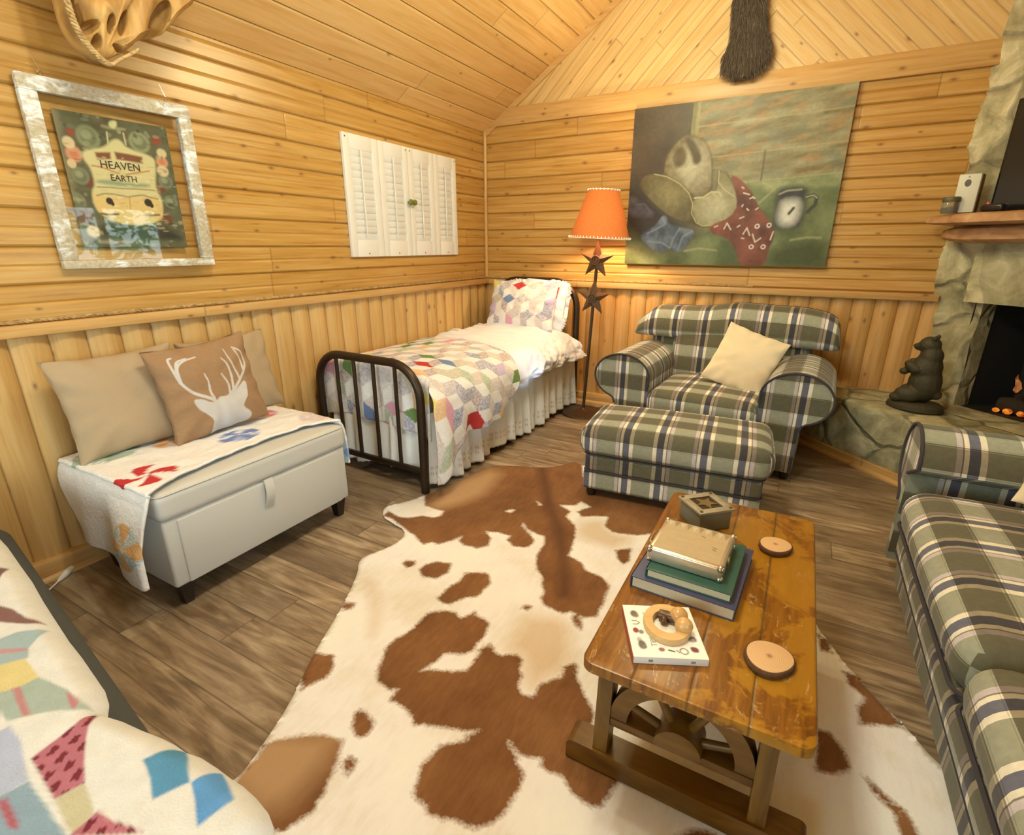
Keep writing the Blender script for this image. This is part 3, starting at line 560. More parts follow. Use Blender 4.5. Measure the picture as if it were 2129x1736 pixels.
M_char = plain('charcoal_cloth', ob(74, 72, 60), .95, .1, 150, .2)
M_sheet = plain('white_cotton', ob(236, 224, 198), .9, .02, 90, .3, Sheen_Weight=.15)
M_rope = wood('sisal_rope', [ob(130, 96, 46), ob(186, 146, 82), ob(214, 176, 112)], 1, .9, 60, .6, .4)
M_black = plain('black_plastic', (.008, .008, .009), .28)
M_dark = plain('soot', (.006, .006, .008), .85, .3, 20, .3)
M_brass = plain('aged_brass', ob(176, 140, 80), .35, .1, 50, 0, .8)
M_steel = plain('bright_steel', (.62, .6, .56), .22, 0, 10, 0, 1.0)
M_alu = plain('brushed_aluminium', (.66, .60, .50), .32, .06, 90, .05, .85)

# ================================================================== the room
RX = 4.44; EAVE = 2.28; RIDX = 2.22; SL = .67; RIDZ = EAVE + SL * RIDX; YF = -6.3; RAIL = 1.012
def struct(o): o['kind'] = 'structure'; return o
def slope(x): return EAVE + SL * min(x, RX - x)

p = Part(); p.box((RX / 2, YF / 2, -.03), (RX + .6, -YF + .6, .06)); struct(p.build('floor', M_floor, smooth=False))

def siding(fn, L0, L1, mats, name, logs0):
    """beveled boards above the rail, half-round log cladding below it"""
    p = Part(); prof = [(-.012, RAIL + .03)]
    z = 1.06; per = .1413
    for i in range(9):
        a = z + i * per; b = a + per; m = (a + b) / 2
        prof += [(-.008, a), (0, a + .011), (.0, m - .009), (-.0055, m), (0, m + .009), (0, b - .011), (-.008, b)]
    prof += [(-.007, 2.36)]
    extrude(p, prof, fn, L0, L1, 1, False, False)
    # logs
    per = .1296; R = .105; hw = per / 2; c0 = math.sqrt(R * R - hw * hw)
    n = int(math.ceil(abs(L1 - L0) / per)) + 1; pr = []
    start = -per * math.ceil(5.2 / per) + (per * math.ceil(5.2 / per) - 5.2)
    k0 = math.floor((L0 + 5.2) / per); k1 = math.ceil((L1 + 5.2) / per)
    for k in range(k0, k1):
        a0 = k * per - 5.2
        for j in range(7):
            t = -hw + per * j / 6
            pr.append((math.sqrt(max(R * R - t * t, 0)) - c0 - .004, min(max(a0 + hw + t, L0), L1)))
    v = [fn(a, zz, b) for zz in (0.0, RAIL + .02) for a, b in pr]; n = len(pr); f = []; u = []
    for j in range(n - 1):
        f.append((j, j + 1, n + j + 1, n + j)); u += [(pr[j][1], 0), (pr[j + 1][1], 0), (pr[j + 1][1], 1), (pr[j][1], 1)]
    p.add(v, f, u, 1)
    # backing
    p.add([fn(-.08, 0, L0), fn(-.08, 0, L1), fn(-.08, 2.4, L1), fn(-.08, 2.4, L0)], [(0, 1, 2, 3)])
    return struct(p.build(name, mats, angle=30))
siding(lambda a, b, l: (a, l, b), YF, 0.0, [M_wall_l, M_log_l], 'wall_left', 0)
siding(lambda a, b, l: (l, -a, b), 0.0, 3.52, [M_wall_b, M_log_b], 'wall_back', 0)

# gable above the back wall: chevron boards meeting under the ridge
p = Part()
XE = (2.40 - EAVE) / SL
p.add([(XE, -.004, 2.40), (RIDX, -.004, 2.40), (RIDX, -.004, RIDZ)], [(0, 1, 2)], mi=0)
p.add([(RIDX, -.004, 2.40), (RX - XE, -.004, 2.40), (RIDX, -.004, RIDZ)], [(0, 1, 2)], mi=1)
struct(p.build('wall_gable', [M_gab_l, M_gab_r], smooth=False))
# right wall with a window over the sofa, front wall with a wide window
def wall_hole(name, fn, L0, L1, top, holes, mats):
    p = Part(); x_ = L0
    for a, b, c, d in holes:
        for x0, x1, z0, z1 in ((x_, a, 0, top), (a, b, 0, c), (a, b, d, top)):
            p.add([fn(x0, z0, 0), fn(x1, z0, 0), fn(x1, z1, 0), fn(x0, z1, 0)], [(0, 1, 2, 3)])
        for q in (((a, c), (b, c)), ((b, c), (b, d)), ((b, d), (a, d)), ((a, d), (a, c))):
            (x0, z0), (x1, z1) = q
            p.add([fn(x0, z0, 0), fn(x1, z1, 0), fn(x1, z1, .12), fn(x0, z0, .12)], [(0, 1, 2, 3)])
        x_ = b
    p.add([fn(x_, 0, 0), fn(L1, 0, 0), fn(L1, top, 0), fn(x_, top, 0)], [(0, 1, 2, 3)])
    return struct(p.build(name, mats, smooth=False))
WR = (-2.35, -1.10, .95, 1.68)
WR2 = (-5.7, -4.3, .95, 2.0)  # added unseen opening behind the camera, placed to admit the side fill
WF = (.4, 2.2, .85, 2.1)
M_wall_r = pine('pine_wall_right', 1, 2, .1413, off=-1.06 + .1413 * 20, cols=GOLD, rough=.42)
M_wall_f = pine('pine_wall_front', 0, 2, .1413, off=-1.06 + .1413 * 20, cols=GOLD, rough=.42)
wall_hole('wall_right', lambda a, z, d: (RX + d, a, z), YF, -1.02, EAVE + .1, [WR2, WR], M_wall_r)
wall_hole('wall_front', lambda a, z, d: (a, YF - d, z), 0, RX, EAVE + .1, [WF], M_wall_f)
p = Part(); p.add([(0, YF, EAVE), (RX, YF, EAVE), (RIDX, YF, RIDZ)], [(0, 1, 2)]); struct(p.build('wall_front_gable', M_wall_f, smooth=False))

def glass_mat():
    t = NT('window_glass')
    g = t.n('ShaderNodeBsdfGlossy', Roughness=.02); tr = t.n('ShaderNodeBsdfTransparent')
    fz = t.n('ShaderNodeFresnel', IOR=1.45)
    mx = t.n('ShaderNodeMixShader'); t.put(mx.inputs[0], fz); t.put(mx.inputs[1], tr); t.put(mx.inputs[2], g)
    t.t.links.new(mx.outputs[0], t.out.inputs[0]); return t.m
M_glass = glass_mat()
def window(name, fn, hole):
    a, b, c, d = hole; p = Part(); w = .07
    def bar(x0, x1, z0, z1):
        p.loft([[fn(x0, z0, .03), fn(x1, z0, .03), fn(x1, z1, .03), fn(x0, z1, .03)], [fn(x0, z0, .09), fn(x1, z0, .09), fn(x1, z1, .09), fn(x0, z1, .09)]])
    bar(a, b, c, c + w); bar(a, b, d - w, d); bar(a, a + w, c, d); bar(b - w, b, c, d); m = (a + b) / 2; bar(m - .03, m + .03, c, d)
    o = struct(p.build(name, M_trim_z, smooth=False))
    g = Part(); g.add([fn(a, c, .06), fn(b, c, .06), fn(b, d, .06), fn(a, d, .06)], [(0, 1, 2, 3)])
    g.build('pane', M_glass, o, smooth=False)
window('window_1', lambda a, z, d: (RX + d, a, z), WR)
window('added_window_3', lambda a, z, d: (RX + d, a, z), WR2)
window('window_2', lambda a, z, d: (a, YF - d, z), WF)

# sloped ceilings
p = Part()
def ceil_prof(x0, x1, n):
    pr = []
    for i in range(n):
        a = x0 + (x1 - x0) * i / n; b = x0 + (x1 - x0) * (i + 1) / n; g = (b - a) * .05
        pr += [(a, slope(a) + .008), (a + g, slope(a + g)), (b - g, slope(b - g))]
    return pr + [(x1, slope(x1) + .008)]
extrude(p, ceil_prof(-.0, RIDX, 18), lambda a, b, l: (a, l, b), YF, .02, 1, False, False)
extrude(p, ceil_prof(RIDX, RX, 18), lambda a, b, l: (a, l, b), YF, .02, 1, False, False)
struct(p.build('ceiling', M_ceil, angle=15))

# trims
def boxobj(name, lo, hi, mat, bev=.004):
    p = Part(); c = [(a + b) / 2 for a, b in zip(lo, hi)]; p.box(c, [b - a for a, b in zip(lo, hi)], bev); return struct(p.build(name, mat))
boxobj('trim_1', (-.02, YF, RAIL), (.052, 0, 1.058), M_trim_y, .006)
boxobj('trim_2', (0.052, -.052, RAIL), (3.42, .02, 1.058), M_trim_x, .006)
boxobj('trim_3', (.0, -.026, 2.318), (3.46, .02, 2.448), M_trim_x, .004)
p = Part(); p.lathe([(.016, 1.058), (.016, 2.30)], 12, (.012, -.012, 0)); struct(p.build('trim_4', M_trim_z))
p = Part(); p.loft([[(x, y, slope(x) - dz) for y, dz in ((.01, .0), (-.022, .0), (-.022, .05), (.01, .05))] for x in (0.03, RIDX)]); struct(p.build('trim_5', M_trim_x, smooth=False))
p = Part(); p.loft([[(x, y, slope(x) - dz) for y, dz in ((.01, .0), (-.022, .0), (-.022, .05), (.01, .05))] for x in (RIDX, RX)]); struct(p.build('trim_6', M_trim_x, smooth=False))
boxobj('baseboard_left', (-.02, YF, 0), (.045, 0, .085), M_trim_y, .006)
boxobj('baseboard_back', (0, -.045, 0), (2.62, .02, .085), M_trim_x, .006)
p = Part(); p.loft([[(.043, y, 0), (.062, y, 0), (.06, y, .012), (.043, y, .022)] for y in (YF, -.045)]); struct(p.build('trim_7', M_trim_y, angle=60))
p = Part(); p.loft([[(x, -.043, 0), (x, -.062, 0), (x, -.06, .012), (x, -.043, .022)] for x in (.06, 2.64)]); struct(p.build('trim_8', M_trim_x, angle=60))

# ropes lying on the rail
def rope(fn, L, label, r=.008, name='rope'):
    p = Part(); pitch = .055; n = int(L / .0125)
    for k in range(3):
        pts = []
        for i in range(n + 1):
            l = L * i / n; a = 2 * PI * (l / pitch + k / 3); w = .004 * math.sin(l * 3.1)
            pts.append(fn(l, r * .62 * math.cos(a) + w, r * .62 * math.sin(a)))
        p.tube(pts, r * .62, 5)
    return tag(p.build(name, M_rope, angle=180), label, 'rope')
rope(lambda l, a, b: (.018 + a, -.02 - l, 1.068 + b), 4.6, 'twisted rope lying on the chair rail of the left wall')
rope(lambda l, a, b: (.03 + l, -.018 - a, 1.068 + b), 2.3, 'twisted rope lying on the chair rail behind the floor lamp')
# ================================================================== corner fireplace
S2 = math.sqrt(.5)
def FP(s, d, z):            # s along the face from the back wall, d out of the face, z up
    return (3.4 + S2 * s - S2 * d, -S2 * s - S2 * d, z)
FL = 1.47
fire = thing('fireplace', 'grey fieldstone corner fireplace with raised stone hearth', 'fireplace', FP(FL / 2, 0, 0), world=True)
def stone_grid(s0, s1, z0, z1, seed, d0=0.0, amp=.05, nx=None):
    ns = max(3, int((s1 - s0) / .025)); nz = max(3, int((z1 - z0) / .025))
    S, Z = np.meshgrid(np.linspace(s0, s1, ns), np.linspace(z0, z1, nz), indexing='ij')
    D = d0 + amp * (fbm(S * 5 + seed, Z * 5, seed, 4) - .5) * 1.6
    return S, Z, D
def stone_panel(name, s0, s1, z0, z1, seed, d0=0.0, amp=.05, mat=M_stone, parent=fire, back=-.12):
    S, Z, D = stone_grid(s0, s1, z0, z1, seed, d0, amp)
    # closed slab: front grid with borders pulled back
    S = np.pad(S, 1, 'edge'); Z = np.pad(Z, 1, 'edge'); D = np.pad(D, 1, constant_values=back)
    P = np.stack([3.4 + S2 * S - S2 * D, -S2 * S - S2 * D, Z], -1)
    return gridmesh(name, P, mat, None, parent, angle=40)
TOPZ = 3.2
stone_panel('stone_pier', -.06, .29, .34, 1.42, 3, .0, .035)
stone_panel('stone_pier', FL - .29, FL + .06, .34, 1.42, 9, .0, .035)
stone_panel('chimney_breast', -.1, FL + .1, 1.36, TOPZ, 5, .0, .045)
stone_panel('lintel', .20, FL - .20, 1.03, 1.40, 7, .035, .012, M_lintel)
# firebox: open box behind the face
p = Part()
s0, s1, z0, z1, dd = .25, FL - .25, .385, 1.05, -.42
B = lambda s, d, z: FP(s, d, z)
for q in ([B(s0, .0, z0), B(s1, .0, z0), B(s1 - .1, dd, z0), B(s0 + .1, dd, z0)], [B(s0, 0, z1), B(s0 + .1, dd, z1), B(s1 - .1, dd, z1), B(s1, 0, z1)],
          [B(s0 + .1, dd, z0), B(s1 - .1, dd, z0), B(s1 - .1, dd, z1), B(s0 + .1, dd, z1)], [B(s0, 0, z0), B(s0 + .1, dd, z0), B(s0 + .1, dd, z1), B(s0, 0, z1)],
          [B(s1, 0, z0), B(s1, 0, z1), B(s1 - .1, dd, z1), B(s1 - .1, dd, z0)]):
    p.add(q, [(0, 1, 2, 3)])
p.build('firebox', M_dark, fire, smooth=False)
M_charlog = plain('charred_log', (.02, .014, .01), .9, .5, 30, .6)
p = Part()
for (a, b, r) in ((FP(.44, -.16, .43), FP(1.02, -.18, .45), .045), (FP(.46, -.27, .44), FP(1.0, -.26, .43), .05), (FP(.52, -.2, .52), FP(.95, -.24, .55), .045)):
    n = 10; A = Vector(a); Bv = Vector(b)
    p.tube([A.lerp(Bv, i / n) + Vector((0, 0, .008 * math.sin(i * 2.3))) for i in range(n + 1)], [r * (1 + .12 * math.sin(i * 1.7)) for i in range(n + 1)], 12)
p.build('burnt_log', M_charlog, fire)
def emis(name, c1, c2, st, scale=20):
    t = NT(name); n = t.noise(t.obj(), scale, 4, .6, 1.0)
    col = t.ramp(n, [(.35, c1), (.65, c2)])
    e = t.n('ShaderNodeEmission', Color=col, Strength=st); t.t.links.new(e.outputs[0], t.out.inputs[0]); return t.m
M_ember = emis('ember', (.25, .02, .003), (1.0, .30, .03), 1.1)
M_flame = emis('flame', (.35, .04, .01), (.95, .42, .12), .55)
p = Part()
for k in range(9):
    s = .47 + .06 * k + rnd.uniform(-.02, .02); r = rnd.uniform(.016, .03)
    p.sphere(FP(s, -.1 + rnd.uniform(-.03, .03), .395 + r * .6), (r, r, r * .75), 10)
p.build('ember', M_ember, fire)
p = Part()
for k, (s, h) in enumerate(((.50, .10), (.58, .14), (.68, .11), (.80, .15), (.92, .09))):
    rr = [.022, .028, .022, .012, .002]
    p.tube([FP(s + .012 * math.sin(i * 1.4 + k), -.14, .53 + h * i / 4) for i in range(5)], rr, 8, flat=.5)
p.build('flame', M_flame, fire)
# raised hearth: stone block with a diagonal front, wooden shoe at the floor
def hearth_poly(c): return [(c, 0.02), (RX + .02, 0.02), (RX + .02, c - RX), ]
p = Part()
c = 2.6
n = 60; rings = []
for z, ins in ((0.05, 0), (.12, 0), (.2, 0), (.28, 0), (.345, .0), (.385, .012), (.392, .04)):
    r = []
    for i in range(n + 1):
        f = i / n; x = c + (RX - c) * f; y = -(x - c)
        w = .045 * (fbm(np.array([f * 16.0]), np.array([z * 9]), 21, 4)[0] - .5) - ins
        r.append((x - S2 * w - 0.0, y - S2 * w, z + (.012 * (fbm(np.array([f * 14.]), np.array([2.]), 5, 3)[0] - .5) if z > .3 else 0)))
    rings.append(r)
p.loft(rings, False)
# top
top = rings[-1]; back = [(min(max(x + .9, 2.6), RX), 0.0, .392) for x, y, z in top]
m = 14; G = []
for i in range(n + 1):
    a = Vector(top[i]); f = i / n; b = Vector((3.35 + .02 + (RX - 3.35) * f * 1.0, -(RX - 3.35) * f + .06, .392)) if True else None
    G.append([tuple(a.lerp(b, j / m) + Vector((0, 0, .008 * (vn(np.array([i * .4]), np.array([j * .6]), 4)[0] - .5) if 0 < j else 0))) for j in range(m + 1)])
p.loft(G, False)
p.add([(2.6, .0, .05), (2.6, 0, .392), (3.45, .0, .392), (3.45, 0, .05)], [(0, 1, 2, 3)])
p.build('hearth', M_stone, fire, angle=35)
p = Part(); p.loft([[(c - .0 + t - k * S2, -t - k * S2, z) for k, z in ((-.02, .0), (.03, 0), (.03, .055), (-.02, .06))] for t in (-.02, RX - c)]); p.build('hearth_skirting', M_trim_x, fire, smooth=False)
p = Part(); p.loft([[(c - .0 + t - k * S2, -t - k * S2, z) for k, z in ((.02, .0), (.048, 0), (.046, .012), (.03, .024))] for t in (-.02, RX - c)]); p.build('shoe_moulding', M_trim_y, fire, smooth=False)
# mantel: split log slab on a rough log bracket
M_mantel = wood('peeled_log', [ob(136, 90, 46), ob(182, 130, 78), ob(204, 156, 100)], 0, .45, 9, .3, .25)
def log_slab(name, s0, s1, d0, d1, z0, z1, seed, parent, rough=.02):
    p = Part(); n = 26; rings = []
    for i in range(n + 1):
        f = i / n; s = s0 + (s1 - s0) * f; e = 1.0
        if i < 4: e = (.55, .8, .93, .98)[i]
        ring = []
        for k in range(16):
            t = 2 * PI * k / 16; cx, cz = math.cos(t), math.sin(t)
            cx = abs(cx) ** .55 * (1 if cx > 0 else -1); cz = abs(cz) ** .6 * (1 if cz > 0 else -1)
            w = 1 + rough * 8 * (vn(np.array([f * 7.0 + k * .15]), np.array([k * .9]), seed)[0] - .5)
            d = (d0 + d1) / 2 + (d1 - d0) / 2 * cx * (w if cx > 0 else 1) * e; z = (z0 + z1) / 2 + (z1 - z0) / 2 * cz * e
            if cz > .5: z = min(z, z1)
            ring.append(FP(s, d, z))
        rings.append(ring)
    p.loft(rings); return p.build(name, M_mantel, parent)
log_slab('mantel_shelf', -.0, FL + .02, -.02, .30, 1.462, 1.530, 3, fire)
log_slab('mantel_bracket', .055, FL - .02, -.02, .19, 1.365, 1.468, 8, fire, .03)

# television over the mantel
tv = thing('television', 'black flat television standing on the mantel', 'television', FP(.8, .10, 1.53), world=True)
p = Part(); M = Matrix.Translation(FP(.83, .085, 1.815)) @ Matrix.Rotation(-PI / 4, 4, 'Z')
p.box((0, 0, 0), (1.16, .05, .56), .008, M=M); p.build('case', M_black, tv)
p = Part(); p.box((0, -.026, 0), (1.13, .004, .53), 0, M=M); p.build('screen', plain('dark_screen', (.012, .012, .013), .16), tv, smooth=False)
p = Part(); p.box((0, -.0, -.2825), (.5, .16, .012), .004, M=M); p.build('stand', M_black, tv)

# small things on the mantel
MT = 1.530
p = Part(); M = Matrix.Translation(FP(.152, .16, MT)) @ Matrix.Rotation(-PI / 4 + .45, 4, 'Z')
bx = thing('boxed_speaker', 'white upright box with brown side standing on the mantel end', 'box', FP(.152, .16, MT), world=True)
p.box((0, 0, .105), (.10, .085, .205), .006, M=M); p.build('body', [plain('white_card', ob(214, 204, 160), .5)], bx)
p = Part(); p.box((.052, 0, .105), (.006, .083, .200), .002, M=M); p.build('side_panel', plain('brown_card', ob(96, 74, 40), .6), bx)['label'] = 'brown side panel'
p = Part(); p.lathe([(0.0, 0), (.019, 0), (.019, .003), (.0, .0035)], 20, M=M @ Matrix.Translation((-.004, -.0425, .16)) @ Matrix.Rotation(PI / 2, 4, 'X') @ Matrix.Scale(.75, 4, (1, 0, 0)))
p.build('dial', plain('dark_dial', ob(70, 60, 36), .4), bx)
p = Part(); p.lathe([(0, 0), (.005, 0), (.005, .002), (0, .002)], 12, M=M @ Matrix.Translation((-.004, -.0425, .192)) @ Matrix.Rotation(PI / 2, 4, 'X')); p.build('button', plain('grey_button', ob(150, 140, 100), .4), bx)
jar = thing('jar', 'clear glass jar with dark flat lid on the mantel end', 'jar', FP(.125, .235, MT), world=True)
def jarglass():
    t = NT('jar_glass'); return t.bsdf((.9, .92, .86), .06, None, Transmission_Weight=.85, IOR=1.3)
p = Part(); p.lathe([(0, 0), (.036, .0), (.040, .008), (.040, .048), (.034, .06), (.034, .066)], 24, FP(.125, .235, MT)); p.build('glass', jarglass(), jar)
p = Part(); p.lathe([(0, 0), (.041, 0), (.043, .004), (.043, .022), (.040, .026), (0, .026)], 24, FP(.125, .235, MT + .062)); p.build('lid', plain('olive_lid', ob(92, 84, 48), .5), jar)
p = Part(); p.lathe([(0, .002), (.033, .002), (.034, .03), (.0, .036)], 20, FP(.125, .235, MT)); p.build('filling', plain('pale_filling', ob(196, 180, 130), .8), jar)
cb = thing('media_player', 'small black device with red light beside the television', 'device', FP(.335, .2, MT), world=True)
p = Part(); M = Matrix.Translation(FP(.335, .2, MT)) @ Matrix.Rotation(-PI / 4, 4, 'Z'); p.box((0, 0, .02), (.11, .06, .04), .014, 3, M=M); p.build('body', M_black, cb)
p = Part(); p.sphere((-.022, -.024, .043), .0045, 8, M=M); p.build('indicator_light', emis('red_led', (1, .02, .02), (1, .04, .03), 3.0), cb)

# carved bear on the hearth
def blob(name, ells, mat, M, vox=.008, smooth_it=4, parent=None):
    p = Part()
    for c, r, rot in ells:
        p.sphere((0, 0, 0), r, 14, M=M @ Matrix.Translation(c) @ Euler(rot).to_matrix().to_4x4())
    o = p.build(name, mat, parent, angle=180)
    m = o.modifiers.new('merge', 'REMESH'); m.mode = 'VOXEL'; m.voxel_size = vox; m.use_smooth_shade = True
    s = o.modifiers.new('smooth', 'SMOOTH'); s.iterations = smooth_it; s.factor = .5
    return o
M_bear = plain('dark_carved_wood', ob(58, 50, 26), .62, .3, 70, .9)
bear = thing('bear_statue', 'dark carved bear statue standing on the stone hearth', 'statue', (3.36, -.44, .39), world=True)
Mb = Matrix.Translation((3.365, -.44, .392)) @ Matrix.Rotation(-.35, 4, 'Z')
# local -x = the way the bear faces
z0 = (0, 0, 0)
p = Part()
for k, (r, z) in enumerate(((.135, 0), (.14, .02), (.128, .045), (.11, .055))): pass
p.lathe([(0, 0), (.125, 0), (.14, .012), (.138, .035), (.118, .052), (.08, .058), (0, .06)], 28, M=Mb @ Matrix.Scale(1.05, 4, (1, 0, 0)) @ Matrix.Scale(.78, 4, (0, 1, 0)))
p.build('base', M_bear, bear)
ells = [((.02, 0, .17), (.085, .085, .12), z0), ((.012, 0, .26), (.078, .08, .10), z0), ((.02, 0, .335), (.06, .066, .06), z0),
        ((.0, 0, .40), (.056, .052, .052), z0), ((-.046, 0, .386), (.032, .028, .024), z0), ((-.07, 0, .39), (.012, .014, .011), z0),
        ((.022, .04, .447), (.014, .012, .016), z0), ((.022, -.04, .447), (.014, .012, .016), z0),
        ((-.045, .062, .27), (.055, .026, .028), (0, .5, .3)), ((-.045, -.062, .27), (.055, .026, .028), (0, .5, -.3)),
        ((-.085, .045, .235), (.026, .022, .022), z0), ((-.085, -.045, .235), (.026, .022, .022), z0),
        ((-.04, .06, .10), (.07, .04, .05), z0), ((-.04, -.06, .10), (.07, .04, .05), z0),
        ((-.085, .06, .075), (.045, .034, .028), z0), ((-.085, -.06, .075), (.045, .034, .028), z0), ((.09, 0, .11), (.03, .03, .03), z0)]
blob('body', ells, M_bear, Mb, .007, 3, bear)

# ================================================================== wall things
# distressed window frame with a poster between glass
YA, YB, ZA, ZB = -3.283, -2.677, 1.258, 1.948
fr = thing('picture_frame', 'weathered white wooden frame hanging on left wall with a poster under glass', 'picture', (.034, (YA + YB) / 2, (ZA + ZB) / 2), world=False, rot=(0, math.radians(.8), math.radians(-3.4)))
fw, fh = YB - YA, ZB - ZA
def distressed():
    t = NT('distressed_white'); o = t.obj(); m = t.n('ShaderNodeMapping', Vector=o, Scale=(1, .35, 1)).outputs[0]
    n = t.noise(m, 30, 6, .68, .6); n2 = t.noise(o, 6, 3)
    a = t.ramp(t.math('ADD', t.math('MULTIPLY', n, .7), t.math('MULTIPLY', n2, .4)), [(.55, 0.0), (.64, 1.0)])
    w = t.ramp(t.noise(o, 70, 3), [(.3, ob(176, 152, 106)), (.7, ob(206, 186, 140))])
    col = t.mix(a, w, ob(240, 232, 208))
    return t.bsdf(col, .75, t.bump(n, .5, .004))
M_dist = distressed()
def railm(name, y0, y1, z0, z1):
    p = Part(); p.box((.012, (y0 + y1) / 2, (z0 + z1) / 2), (.032, y1 - y0, z1 - z0), .004); return p.build(name, M_dist, fr)
W2, H2 = fw / 2, fh / 2
railm('frame_rail', -W2, W2, H2 - .054, H2); railm('frame_rail', -W2, W2, -H2, -H2 + .034)
railm('frame_stile', -W2, -W2 + .056, -H2 + .034, H2 - .054); railm('frame_stile', W2 - .054, W2, -H2 + .034, H2 - .054)
p = Part(); p.add([(.006, -W2 + .05, -H2 + .03), (.006, W2 - .05, -H2 + .03), (.006, W2 - .05, H2 - .05), (.006, -W2 + .05, H2 - .05)], [(0, 1, 2, 3)]); p.build('glass_pane', M_glass, fr, smooth=False)
# the poster
pw, ph = .408, .506
ny, nz = 205, 254
Yp, Zp = np.meshgrid(np.linspace(0, pw, ny), np.linspace(0, ph, nz), indexing='ij')
pt = Paint(Yp, Zp, ob(92, 88, 54))
nz_ = fbm(pt.X * 22, pt.Y * 40, 3, 4); pt.c *= (.72 + .6 * nz_)[:, None]
pt.c = pt.c * (1 - .35 * np.clip(1 - pt.X / .03, 0, 1)[:, None]) + .35 * np.clip(1 - pt.X / .03, 0, 1)[:, None] * obn(176, 160, 108)
pt.fill(QT['dark'], ob(58, 54, 38), .012)
kcol = {0: ob(148, 146, 92), 1: ob(160, 158, 100), 2: ob(214, 140, 88), 3: ob(140, 66, 42), 4: ob(112, 62, 38), 5: ob(216, 184, 122), 6: ob(136, 132, 92), 7: ob(54, 46, 34)}
for cx, cz, a, b, k in QC:
    if k == 7: continue
    pt.ell(cx, cz, a, b, kcol[k], .35, .9)
    if k in (0, 1, 6):
        pt.ell(cx, cz, a * .8, b * .8, ob(96, 96, 60), .4, .8); pt.ell(cx - a * .15, cz + b * .2, a * .5, b * .45, ob(150, 148, 96), .6, .8)
    if k == 2: pt.ell(cx, cz, a * .5, b * .5, ob(190, 104, 66), .8, .7)
r_ = random.Random(21)
for _ in range(170):
    x_, y_ = r_.uniform(0, pw), r_.uniform(0, ph); c_ = r_.choice([(150, 146, 100), (60, 58, 36), (176, 164, 112), (120, 70, 46), (128, 130, 90)])
    pt.ell(x_, y_, r_.uniform(.004, .014), r_.uniform(.003, .009), ob(*c_), .6, r_.uniform(.25, .6))
pt.fill(QT['banner'], ob(206, 186, 116), .006, 1, 2)
pt.fill(QT['lower'], ob(216, 178, 98), .006, 1, 2)
pt.fill(QT['lant'], ob(150, 136, 84), .004); pt.fill(QT['ltop'], ob(206, 192, 120), .004); pt.fill(QT['wbar'], ob(150, 132, 92), .006)
pt.fill(QT['bar1'], ob(124, 74, 42), .004, 1, 0); pt.fill(QT['bar2'], ob(124, 74, 42), .004, 1, 0)
pt.fill(QT['sash'], ob(142, 148, 98), .006)
for k in ('s1', 's2'): pt.stroke(QS[k], .006, ob(186, 174, 112))
pt.stroke(QS['l1'], .006, ob(128, 104, 62), .004, .7)
for k in ('l3', 'l4'): pt.stroke(QS[k], .009, ob(104, 82, 52), .004, .8)
pt.stroke(QS['l2'], .005, ob(120, 100, 60), .003, .7); pt.stroke(QS['o1'], .006, ob(188, 128, 66)); pt.stroke(QS['o2'], .006, ob(188, 128, 66)); pt.stroke(QS['mid'], .004, ob(176, 138, 76))
for _ in range(120):
    x_, y_ = r_.uniform(.11, .33), r_.uniform(.06, .36); pt.ell(x_, y_, r_.uniform(.004, .016), r_.uniform(.002, .005), ob(*r_.choice([(172, 150, 92), (226, 206, 140), (186, 156, 90)])), .6, r_.uniform(.2, .5))
for cx, cz, a, b, k in QC:
    if k == 7: pt.ell(cx, cz, a, b, kcol[7], .3); pt.ell(cx + a * .7, cz - b * .7, a * .5, b * .6, kcol[7], .3)
po_ = gridmesh('poster', np.stack([np.full(Yp.shape, -.001), Yp + (-3.189 - (YA + YB) / 2), Zp + (1.342 - (ZA + ZB) / 2)], -1), vcol('poster_print', .6, .03, 80, .02), pt.c.reshape(ny, nz, 3), fr, thick=.0015)
M_ink = plain('dark_ink', ob(66, 46, 30), .7)
p = Part()
yo = -3.189 - (YA + YB) / 2; zo = 1.342 - (ZA + ZB) / 2
text_part(p, 'HEAVEN', .050, lambda a, b, h: (.0012 + h, a * .80 + .196 + yo, b * .85 + .3255 + zo - .0 * a), .0004)
p.build('lettering', M_ink, po_, smooth=False); p = Part()
text_part(p, 'EARTH', .041, lambda a, b, h: (.0012 + h, a * .80 + .199 + yo, b * .85 + .2775 + zo), .0004)
p.build('lettering', M_ink, po_, smooth=False)
for s in (-1, 1):
    p = Part(); y = s * (W2 - .085)
    p.tube([(.008 + .006 * math.sin(t), y + .008 * math.cos(t), H2 + .012 + .008 * math.sin(t)) for t in (2 * PI * k / 12 for k in range(12))], .0016, 6, True)
    p.cyl((.010, y, H2 - .002), (.010, y, H2 + .006), .002, seg=6)
    p.tube([(.010, y, H2 + .018), (-.004, y - .012, H2 + .07)], .0012, 5)
    p.build('hanger', M_steel, fr)

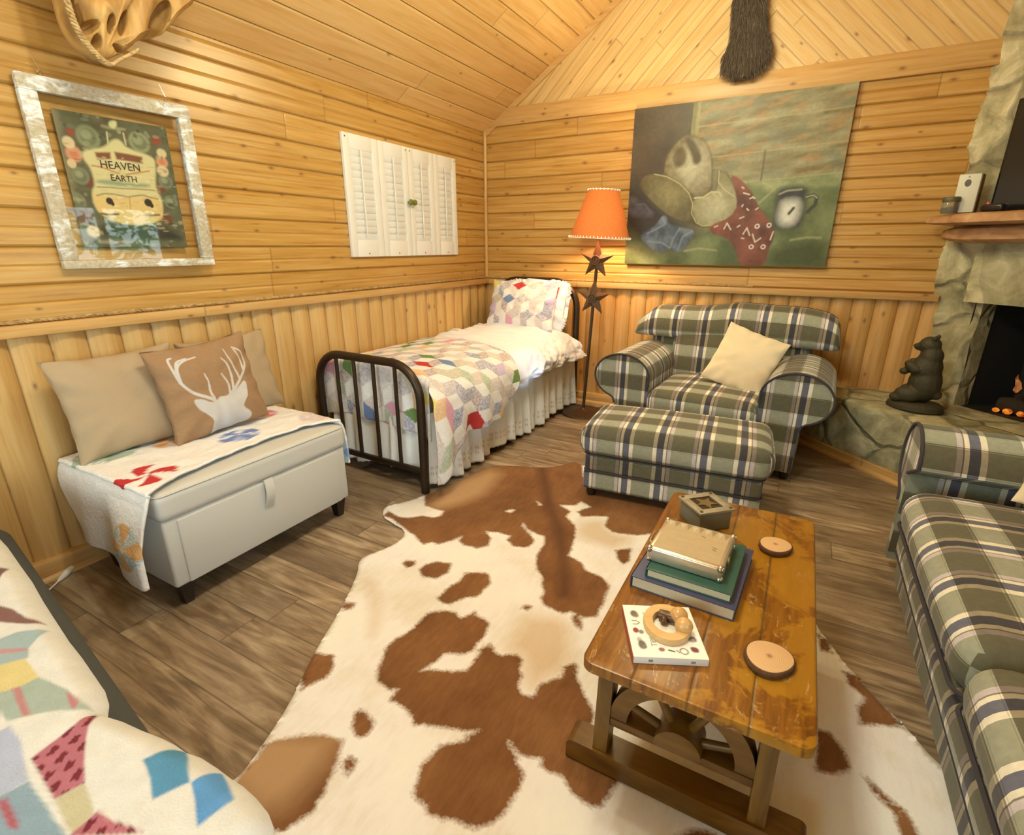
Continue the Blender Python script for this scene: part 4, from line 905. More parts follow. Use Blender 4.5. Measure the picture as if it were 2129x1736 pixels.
# louvred shutter panels
M_screw = plain('dull_screw', ob(120, 110, 84), .4, metallic=.6)
sh = thing('shutter', 'white louvred bifold shutters closed on the left wall above the bed', 'shutter', (.0, -1.1, 1.65), world=True)
ys = [-1.703, -1.392, -1.088, -.785, -.487]
for k in range(4):
    y0, y1 = ys[k] + .0015, ys[k + 1] - .0015; p = Part(); z0, z1 = 1.278, 2.016; fw_ = .055; m0 = z0 + .105; m1 = z1 - .085
    X = .012
    p.box((X, y0 + fw_ / 2, (z0 + z1) / 2), (.022, fw_, z1 - z0), .002); p.box((X, y1 - fw_ / 2, (z0 + z1) / 2), (.022, fw_, z1 - z0), .002)
    p.box((X, (y0 + y1) / 2, (z0 + m0) / 2), (.022, y1 - y0 - 2 * fw_, m0 - z0), .001); p.box((X, (y0 + y1) / 2, (z1 + m1) / 2), (.022, y1 - y0 - 2 * fw_, z1 - m1), .001)
    nl = 13; st = (m1 - m0) / nl
    for i in range(nl):
        zc = m0 + st * (i + .5); tilt = .30 + .05 * math.sin(i * 2.1 + k)
        M = Matrix.Translation((X - .001, (y0 + y1) / 2, zc)) @ Matrix.Rotation(tilt, 4, 'Y')
        p.box((0, 0, 0), (.006, y1 - y0 - 2 * fw_, st * 1.12), .0025, M=M)
    o = p.build('panel', M_white, sh)
    q = Part(); q.box((X + .017, (y0 + y1) / 2 - .01, (m0 + m1) / 2 + .01), (.008, .010, m1 - m0 - .02), .002); q.build('tilt_rod', M_white, o)
    for yy, zz in ((y0 + .02 if k in (0, 2) else y1 - .02, z1 - .022), ((y0 + y1) / 2, z0 + .02)):
        q = Part(); q.lathe([(0, 0), (.005, 0), (.004, .003), (0, .003)], 10, M=Matrix.Translation((.0235, yy, zz)) @ Matrix.Rotation(PI / 2, 4, 'Y'))
        q.build('screw', M_screw, o)
M_gknob = plain('green_glass', ob(112, 116, 40), .12, .2, 40, Coat_Weight=.6)
for s in (-1, 1):
    q = Part(); q.lathe([(0, 0), (.008, 0), (.007, .012), (.017, .016), (.022, .026), (.018, .036), (.008, .041), (0, .042)], 12, M=Matrix.Translation((.024, ys[2] + s * .021, 1.650)) @ Matrix.Rotation(PI / 2, 4, 'Y'))
    q.build('knob', M_gknob, sh)['label'] = 'green glass knob'

# canvas painting: hat, bandana and enamel mug
cwd, chg = 1.412, 1.102; nx, nz = 472, 368
Xc, Zc = np.meshgrid(np.linspace(0, cwd, nx), np.linspace(0, chg, nz), indexing='ij')
pc = Paint(Xc, Zc, ob(120, 112, 66))
def brush(c1, c2, fx, fy, seed, rotk=.0):
    def fn(x, y, d):
        xr = x + rotk * y; n = fbm(xr * fx, (y - rotk * x) * fy, seed, 5); n = np.clip((n - .3) / .4, 0, 1)[:, None]
        return obn(*c1) * (1 - n) + obn(*c2) * n
    return fn
def wallfn(x, y, d):
    n = fbm(x * 5, (y - .1 * x) * 22, 11, 5); n2 = fbm(x * 9 + 4, (y - .25 * x) * 30, 12, 4); n = np.clip((n - .3) / .4, 0, 1)[:, None]; n2 = np.clip((n2 - .55) / .12, 0, 1)[:, None]
    c = obn(124, 106, 56) * (1 - n) + obn(164, 154, 104) * n
    c = c * (1 - .55 * n2) + obn(176, 128, 64) * .55 * n2
    g = np.clip((fbm(x * 7, y * 15, 30, 4) - .55) / .1, 0, 1)[:, None]
    return c * (1 - .45 * g) + obn(112, 116, 84) * .45 * g
pc.fillv(PT['wall'], wallfn, .004, 0)
pc.fillv(PT['dark'], brush((66, 52, 34), (88, 74, 48), 5, 5, 2), .004, 0)
pc.fillv(PT['post'], brush((122, 112, 62), (160, 150, 92), 30, 6, 3), .004, 0)
pc.fillv(PT['tabl'], brush((84, 92, 44), (128, 132, 76), 5, 7, 4), .01, 0)
pc.fillv(PT['tedge'], brush((132, 136, 78), (182, 178, 116), 9, 12, 5), .03, 0)
pc.fill(PT['tdark'], ob(72, 78, 32), .05); pc.fill(PT['shad'], ob(58, 48, 36), .06)
for k in ('line1', 'line2', 'line4'): pc.stroke(PS[k], .008, ob(186, 168, 108), .006, .55)
pc.stroke(PS['line3'], .012, ob(88, 72, 38), .01, .8); pc.stroke(PS['tseam'], .012, ob(178, 176, 112), .012, .6)
def feltfn(cx, cz, r, lo, hi):
    def fn(x, y, d):
        q = np.clip(1 - np.hypot(x - cx, y - cz) / r, 0, 1) + .5 * (fbm(x * 30, y * 30, 8, 4) - .5); q = np.clip(q, 0, 1)[:, None]
        return obn(*lo) * (1 - q) + obn(*hi) * q
    return fn
def cen(k): a = np.array(PT[k]); return a.mean(0)
pc.fillv(PT['brimsh'], brush((120, 108, 66), (150, 138, 90), 9, 9, 6), .006)
pc.stroke(PT['crown'] + PT['crown'][:1], .022, ob(84, 70, 40), .02, .7); pc.stroke(PT['briml'] + PT['briml'][:1], .02, ob(70, 58, 36), .02, .6)
cx, cz = cen('crown'); pc.fillv(PT['crown'], feltfn(cx + .02, cz - .02, .22, (118, 100, 56), (200, 186, 136)), .005); pc.stroke([PT['crown'][11], PT['crown'][12], PT['crown'][13], PT['crown'][0]], .02, ob(96, 80, 44), .03, .6)
pc.fillv(PT['dent1'], brush((84, 70, 36), (112, 96, 56), 12, 12, 6), .012); pc.fillv(PT['dent2'], brush((78, 64, 34), (106, 90, 52), 12, 12, 7), .012)
cx, cz = cen('briml'); pc.fillv(PT['briml'], feltfn(cx - .02, cz + .04, .26, (86, 72, 36), (150, 134, 80)), .005)
pc.fill(PT['band'], ob(118, 104, 60), .02, .7)
cx, cz = cen('brimr'); pc.stroke(PT['brimr'] + PT['brimr'][:1], .016, ob(84, 70, 40), .016, .6); pc.fillv(PT['brimr'], feltfn(cx, cz - .03, .2, (136, 122, 72), (196, 184, 132)), .005)
pc.stroke(PS['hedge'], .007, ob(196, 178, 112), .004, .9); pc.stroke(PS['hedge2'], .007, ob(196, 180, 118), .004, .8)
pc.stroke(PS['cord'], .014, ob(198, 184, 124), .005, .95); pc.stroke(PS['cord2'], .013, ob(190, 176, 116), .005, .95)
pc.fillv(PT['jack'], brush((58, 50, 46), (92, 84, 80), 10, 14, 9), .02)
pc.fillv(PT['cloth'], brush((72, 78, 80), (122, 128, 126), 14, 12, 10), .008)
for k in ('f1', 'f2', 'f3', 'f4'): pc.stroke(PS[k], .010, ob(146, 150, 146), .012, .75)
pc.stroke(PS['f5'], .012, ob(106, 96, 92), .014, .7)
pc.fillv(PT['ban'], brush((92, 44, 26), (142, 76, 48), 9, 9, 13), .006)
for k in PM: pc.stroke(k, .010, ob(214, 190, 152), .004, .95)
for x, z in PR: pc.ell(x, z, .017, .017, ob(226, 206, 176), .25, 1, .5)
pc.fillv(PT['mug'], brush((44, 42, 34), (70, 68, 54), 8, 8, 14), .02, 1)
pc.fill(PT['mugw'], ob(224, 214, 178), .03); pc.stroke(PS['mspot'], .018, ob(60, 56, 42), .01)
pc.stroke(PS['mrim'], .012, ob(160, 152, 112), .008, .9); pc.stroke(PS['mh'], .022, ob(62, 60, 44), .008); pc.stroke(PS['mh'][:3], .008, ob(168, 160, 116), .006)
pc.stroke(PS['hl1'], .010, ob(178, 172, 108), .016, .8); pc.stroke(PS['hl2'], .010, ob(176, 170, 104), .016, .8)
n = fbm(pc.X * 60, pc.Y * 60, 77, 3); pc.c *= (.72 + .26 * n)[:, None]
cv = thing('painting', 'large unframed canvas painting of cowboy hat, red bandana and enamel mug', 'painting', (2.05, -.02, 1.765), world=True)
gridmesh('painted_face', np.stack([Xc + 1.348, np.full(Xc.shape, -.0405), Zc + 1.214], -1), vcol('oil_paint', .42, .05, 120, .18, 260, spec=.4), pc.c.reshape(nx, nz, 3), cv)
p = Part(); p.box((1.348 + cwd / 2, -.022, 1.214 + chg / 2), (cwd, .036, chg), .003); p.build('stretched_canvas', plain('canvas_edge', ob(170, 150, 96), .8), cv)

# outlet
ou = thing('outlet', 'white wall outlet plate behind the plaid armchair', 'outlet', (1.203, -.045, .30), world=True)
p = Part(); p.box((1.203, -.0395, .300), (.078, .010, .118), .004); p.build('plate', M_white, ou)
p = Part()
for dz in (.028, 0, -.028): p.box((1.203, -.0455, .300 + dz), (.016 if dz else .008, .004, .012 if dz else .008), .001)
p.build('socket', plain('socket_grey', ob(120, 108, 84), .5), ou)
# ================================================================== patchwork
PAL = [(194, 62, 54), (116, 138, 72), (116, 134, 156), (236, 206, 96), (234, 196, 156), (234, 184, 122), (150, 150, 154), (206, 180, 184), (226, 162, 160),
       (214, 190, 160), (186, 190, 146), (186, 160, 140), (216, 196, 170), (196, 178, 160), (206, 190, 150), (226, 206, 180), (170, 160, 160)]
PRINT = [0, 0, 0, 0, 1, 1, 2, 0, 0, 2, 1, 2, 2, 2, 1, 1, 2]
PALC = np.array([ob(*c) for c in PAL]); CREAM = obn(242, 228, 196)
def tumbling(u, v, s, seed=0, white=.0):
    sh_ = u.shape; u = u.ravel(); v = v.ravel(); a = math.sqrt(3) * s
    best = np.full(u.shape, 1e9); I = np.zeros(u.shape, int); J = np.zeros(u.shape, int); DX = np.zeros(u.shape); DY = np.zeros(u.shape)
    j0 = np.round(v / (1.5 * s)).astype(int)
    for dj in (-1, 0, 1):
        j = j0 + dj; i0 = np.round(u / a - .5 * (j % 2)).astype(int)
        for di in (-1, 0, 1):
            i = i0 + di; dx = u - (i + .5 * (j % 2)) * a; dy = v - j * 1.5 * s; d = dx * dx + dy * dy; m = d < best
            best[m] = d[m]; I[m] = i[m]; J[m] = j[m]; DX[m] = dx[m]; DY[m] = dy[m]
    k = np.floor(((np.arctan2(DY, DX) - PI / 2) % (2 * PI)) / (2 * PI / 3)).astype(int) % 3
    h = _h(I * 3 + k, J * 7 + 11, seed); pi_ = np.minimum((h * len(PAL)).astype(int), len(PAL) - 1)
    bright = (_h(I * 5 + k, J * 3 + 2, seed + 9) < .62) & (pi_ < 9)
    pi_ = np.where(bright | (pi_ >= 9), pi_, 9 + (pi_ * 7 + k) % 8)
    c = PALC[pi_].copy(); pr = np.array(PRINT)[pi_]
    n1 = vn(u * 260, v * 260, 3); n2 = vn(u * 180 + 7, v * 180, 5)
    w = np.where(pr == 2, (n1 > .5) * .5, np.where(pr == 1, (n2 > .62) * .35, 0.0))[:, None]
    c = c * (1 - w) + CREAM * w
    wh = (k == 0) | (_h(I + k * 3, J, seed + 4) < white)
    c[wh] = CREAM
    return c.reshape(*sh_, 3)

def cat_rom(pts, n):
    P = np.array(pts, float); P = np.vstack([2 * P[0] - P[1], P, 2 * P[-1] - P[-2]]); m = len(P) - 3; out = []
    for q in np.linspace(0, m - 1e-9, n):
        i = int(q); t = q - i; p0, p1, p2, p3 = P[i:i + 4]
        out.append(.5 * (2 * p1 + (p2 - p0) * t + (2 * p0 - 5 * p1 + 4 * p2 - p3) * t * t + (3 * p1 - p0 - 3 * p2 + p3) * t ** 3))
    return np.array(out)

# ================================================================== iron bed in the corner
BM = Matrix.Translation((.53, -2.19, 0)) @ Matrix.Rotation(math.radians(-1.75), 4, 'Z')
BMn = np.array(BM)
def bw(P): return P @ BMn[:3, :3].T + BMn[:3, 3]
bed = thing('bed', 'single iron bed with bronze tube headboard and footboard in the corner', 'bed', (.53, -1.2, 0), world=True)
def hoop(y, half, top, R, r, z0=0.0):
    pts = [(-half, y, z0), (-half, y, .25 * top)]
    pts += [(-half + R - R * math.cos(t), y, top - R + R * math.sin(t)) for t in np.linspace(0, PI / 2, 9)]
    pts += [(half - R + R * math.sin(t), y, top - R + R * math.cos(t)) for t in np.linspace(0, PI / 2, 9)]
    return pts + [(half, y, .25 * top), (half, y, z0)]
p = Part(); p.tube(hoop(0, .40, .742, .19, .024), .024, 14, M=BM); p.build('footboard', M_iron, bed, angle=60)
p = Part(); p.tube(hoop(2.04, .405, 1.065, .22, .027), .027, 14, M=BM); p.build('headboard', M_iron, bed, angle=60)
for x in (-.235, -.09, .063, .228):
    p = Part(); p.cyl((x, 0, .13), (x, 0, .738), .0115, seg=10, M=BM); p.build('spindle', M_iron, bed)
for x in (-.235, -.09, .063, .228):
    p = Part(); p.cyl((x, 2.04, .3), (x, 2.04, 1.06), .0115, seg=10, M=BM); p.build('spindle', M_iron, bed)
p = Part(); p.box((0, 0, .13), (.79, .022, .034), .005, M=BM); p.build('foot_rail', M_iron, bed)
p = Part(); p.box((0, 2.04, .3), (.80, .022, .034), .005, M=BM); p.build('head_rail', M_iron, bed)
for x in (-.385, .385):
    p = Part(); p.box((x, 1.02, .255), (.03, 2.02, .06), .004, M=BM); p.build('side_rail', M_iron, bed)
p = Part(); rcube(p, (0, 1.03, .42), (.80, 1.90, .30), .06, 8, M=BM); p.build('mattress', M_sheet, bed, angle=70)

# gathered bed skirt with an eyelet hem
def skirt_rows(path, ztop, zbot, amp, seed, n):
    L = [0.0]
    for i in range(1, len(path)): L.append(L[-1] + math.dist(path[i], path[i - 1]))
    t = np.linspace(0, L[-1], n); X = np.interp(t, L, [q[0] for q in path]); Y = np.interp(t, L, [q[1] for q in path])
    dx = np.gradient(X, t); dy = np.gradient(Y, t); nrm = np.hypot(dx, dy); nx_, ny_ = dy / nrm, -dx / nrm
    m = 26; P = np.zeros((n, m, 3)); ph_ = t * 2 * PI / .125 + 6 * vn(t * 5, t * 0, seed)
    for j in range(m):
        f = j / (m - 1); a = amp * (.25 + .95 * f)
        w = a * np.sin(ph_ + .5 * np.sin(t * 9 + f)) + a * .7 * np.sin(ph_ * .43 + 2) + .012 * f
        z = ztop + (zbot + .016 * np.sin(t * 7 + seed) + (.006 * np.abs(np.sin(t * PI / .03)) if j == m - 1 else 0) - ztop) * f
        P[:, j, 0] = X + nx_ * w; P[:, j, 1] = Y + ny_ * w; P[:, j, 2] = z
    return P, t
P, t_ = skirt_rows([(-.36, .055), (.385, .055)], .46, .075, .013, 4, 150)
colS = np.tile(obn(242, 232, 208), (*P.shape[:2], 1))
skirt = gridmesh('bed_skirt', bw(P), vcol('eyelet_cotton', .92, .03, 90, .2), colS, thick=.0015)
tag(skirt, 'gathered white eyelet bed skirt hanging below the iron bed', 'bed skirt')
P, t_ = skirt_rows([(.425, .03), (.43, 1.0), (.42, 1.98)], .47, .03, .017, 9, 420)
colS = np.tile(obn(242, 232, 208), (*P.shape[:2], 1))
eye = (np.sin(t_ * 2 * PI / .011) > .55)
for j in (19, 21): colS[eye, j] = obn(176, 160, 132)
gridmesh('side_panel', bw(P), skirt.data.materials[0], colS, skirt, thick=.0015)

# comforter
DUV = [(-.425, .47), (-.44, .58), (-.405, .645), (-.27, .68), (-.02, .695), (.2, .685), (.34, .66), (.43, .62), (.487, .56), (.507, .50), (.50, .455)]
ns, nt_ = 120, 230
pr = cat_rom(DUV, ns); ty = np.linspace(.05, 1.985, nt_)
S_, T_ = np.meshgrid(np.linspace(0, 1, ns), ty, indexing='ij')
X = pr[:, 0][:, None] + 0 * T_; Z = pr[:, 1][:, None] + 0 * T_
dX = np.gradient(pr[:, 0]); dZ = np.gradient(pr[:, 1]); nn = np.hypot(dX, dZ); NX = (-dZ / nn)[:, None]; NZ = (dX / nn)[:, None]
w = .030 * (fbm(S_ * 5, T_ * 3.2, 31, 3) - .5) + .022 * (fbm(S_ * 9 + T_ * 2.2, T_ * 9 - S_ * 4, 33, 3) - .5) * (T_ > .5)
rid = 1 - np.abs(2 * fbm(S_ * 3.5 + T_ * 1.1, T_ * 5, 40, 3) - 1); qz = np.clip((T_ - 1.0) / .15, 0, 1); w = w * (.35 + .65 * qz) + qz * .030 * np.clip(rid - .72, 0, 1) / .28
rid = 1 - np.abs(2 * fbm(S_ * 6 - T_ * 1.6, T_ * 9 + S_ * 3, 44, 3) - 1); w = w + qz * .014 * np.clip(rid - .70, 0, 1) / .30
pinc = np.clip((S_ - .8) / .2, 0, 1); w = w + .016 * pinc * np.sin(T_ * 24 + 3 * np.sin(T_ * 5))
endf = np.clip((1.985 - T_) / .10, 0, 1) ** .5
Z2 = .47 + (Z + NZ * w - .47) * (.55 + .45 * endf); X2 = X + NX * w
Z2 = Z2 + np.clip(S_ - .86, 0, 1) * 1.1 * (.10 * np.clip((T_ - 1.2) / .7, 0, 1) + .02 * np.sin(T_ * 6))
duv = gridmesh('comforter', bw(np.stack([X2, T_, Z2], -1)), M_sheet, None, thick=.02)
tag(duv, 'puffy white comforter spread over the iron bed', 'comforter')

# patchwork quilt over the foot of the bed
QPR = [(-.44, .42), (-.456, .58), (-.42, .66), (-.28, .697), (-.02, .712), (.2, .702), (.345, .677), (.44, .637), (.503, .575), (.525, .50), (.535, .42), (.53, .30)]
ns, nt_ = 190, 150
pr = cat_rom(QPR, ns); arc = np.r_[0, np.cumsum(np.hypot(*np.diff(pr, axis=0).T))]
f_ = np.linspace(0, 1, nt_); S_, F_ = np.meshgrid(np.linspace(0, 1, ns), f_, indexing='ij')
yend = np.interp(np.linspace(0, 1, ns), [0, .25, .6, .8, 1], [.99, .95, .90, .86, .69]) + .012 * np.sin(np.linspace(0, 1, ns) * 23)
ybeg = np.interp(np.linspace(0, 1, ns), [0, .60, .67, .8, 1], [.075, .075, .0, -.035, -.05])
T_ = ybeg[:, None] + (yend - ybeg)[:, None] * F_
X = pr[:, 0][:, None] + 0 * F_; Z = pr[:, 1][:, None] + 0 * F_
dX = np.gradient(pr[:, 0]); dZ = np.gradient(pr[:, 1]); nn = np.hypot(dX, dZ); NX = (-dZ / nn)[:, None]; NZ = (dX / nn)[:, None]
w = .016 * (fbm(S_ * 6, T_ * 5, 51, 3) - .5)
side = np.clip((S_ - .70) / .30, 0, 1)
w = w + side * (.020 * np.sin(T_ * 15 + .6) + .014 * np.sin(T_ * 31 + 1))
X = X + NX * w; Z = Z + NZ * w
droop = np.clip((.28 - T_) / .30, 0, 1) ** 1.3; Z = Z - droop * np.clip((S_ - .80) / .20, 0, 1) * .20
X = X + droop * np.clip((S_ - .74) / .2, 0, 1) * .012
hemc = tumbling(arc[:, None] + 0 * F_ + .02, T_, .09, 5)
M_quilt = vcol('patchwork_cotton', .92, .04, 70, .55, 240, quilt=30)
qm = gridmesh('patchwork_quilt', bw(np.stack([X, T_, Z], -1)), M_quilt, hemc, thick=.007)
tag(qm, 'tumbling block patchwork quilt draped over the foot of the iron bed', 'quilt')
nx_, nz_ = 130, 60
x_ = np.linspace(-.43, .425, nx_); d_ = np.linspace(0, .36, nz_)
Xf, Df = np.meshgrid(x_, d_, indexing='ij')
ztop = np.interp(x_, pr[:, 0], pr[:, 1]); bend = np.clip(Df / .06, 0, 1)
Yf = .075 - .028 * np.sin(bend * PI / 2) + .010 * np.sin(Xf * 22) * Df / .3
Zf = ztop[:, None] - np.maximum(Df - .018, Df * .6) - .012 * np.sin(Xf * 5 + 1) * Df / .3
gridmesh('front_drop', bw(np.stack([Xf, Yf, Zf], -1)), M_quilt, tumbling(np.interp(Xf, pr[:, 0], arc) + .02, .075 - Df, .09, 5), qm, thick=.007)

# bed pillows
def pcol(a, b, front):
    c = tumbling(a * .33 + .03, b * .2 + .05, .082, 23, .05)
    return c if front else np.tile(CREAM, (*a.shape, 1))
Mp = basis((.585, -.375, .868), (1, -.03, 0), (-.0, .40, 1))
pl = pillow('pillow', .65, .43, .17, M_quilt, Mp, pcol, 5, 90, .06)
tag(pl, 'patchwork pillow with coloured diamonds leaning on the iron headboard', 'pillow')
# ruffled sham behind it
sm = thing('pillow', 'white ruffle edged pillow behind the patchwork pillow', 'pillow', (.64, -.27, .85), world=True)
Ms = basis((.655, -.285, .865), (1, -.03, 0), (0, .34, 1))
pillow('cushion', .60, .40, .13, M_sheet, Ms, None, 8, 40, .05, parent=sm)
n = 260; ring = []; outl = []
for i in range(n):
    t = 2 * PI * i / n; cx = abs(math.cos(t)) ** .35 * math.copysign(1, math.cos(t)); cy = abs(math.sin(t)) ** .35 * math.copysign(1, math.sin(t)); outl.append((cx, cy, t))
R = np.zeros((n + 1, 7, 3))
for i in range(n + 1):
    cx, cy, t = outl[i % n]
    for j in range(7):
        f = j / 6; e = .034 * f + .004 * math.sin(t * 44) * f
        R[i, j] = tuple(Ms @ Vector((cx * (.29 + e), cy * (.19 + e), .012 * f * math.sin(t * 60 + .5))))
gridmesh('ruffle', R, M_sheet, None, sm, thick=.0015)

# ================================================================== storage bench against the left wall
bn = thing('storage_bench', 'pale upholstered storage bench with dark tapered legs below the picture frame', 'bench', (.43, -3.03, 0), world=True)
x0, x1, y0, y1 = .13, .738, -3.468, -2.588
p = Part(); p.box(((x0 + x1) / 2, (y0 + y1) / 2, .245), (x1 - x0, y1 - y0, .285), .012, 3); p.build('body', M_vinyl, bn)
p = Part(); p.box((x1 + .001, (y0 + y1) / 2 + .0, .243), (.012, y1 - y0 - .10, .272), .006, 3); p.build('front_panel', M_vinyl, bn)
p = Part(); rcube(p, ((x0 + x1) / 2 + .003, (y0 + y1) / 2, .441), (x1 - x0 + .018, y1 - y0 + .018, .112), .028, 12, .012); p.build('lid', M_vinyl, bn, angle=80)
def rrect(cx, cy, w, h, r, z, n=6):
    pts = []
    for sx, sy, a in ((1, 1, 0), (-1, 1, PI / 2), (-1, -1, PI), (1, -1, 3 * PI / 2)):
        for k in range(n + 1):
            t = a + PI / 2 * k / n; pts.append((cx + sx * (w / 2 - r) + r * math.cos(t), cy + sy * (h / 2 - r) + r * math.sin(t), z))
    return pts
p = Part(); p.tube(rrect((x0 + x1) / 2 + .003, (y0 + y1) / 2, x1 - x0 + .010, y1 - y0 + .010, .03, .490), .0035, 6, True); p.build('piping', M_vinyl, bn)
for lx in (x0 + .05, x1 - .05):
    for ly in (y0 + .05, y1 - .04):
        p = Part(); p.loft([[(lx + a * .024 * 1.25, ly + b * .024 * 1.25, .108) for a, b in ((-1, -1), (1, -1), (1, 1), (-1, 1))], [(lx + a * .017, ly + b * .017, 0) for a, b in ((-1, -1), (1, -1), (1, 1), (-1, 1))]]); p.build('leg', M_darkleg, bn, smooth=False)
p = Part(); rows = []
for k in range(9):
    f = k / 8; rows.append([(x1 + .012 + .016 * math.sin(f * PI) + .003, -3.035 + s - .012 * f, .392 - .125 * f) for s in (-.02, .02)] + [(x1 + .007 + .016 * math.sin(f * PI) + .001, -3.035 + s - .012 * f, .392 - .125 * f) for s in (.02, -.02)])
p.loft(rows); p.build('pull_strap', M_vinyl, bn, angle=60)

# white pinwheel quilt folded over the bench
ny_, nx_ = 200, 90
# path over y: left drop, top, right drop
pathY = [(-3.515, .165), (-3.512, .30), (-3.503, .44), (-3.480, .502), (-3.44, .512), (-3.0, .516), (-2.62, .512), (-2.575, .498), (-2.557, .42), (-2.552, .27)]
py = cat_rom(pathY, ny_)
fe_y = [-3.52, -3.49, -3.36, -3.13, -2.90, -2.715, -2.60, -2.55]; fe_x = [.745, .742, .690, .657, .640, .648, .700, .722]
sY = py[:, 0]; xf = np.interp(sY, fe_y, fe_x); xb = np.full(ny_, .075)
A_, F_ = np.meshgrid(np.arange(ny_), np.linspace(0, 1, nx_), indexing='ij')
leftd = np.clip((.46 - py[:, 1]) / .36, 0, 1) * (sY < -3.4)
xbk = xb + .22 * leftd ** 1.2
Xq = xbk[:, None] + (xf - xbk)[:, None] * F_; Yq = sY[:, None] + 0 * F_; Zq = py[:, 1][:, None] + 0 * F_
lz = leftd[:, None]
Zq = Zq + lz * (.055 * (1 - F_))                    # back of the drop is shorter
roll = np.clip((F_ - .58) / .42, 0, 1); lz2 = np.clip(lz * 2.2, 0, 1)
Yq = Yq - lz * .012 * (1 + np.sin(Xq * 26)) - .055 * lz2 * np.sin(roll * PI * .82)
Xq = Xq + lz2 * (.030 * np.sin(roll * PI * .75) - .03 * np.clip((F_ - .93) / .07, 0, 1))
Zq = Zq + .007 * (fbm(Xq * 16, Yq * 16, 61, 3) - .5) * 2 + .004 * np.clip((F_ - .93) / .07, 0, 1)
arcq = np.r_[0, np.cumsum(np.hypot(*np.diff(py, axis=0).T))]
Yflat = np.where(sY < -3.47, -3.47 - (np.interp(-3.47, sY, arcq) - arcq), np.where(sY > -2.58, -2.58 + (arcq - np.interp(-2.58, sY, arcq)), sY))
Yfl = Yflat[:, None] + 0 * F_
bp = Paint(Xq, Yfl, ob(244, 230, 198))
pin = [((226, 150, 70), (206, 178, 140)), ((120, 132, 162), (168, 172, 184)), ((196, 52, 46), None), ((226, 128, 124), (234, 170, 158)), ((174, 184, 146), (160, 172, 132)), ((232, 200, 172), (216, 188, 172)), ((232, 176, 104), (190, 206, 176)), ((150, 172, 190), (200, 210, 214))]
for (cx, cy), (c1, c2), r in zip(BQ + [(.655, -3.70), (.66, -2.40)], pin, (.085, .085, .098, .08, .11, .075, .085, .08)):
    dx, dy = bp.X - cx, bp.Y - cy; d = np.hypot(dx, dy); i = np.nonzero(d < r)[0]
    ang = (np.arctan2(dy[i], dx[i]) + .25 + (.5 * d[i] / r if c2 is None else 0)) % (2 * PI); k = np.floor(ang / (PI / 4)).astype(int)
    m = k % 2 == 0
    bp.c[i[m]] = ob(*c1)
    if c2 is not None:
        bp.c[i[~m]] = ob(*c2); sp = vn(bp.X[i[~m]] * 150, bp.Y[i[~m]] * 150, 4) > .6; bp.c[i[~m][sp]] = ob(236, 226, 204)
    elif True:
        bp.c[i[~m]] = ob(244, 230, 198)
thq = gridmesh('throw_quilt', np.stack([Xq, Yq, Zq], -1), vcol('pinwheel_cotton', .93, .03, 70, .6, 240, quilt=42), bp.c.reshape(ny_, nx_, 3), thick=.010)
tag(thq, 'white quilt with coloured pinwheels folded over the storage bench', 'quilt')

# cushions on the bench
def flat(c): 
    c = obn(*c); return lambda a, b, f: np.tile(c, (*a.shape, 1))
cl = pillow('cushion', .47, .43, .16, M_linen, basis((.20, -3.25, .722), (.06, 1, .02), (-.28, -.03, 1)), None, 3, 40, .09)
tag(cl, 'plain beige cushion at the left end of the storage bench', 'cushion')
cr = pillow('cushion', .45, .42, .15, M_linen, basis((.165, -2.742, .715), (.03, 1, .03), (-.22, -.0, 1)), None, 6, 40, .09)
tag(cr, 'plain beige cushion half hidden behind the deer cushion', 'cushion')
def deercol(a, b, front):
    s = a.shape; P_ = Paint(a, b, ob(160, 120, 76)); n = fbm(P_.X * 30, P_.Y * 30, 5, 3); P_.c *= (.93 + .14 * n)[:, None]
    if front:
        W_ = ob(206, 190, 160)
        P_.fill(DEER, W_, .012, 1, 1)
        wd = [.062, .05, .045, .05, .062, .045, .045, .05, .05]
        for k, pth in enumerate(ANT):
            q = [tuple(z) for z in cat_rom(pth, 24)] if len(pth) > 2 else pth
            m = len(q)
            for i in range(m - 1):
                f = i / (m - 1); P_.stroke([q[i], q[i + 1]], wd[k] * (1.15 - .65 * f), W_, .012)
    return P_.c.reshape(*s, 3)
dc = pillow('cushion', .445, .43, .15, vcol('printed_linen', .95, .03, 200, .3, 320), basis((.345, -2.972, .735), (.05, 1, .07), (-.2, -.07, 1)), deercol, 4, 190, .085)
tag(dc, 'tan cushion printed with a white stag head on the storage bench', 'cushion')

# ================================================================== foreground daybed with wedding ring quilt
db = thing('daybed', 'charcoal daybed edge in the near left corner under a quilt', 'daybed', (1.0, -4.3, 0), world=True)
dM = Matrix.Translation((1.065, -3.853, 0)) @ Matrix.Rotation(math.radians(-8.5), 4, 'Z')
p = Part(); rcube(p, (-.03, -.50, .23), (1.86, 1.0, .26), .07, 8, M=dM); p.build('base', M_char, db, angle=80)
p = Part(); rcube(p, (0.02, -.56, .44), (1.92, .95, .16), .06, 8, M=dM); p.build('mattress', M_char, db, angle=80)
for sx in (-.9, .8):
    for sy in (-.1, -.9):
        p = Part(); p.cyl(tuple(dM @ Vector((sx, sy, .11))), tuple(dM @ Vector((sx, sy, 0))), .03, .022, 12); p.build('leg', M_darkleg, db)
ex = np.array([q[0] for q in FQ_EDGE]); ey = np.array([q[1] for q in FQ_EDGE])
o_ = np.argsort(ex); ex, ey = ex[o_], ey[o_]
nx_, ny_ = 560, 170
xs = np.linspace(.13, 2.10, nx_); yed = np.interp(xs, ex, ey)
tt = np.linspace(0, 1, ny_) ** 1.6
Xg = xs[:, None] + 0 * tt; depth = 1.0
Yg = yed[:, None] - depth * tt[None, :]
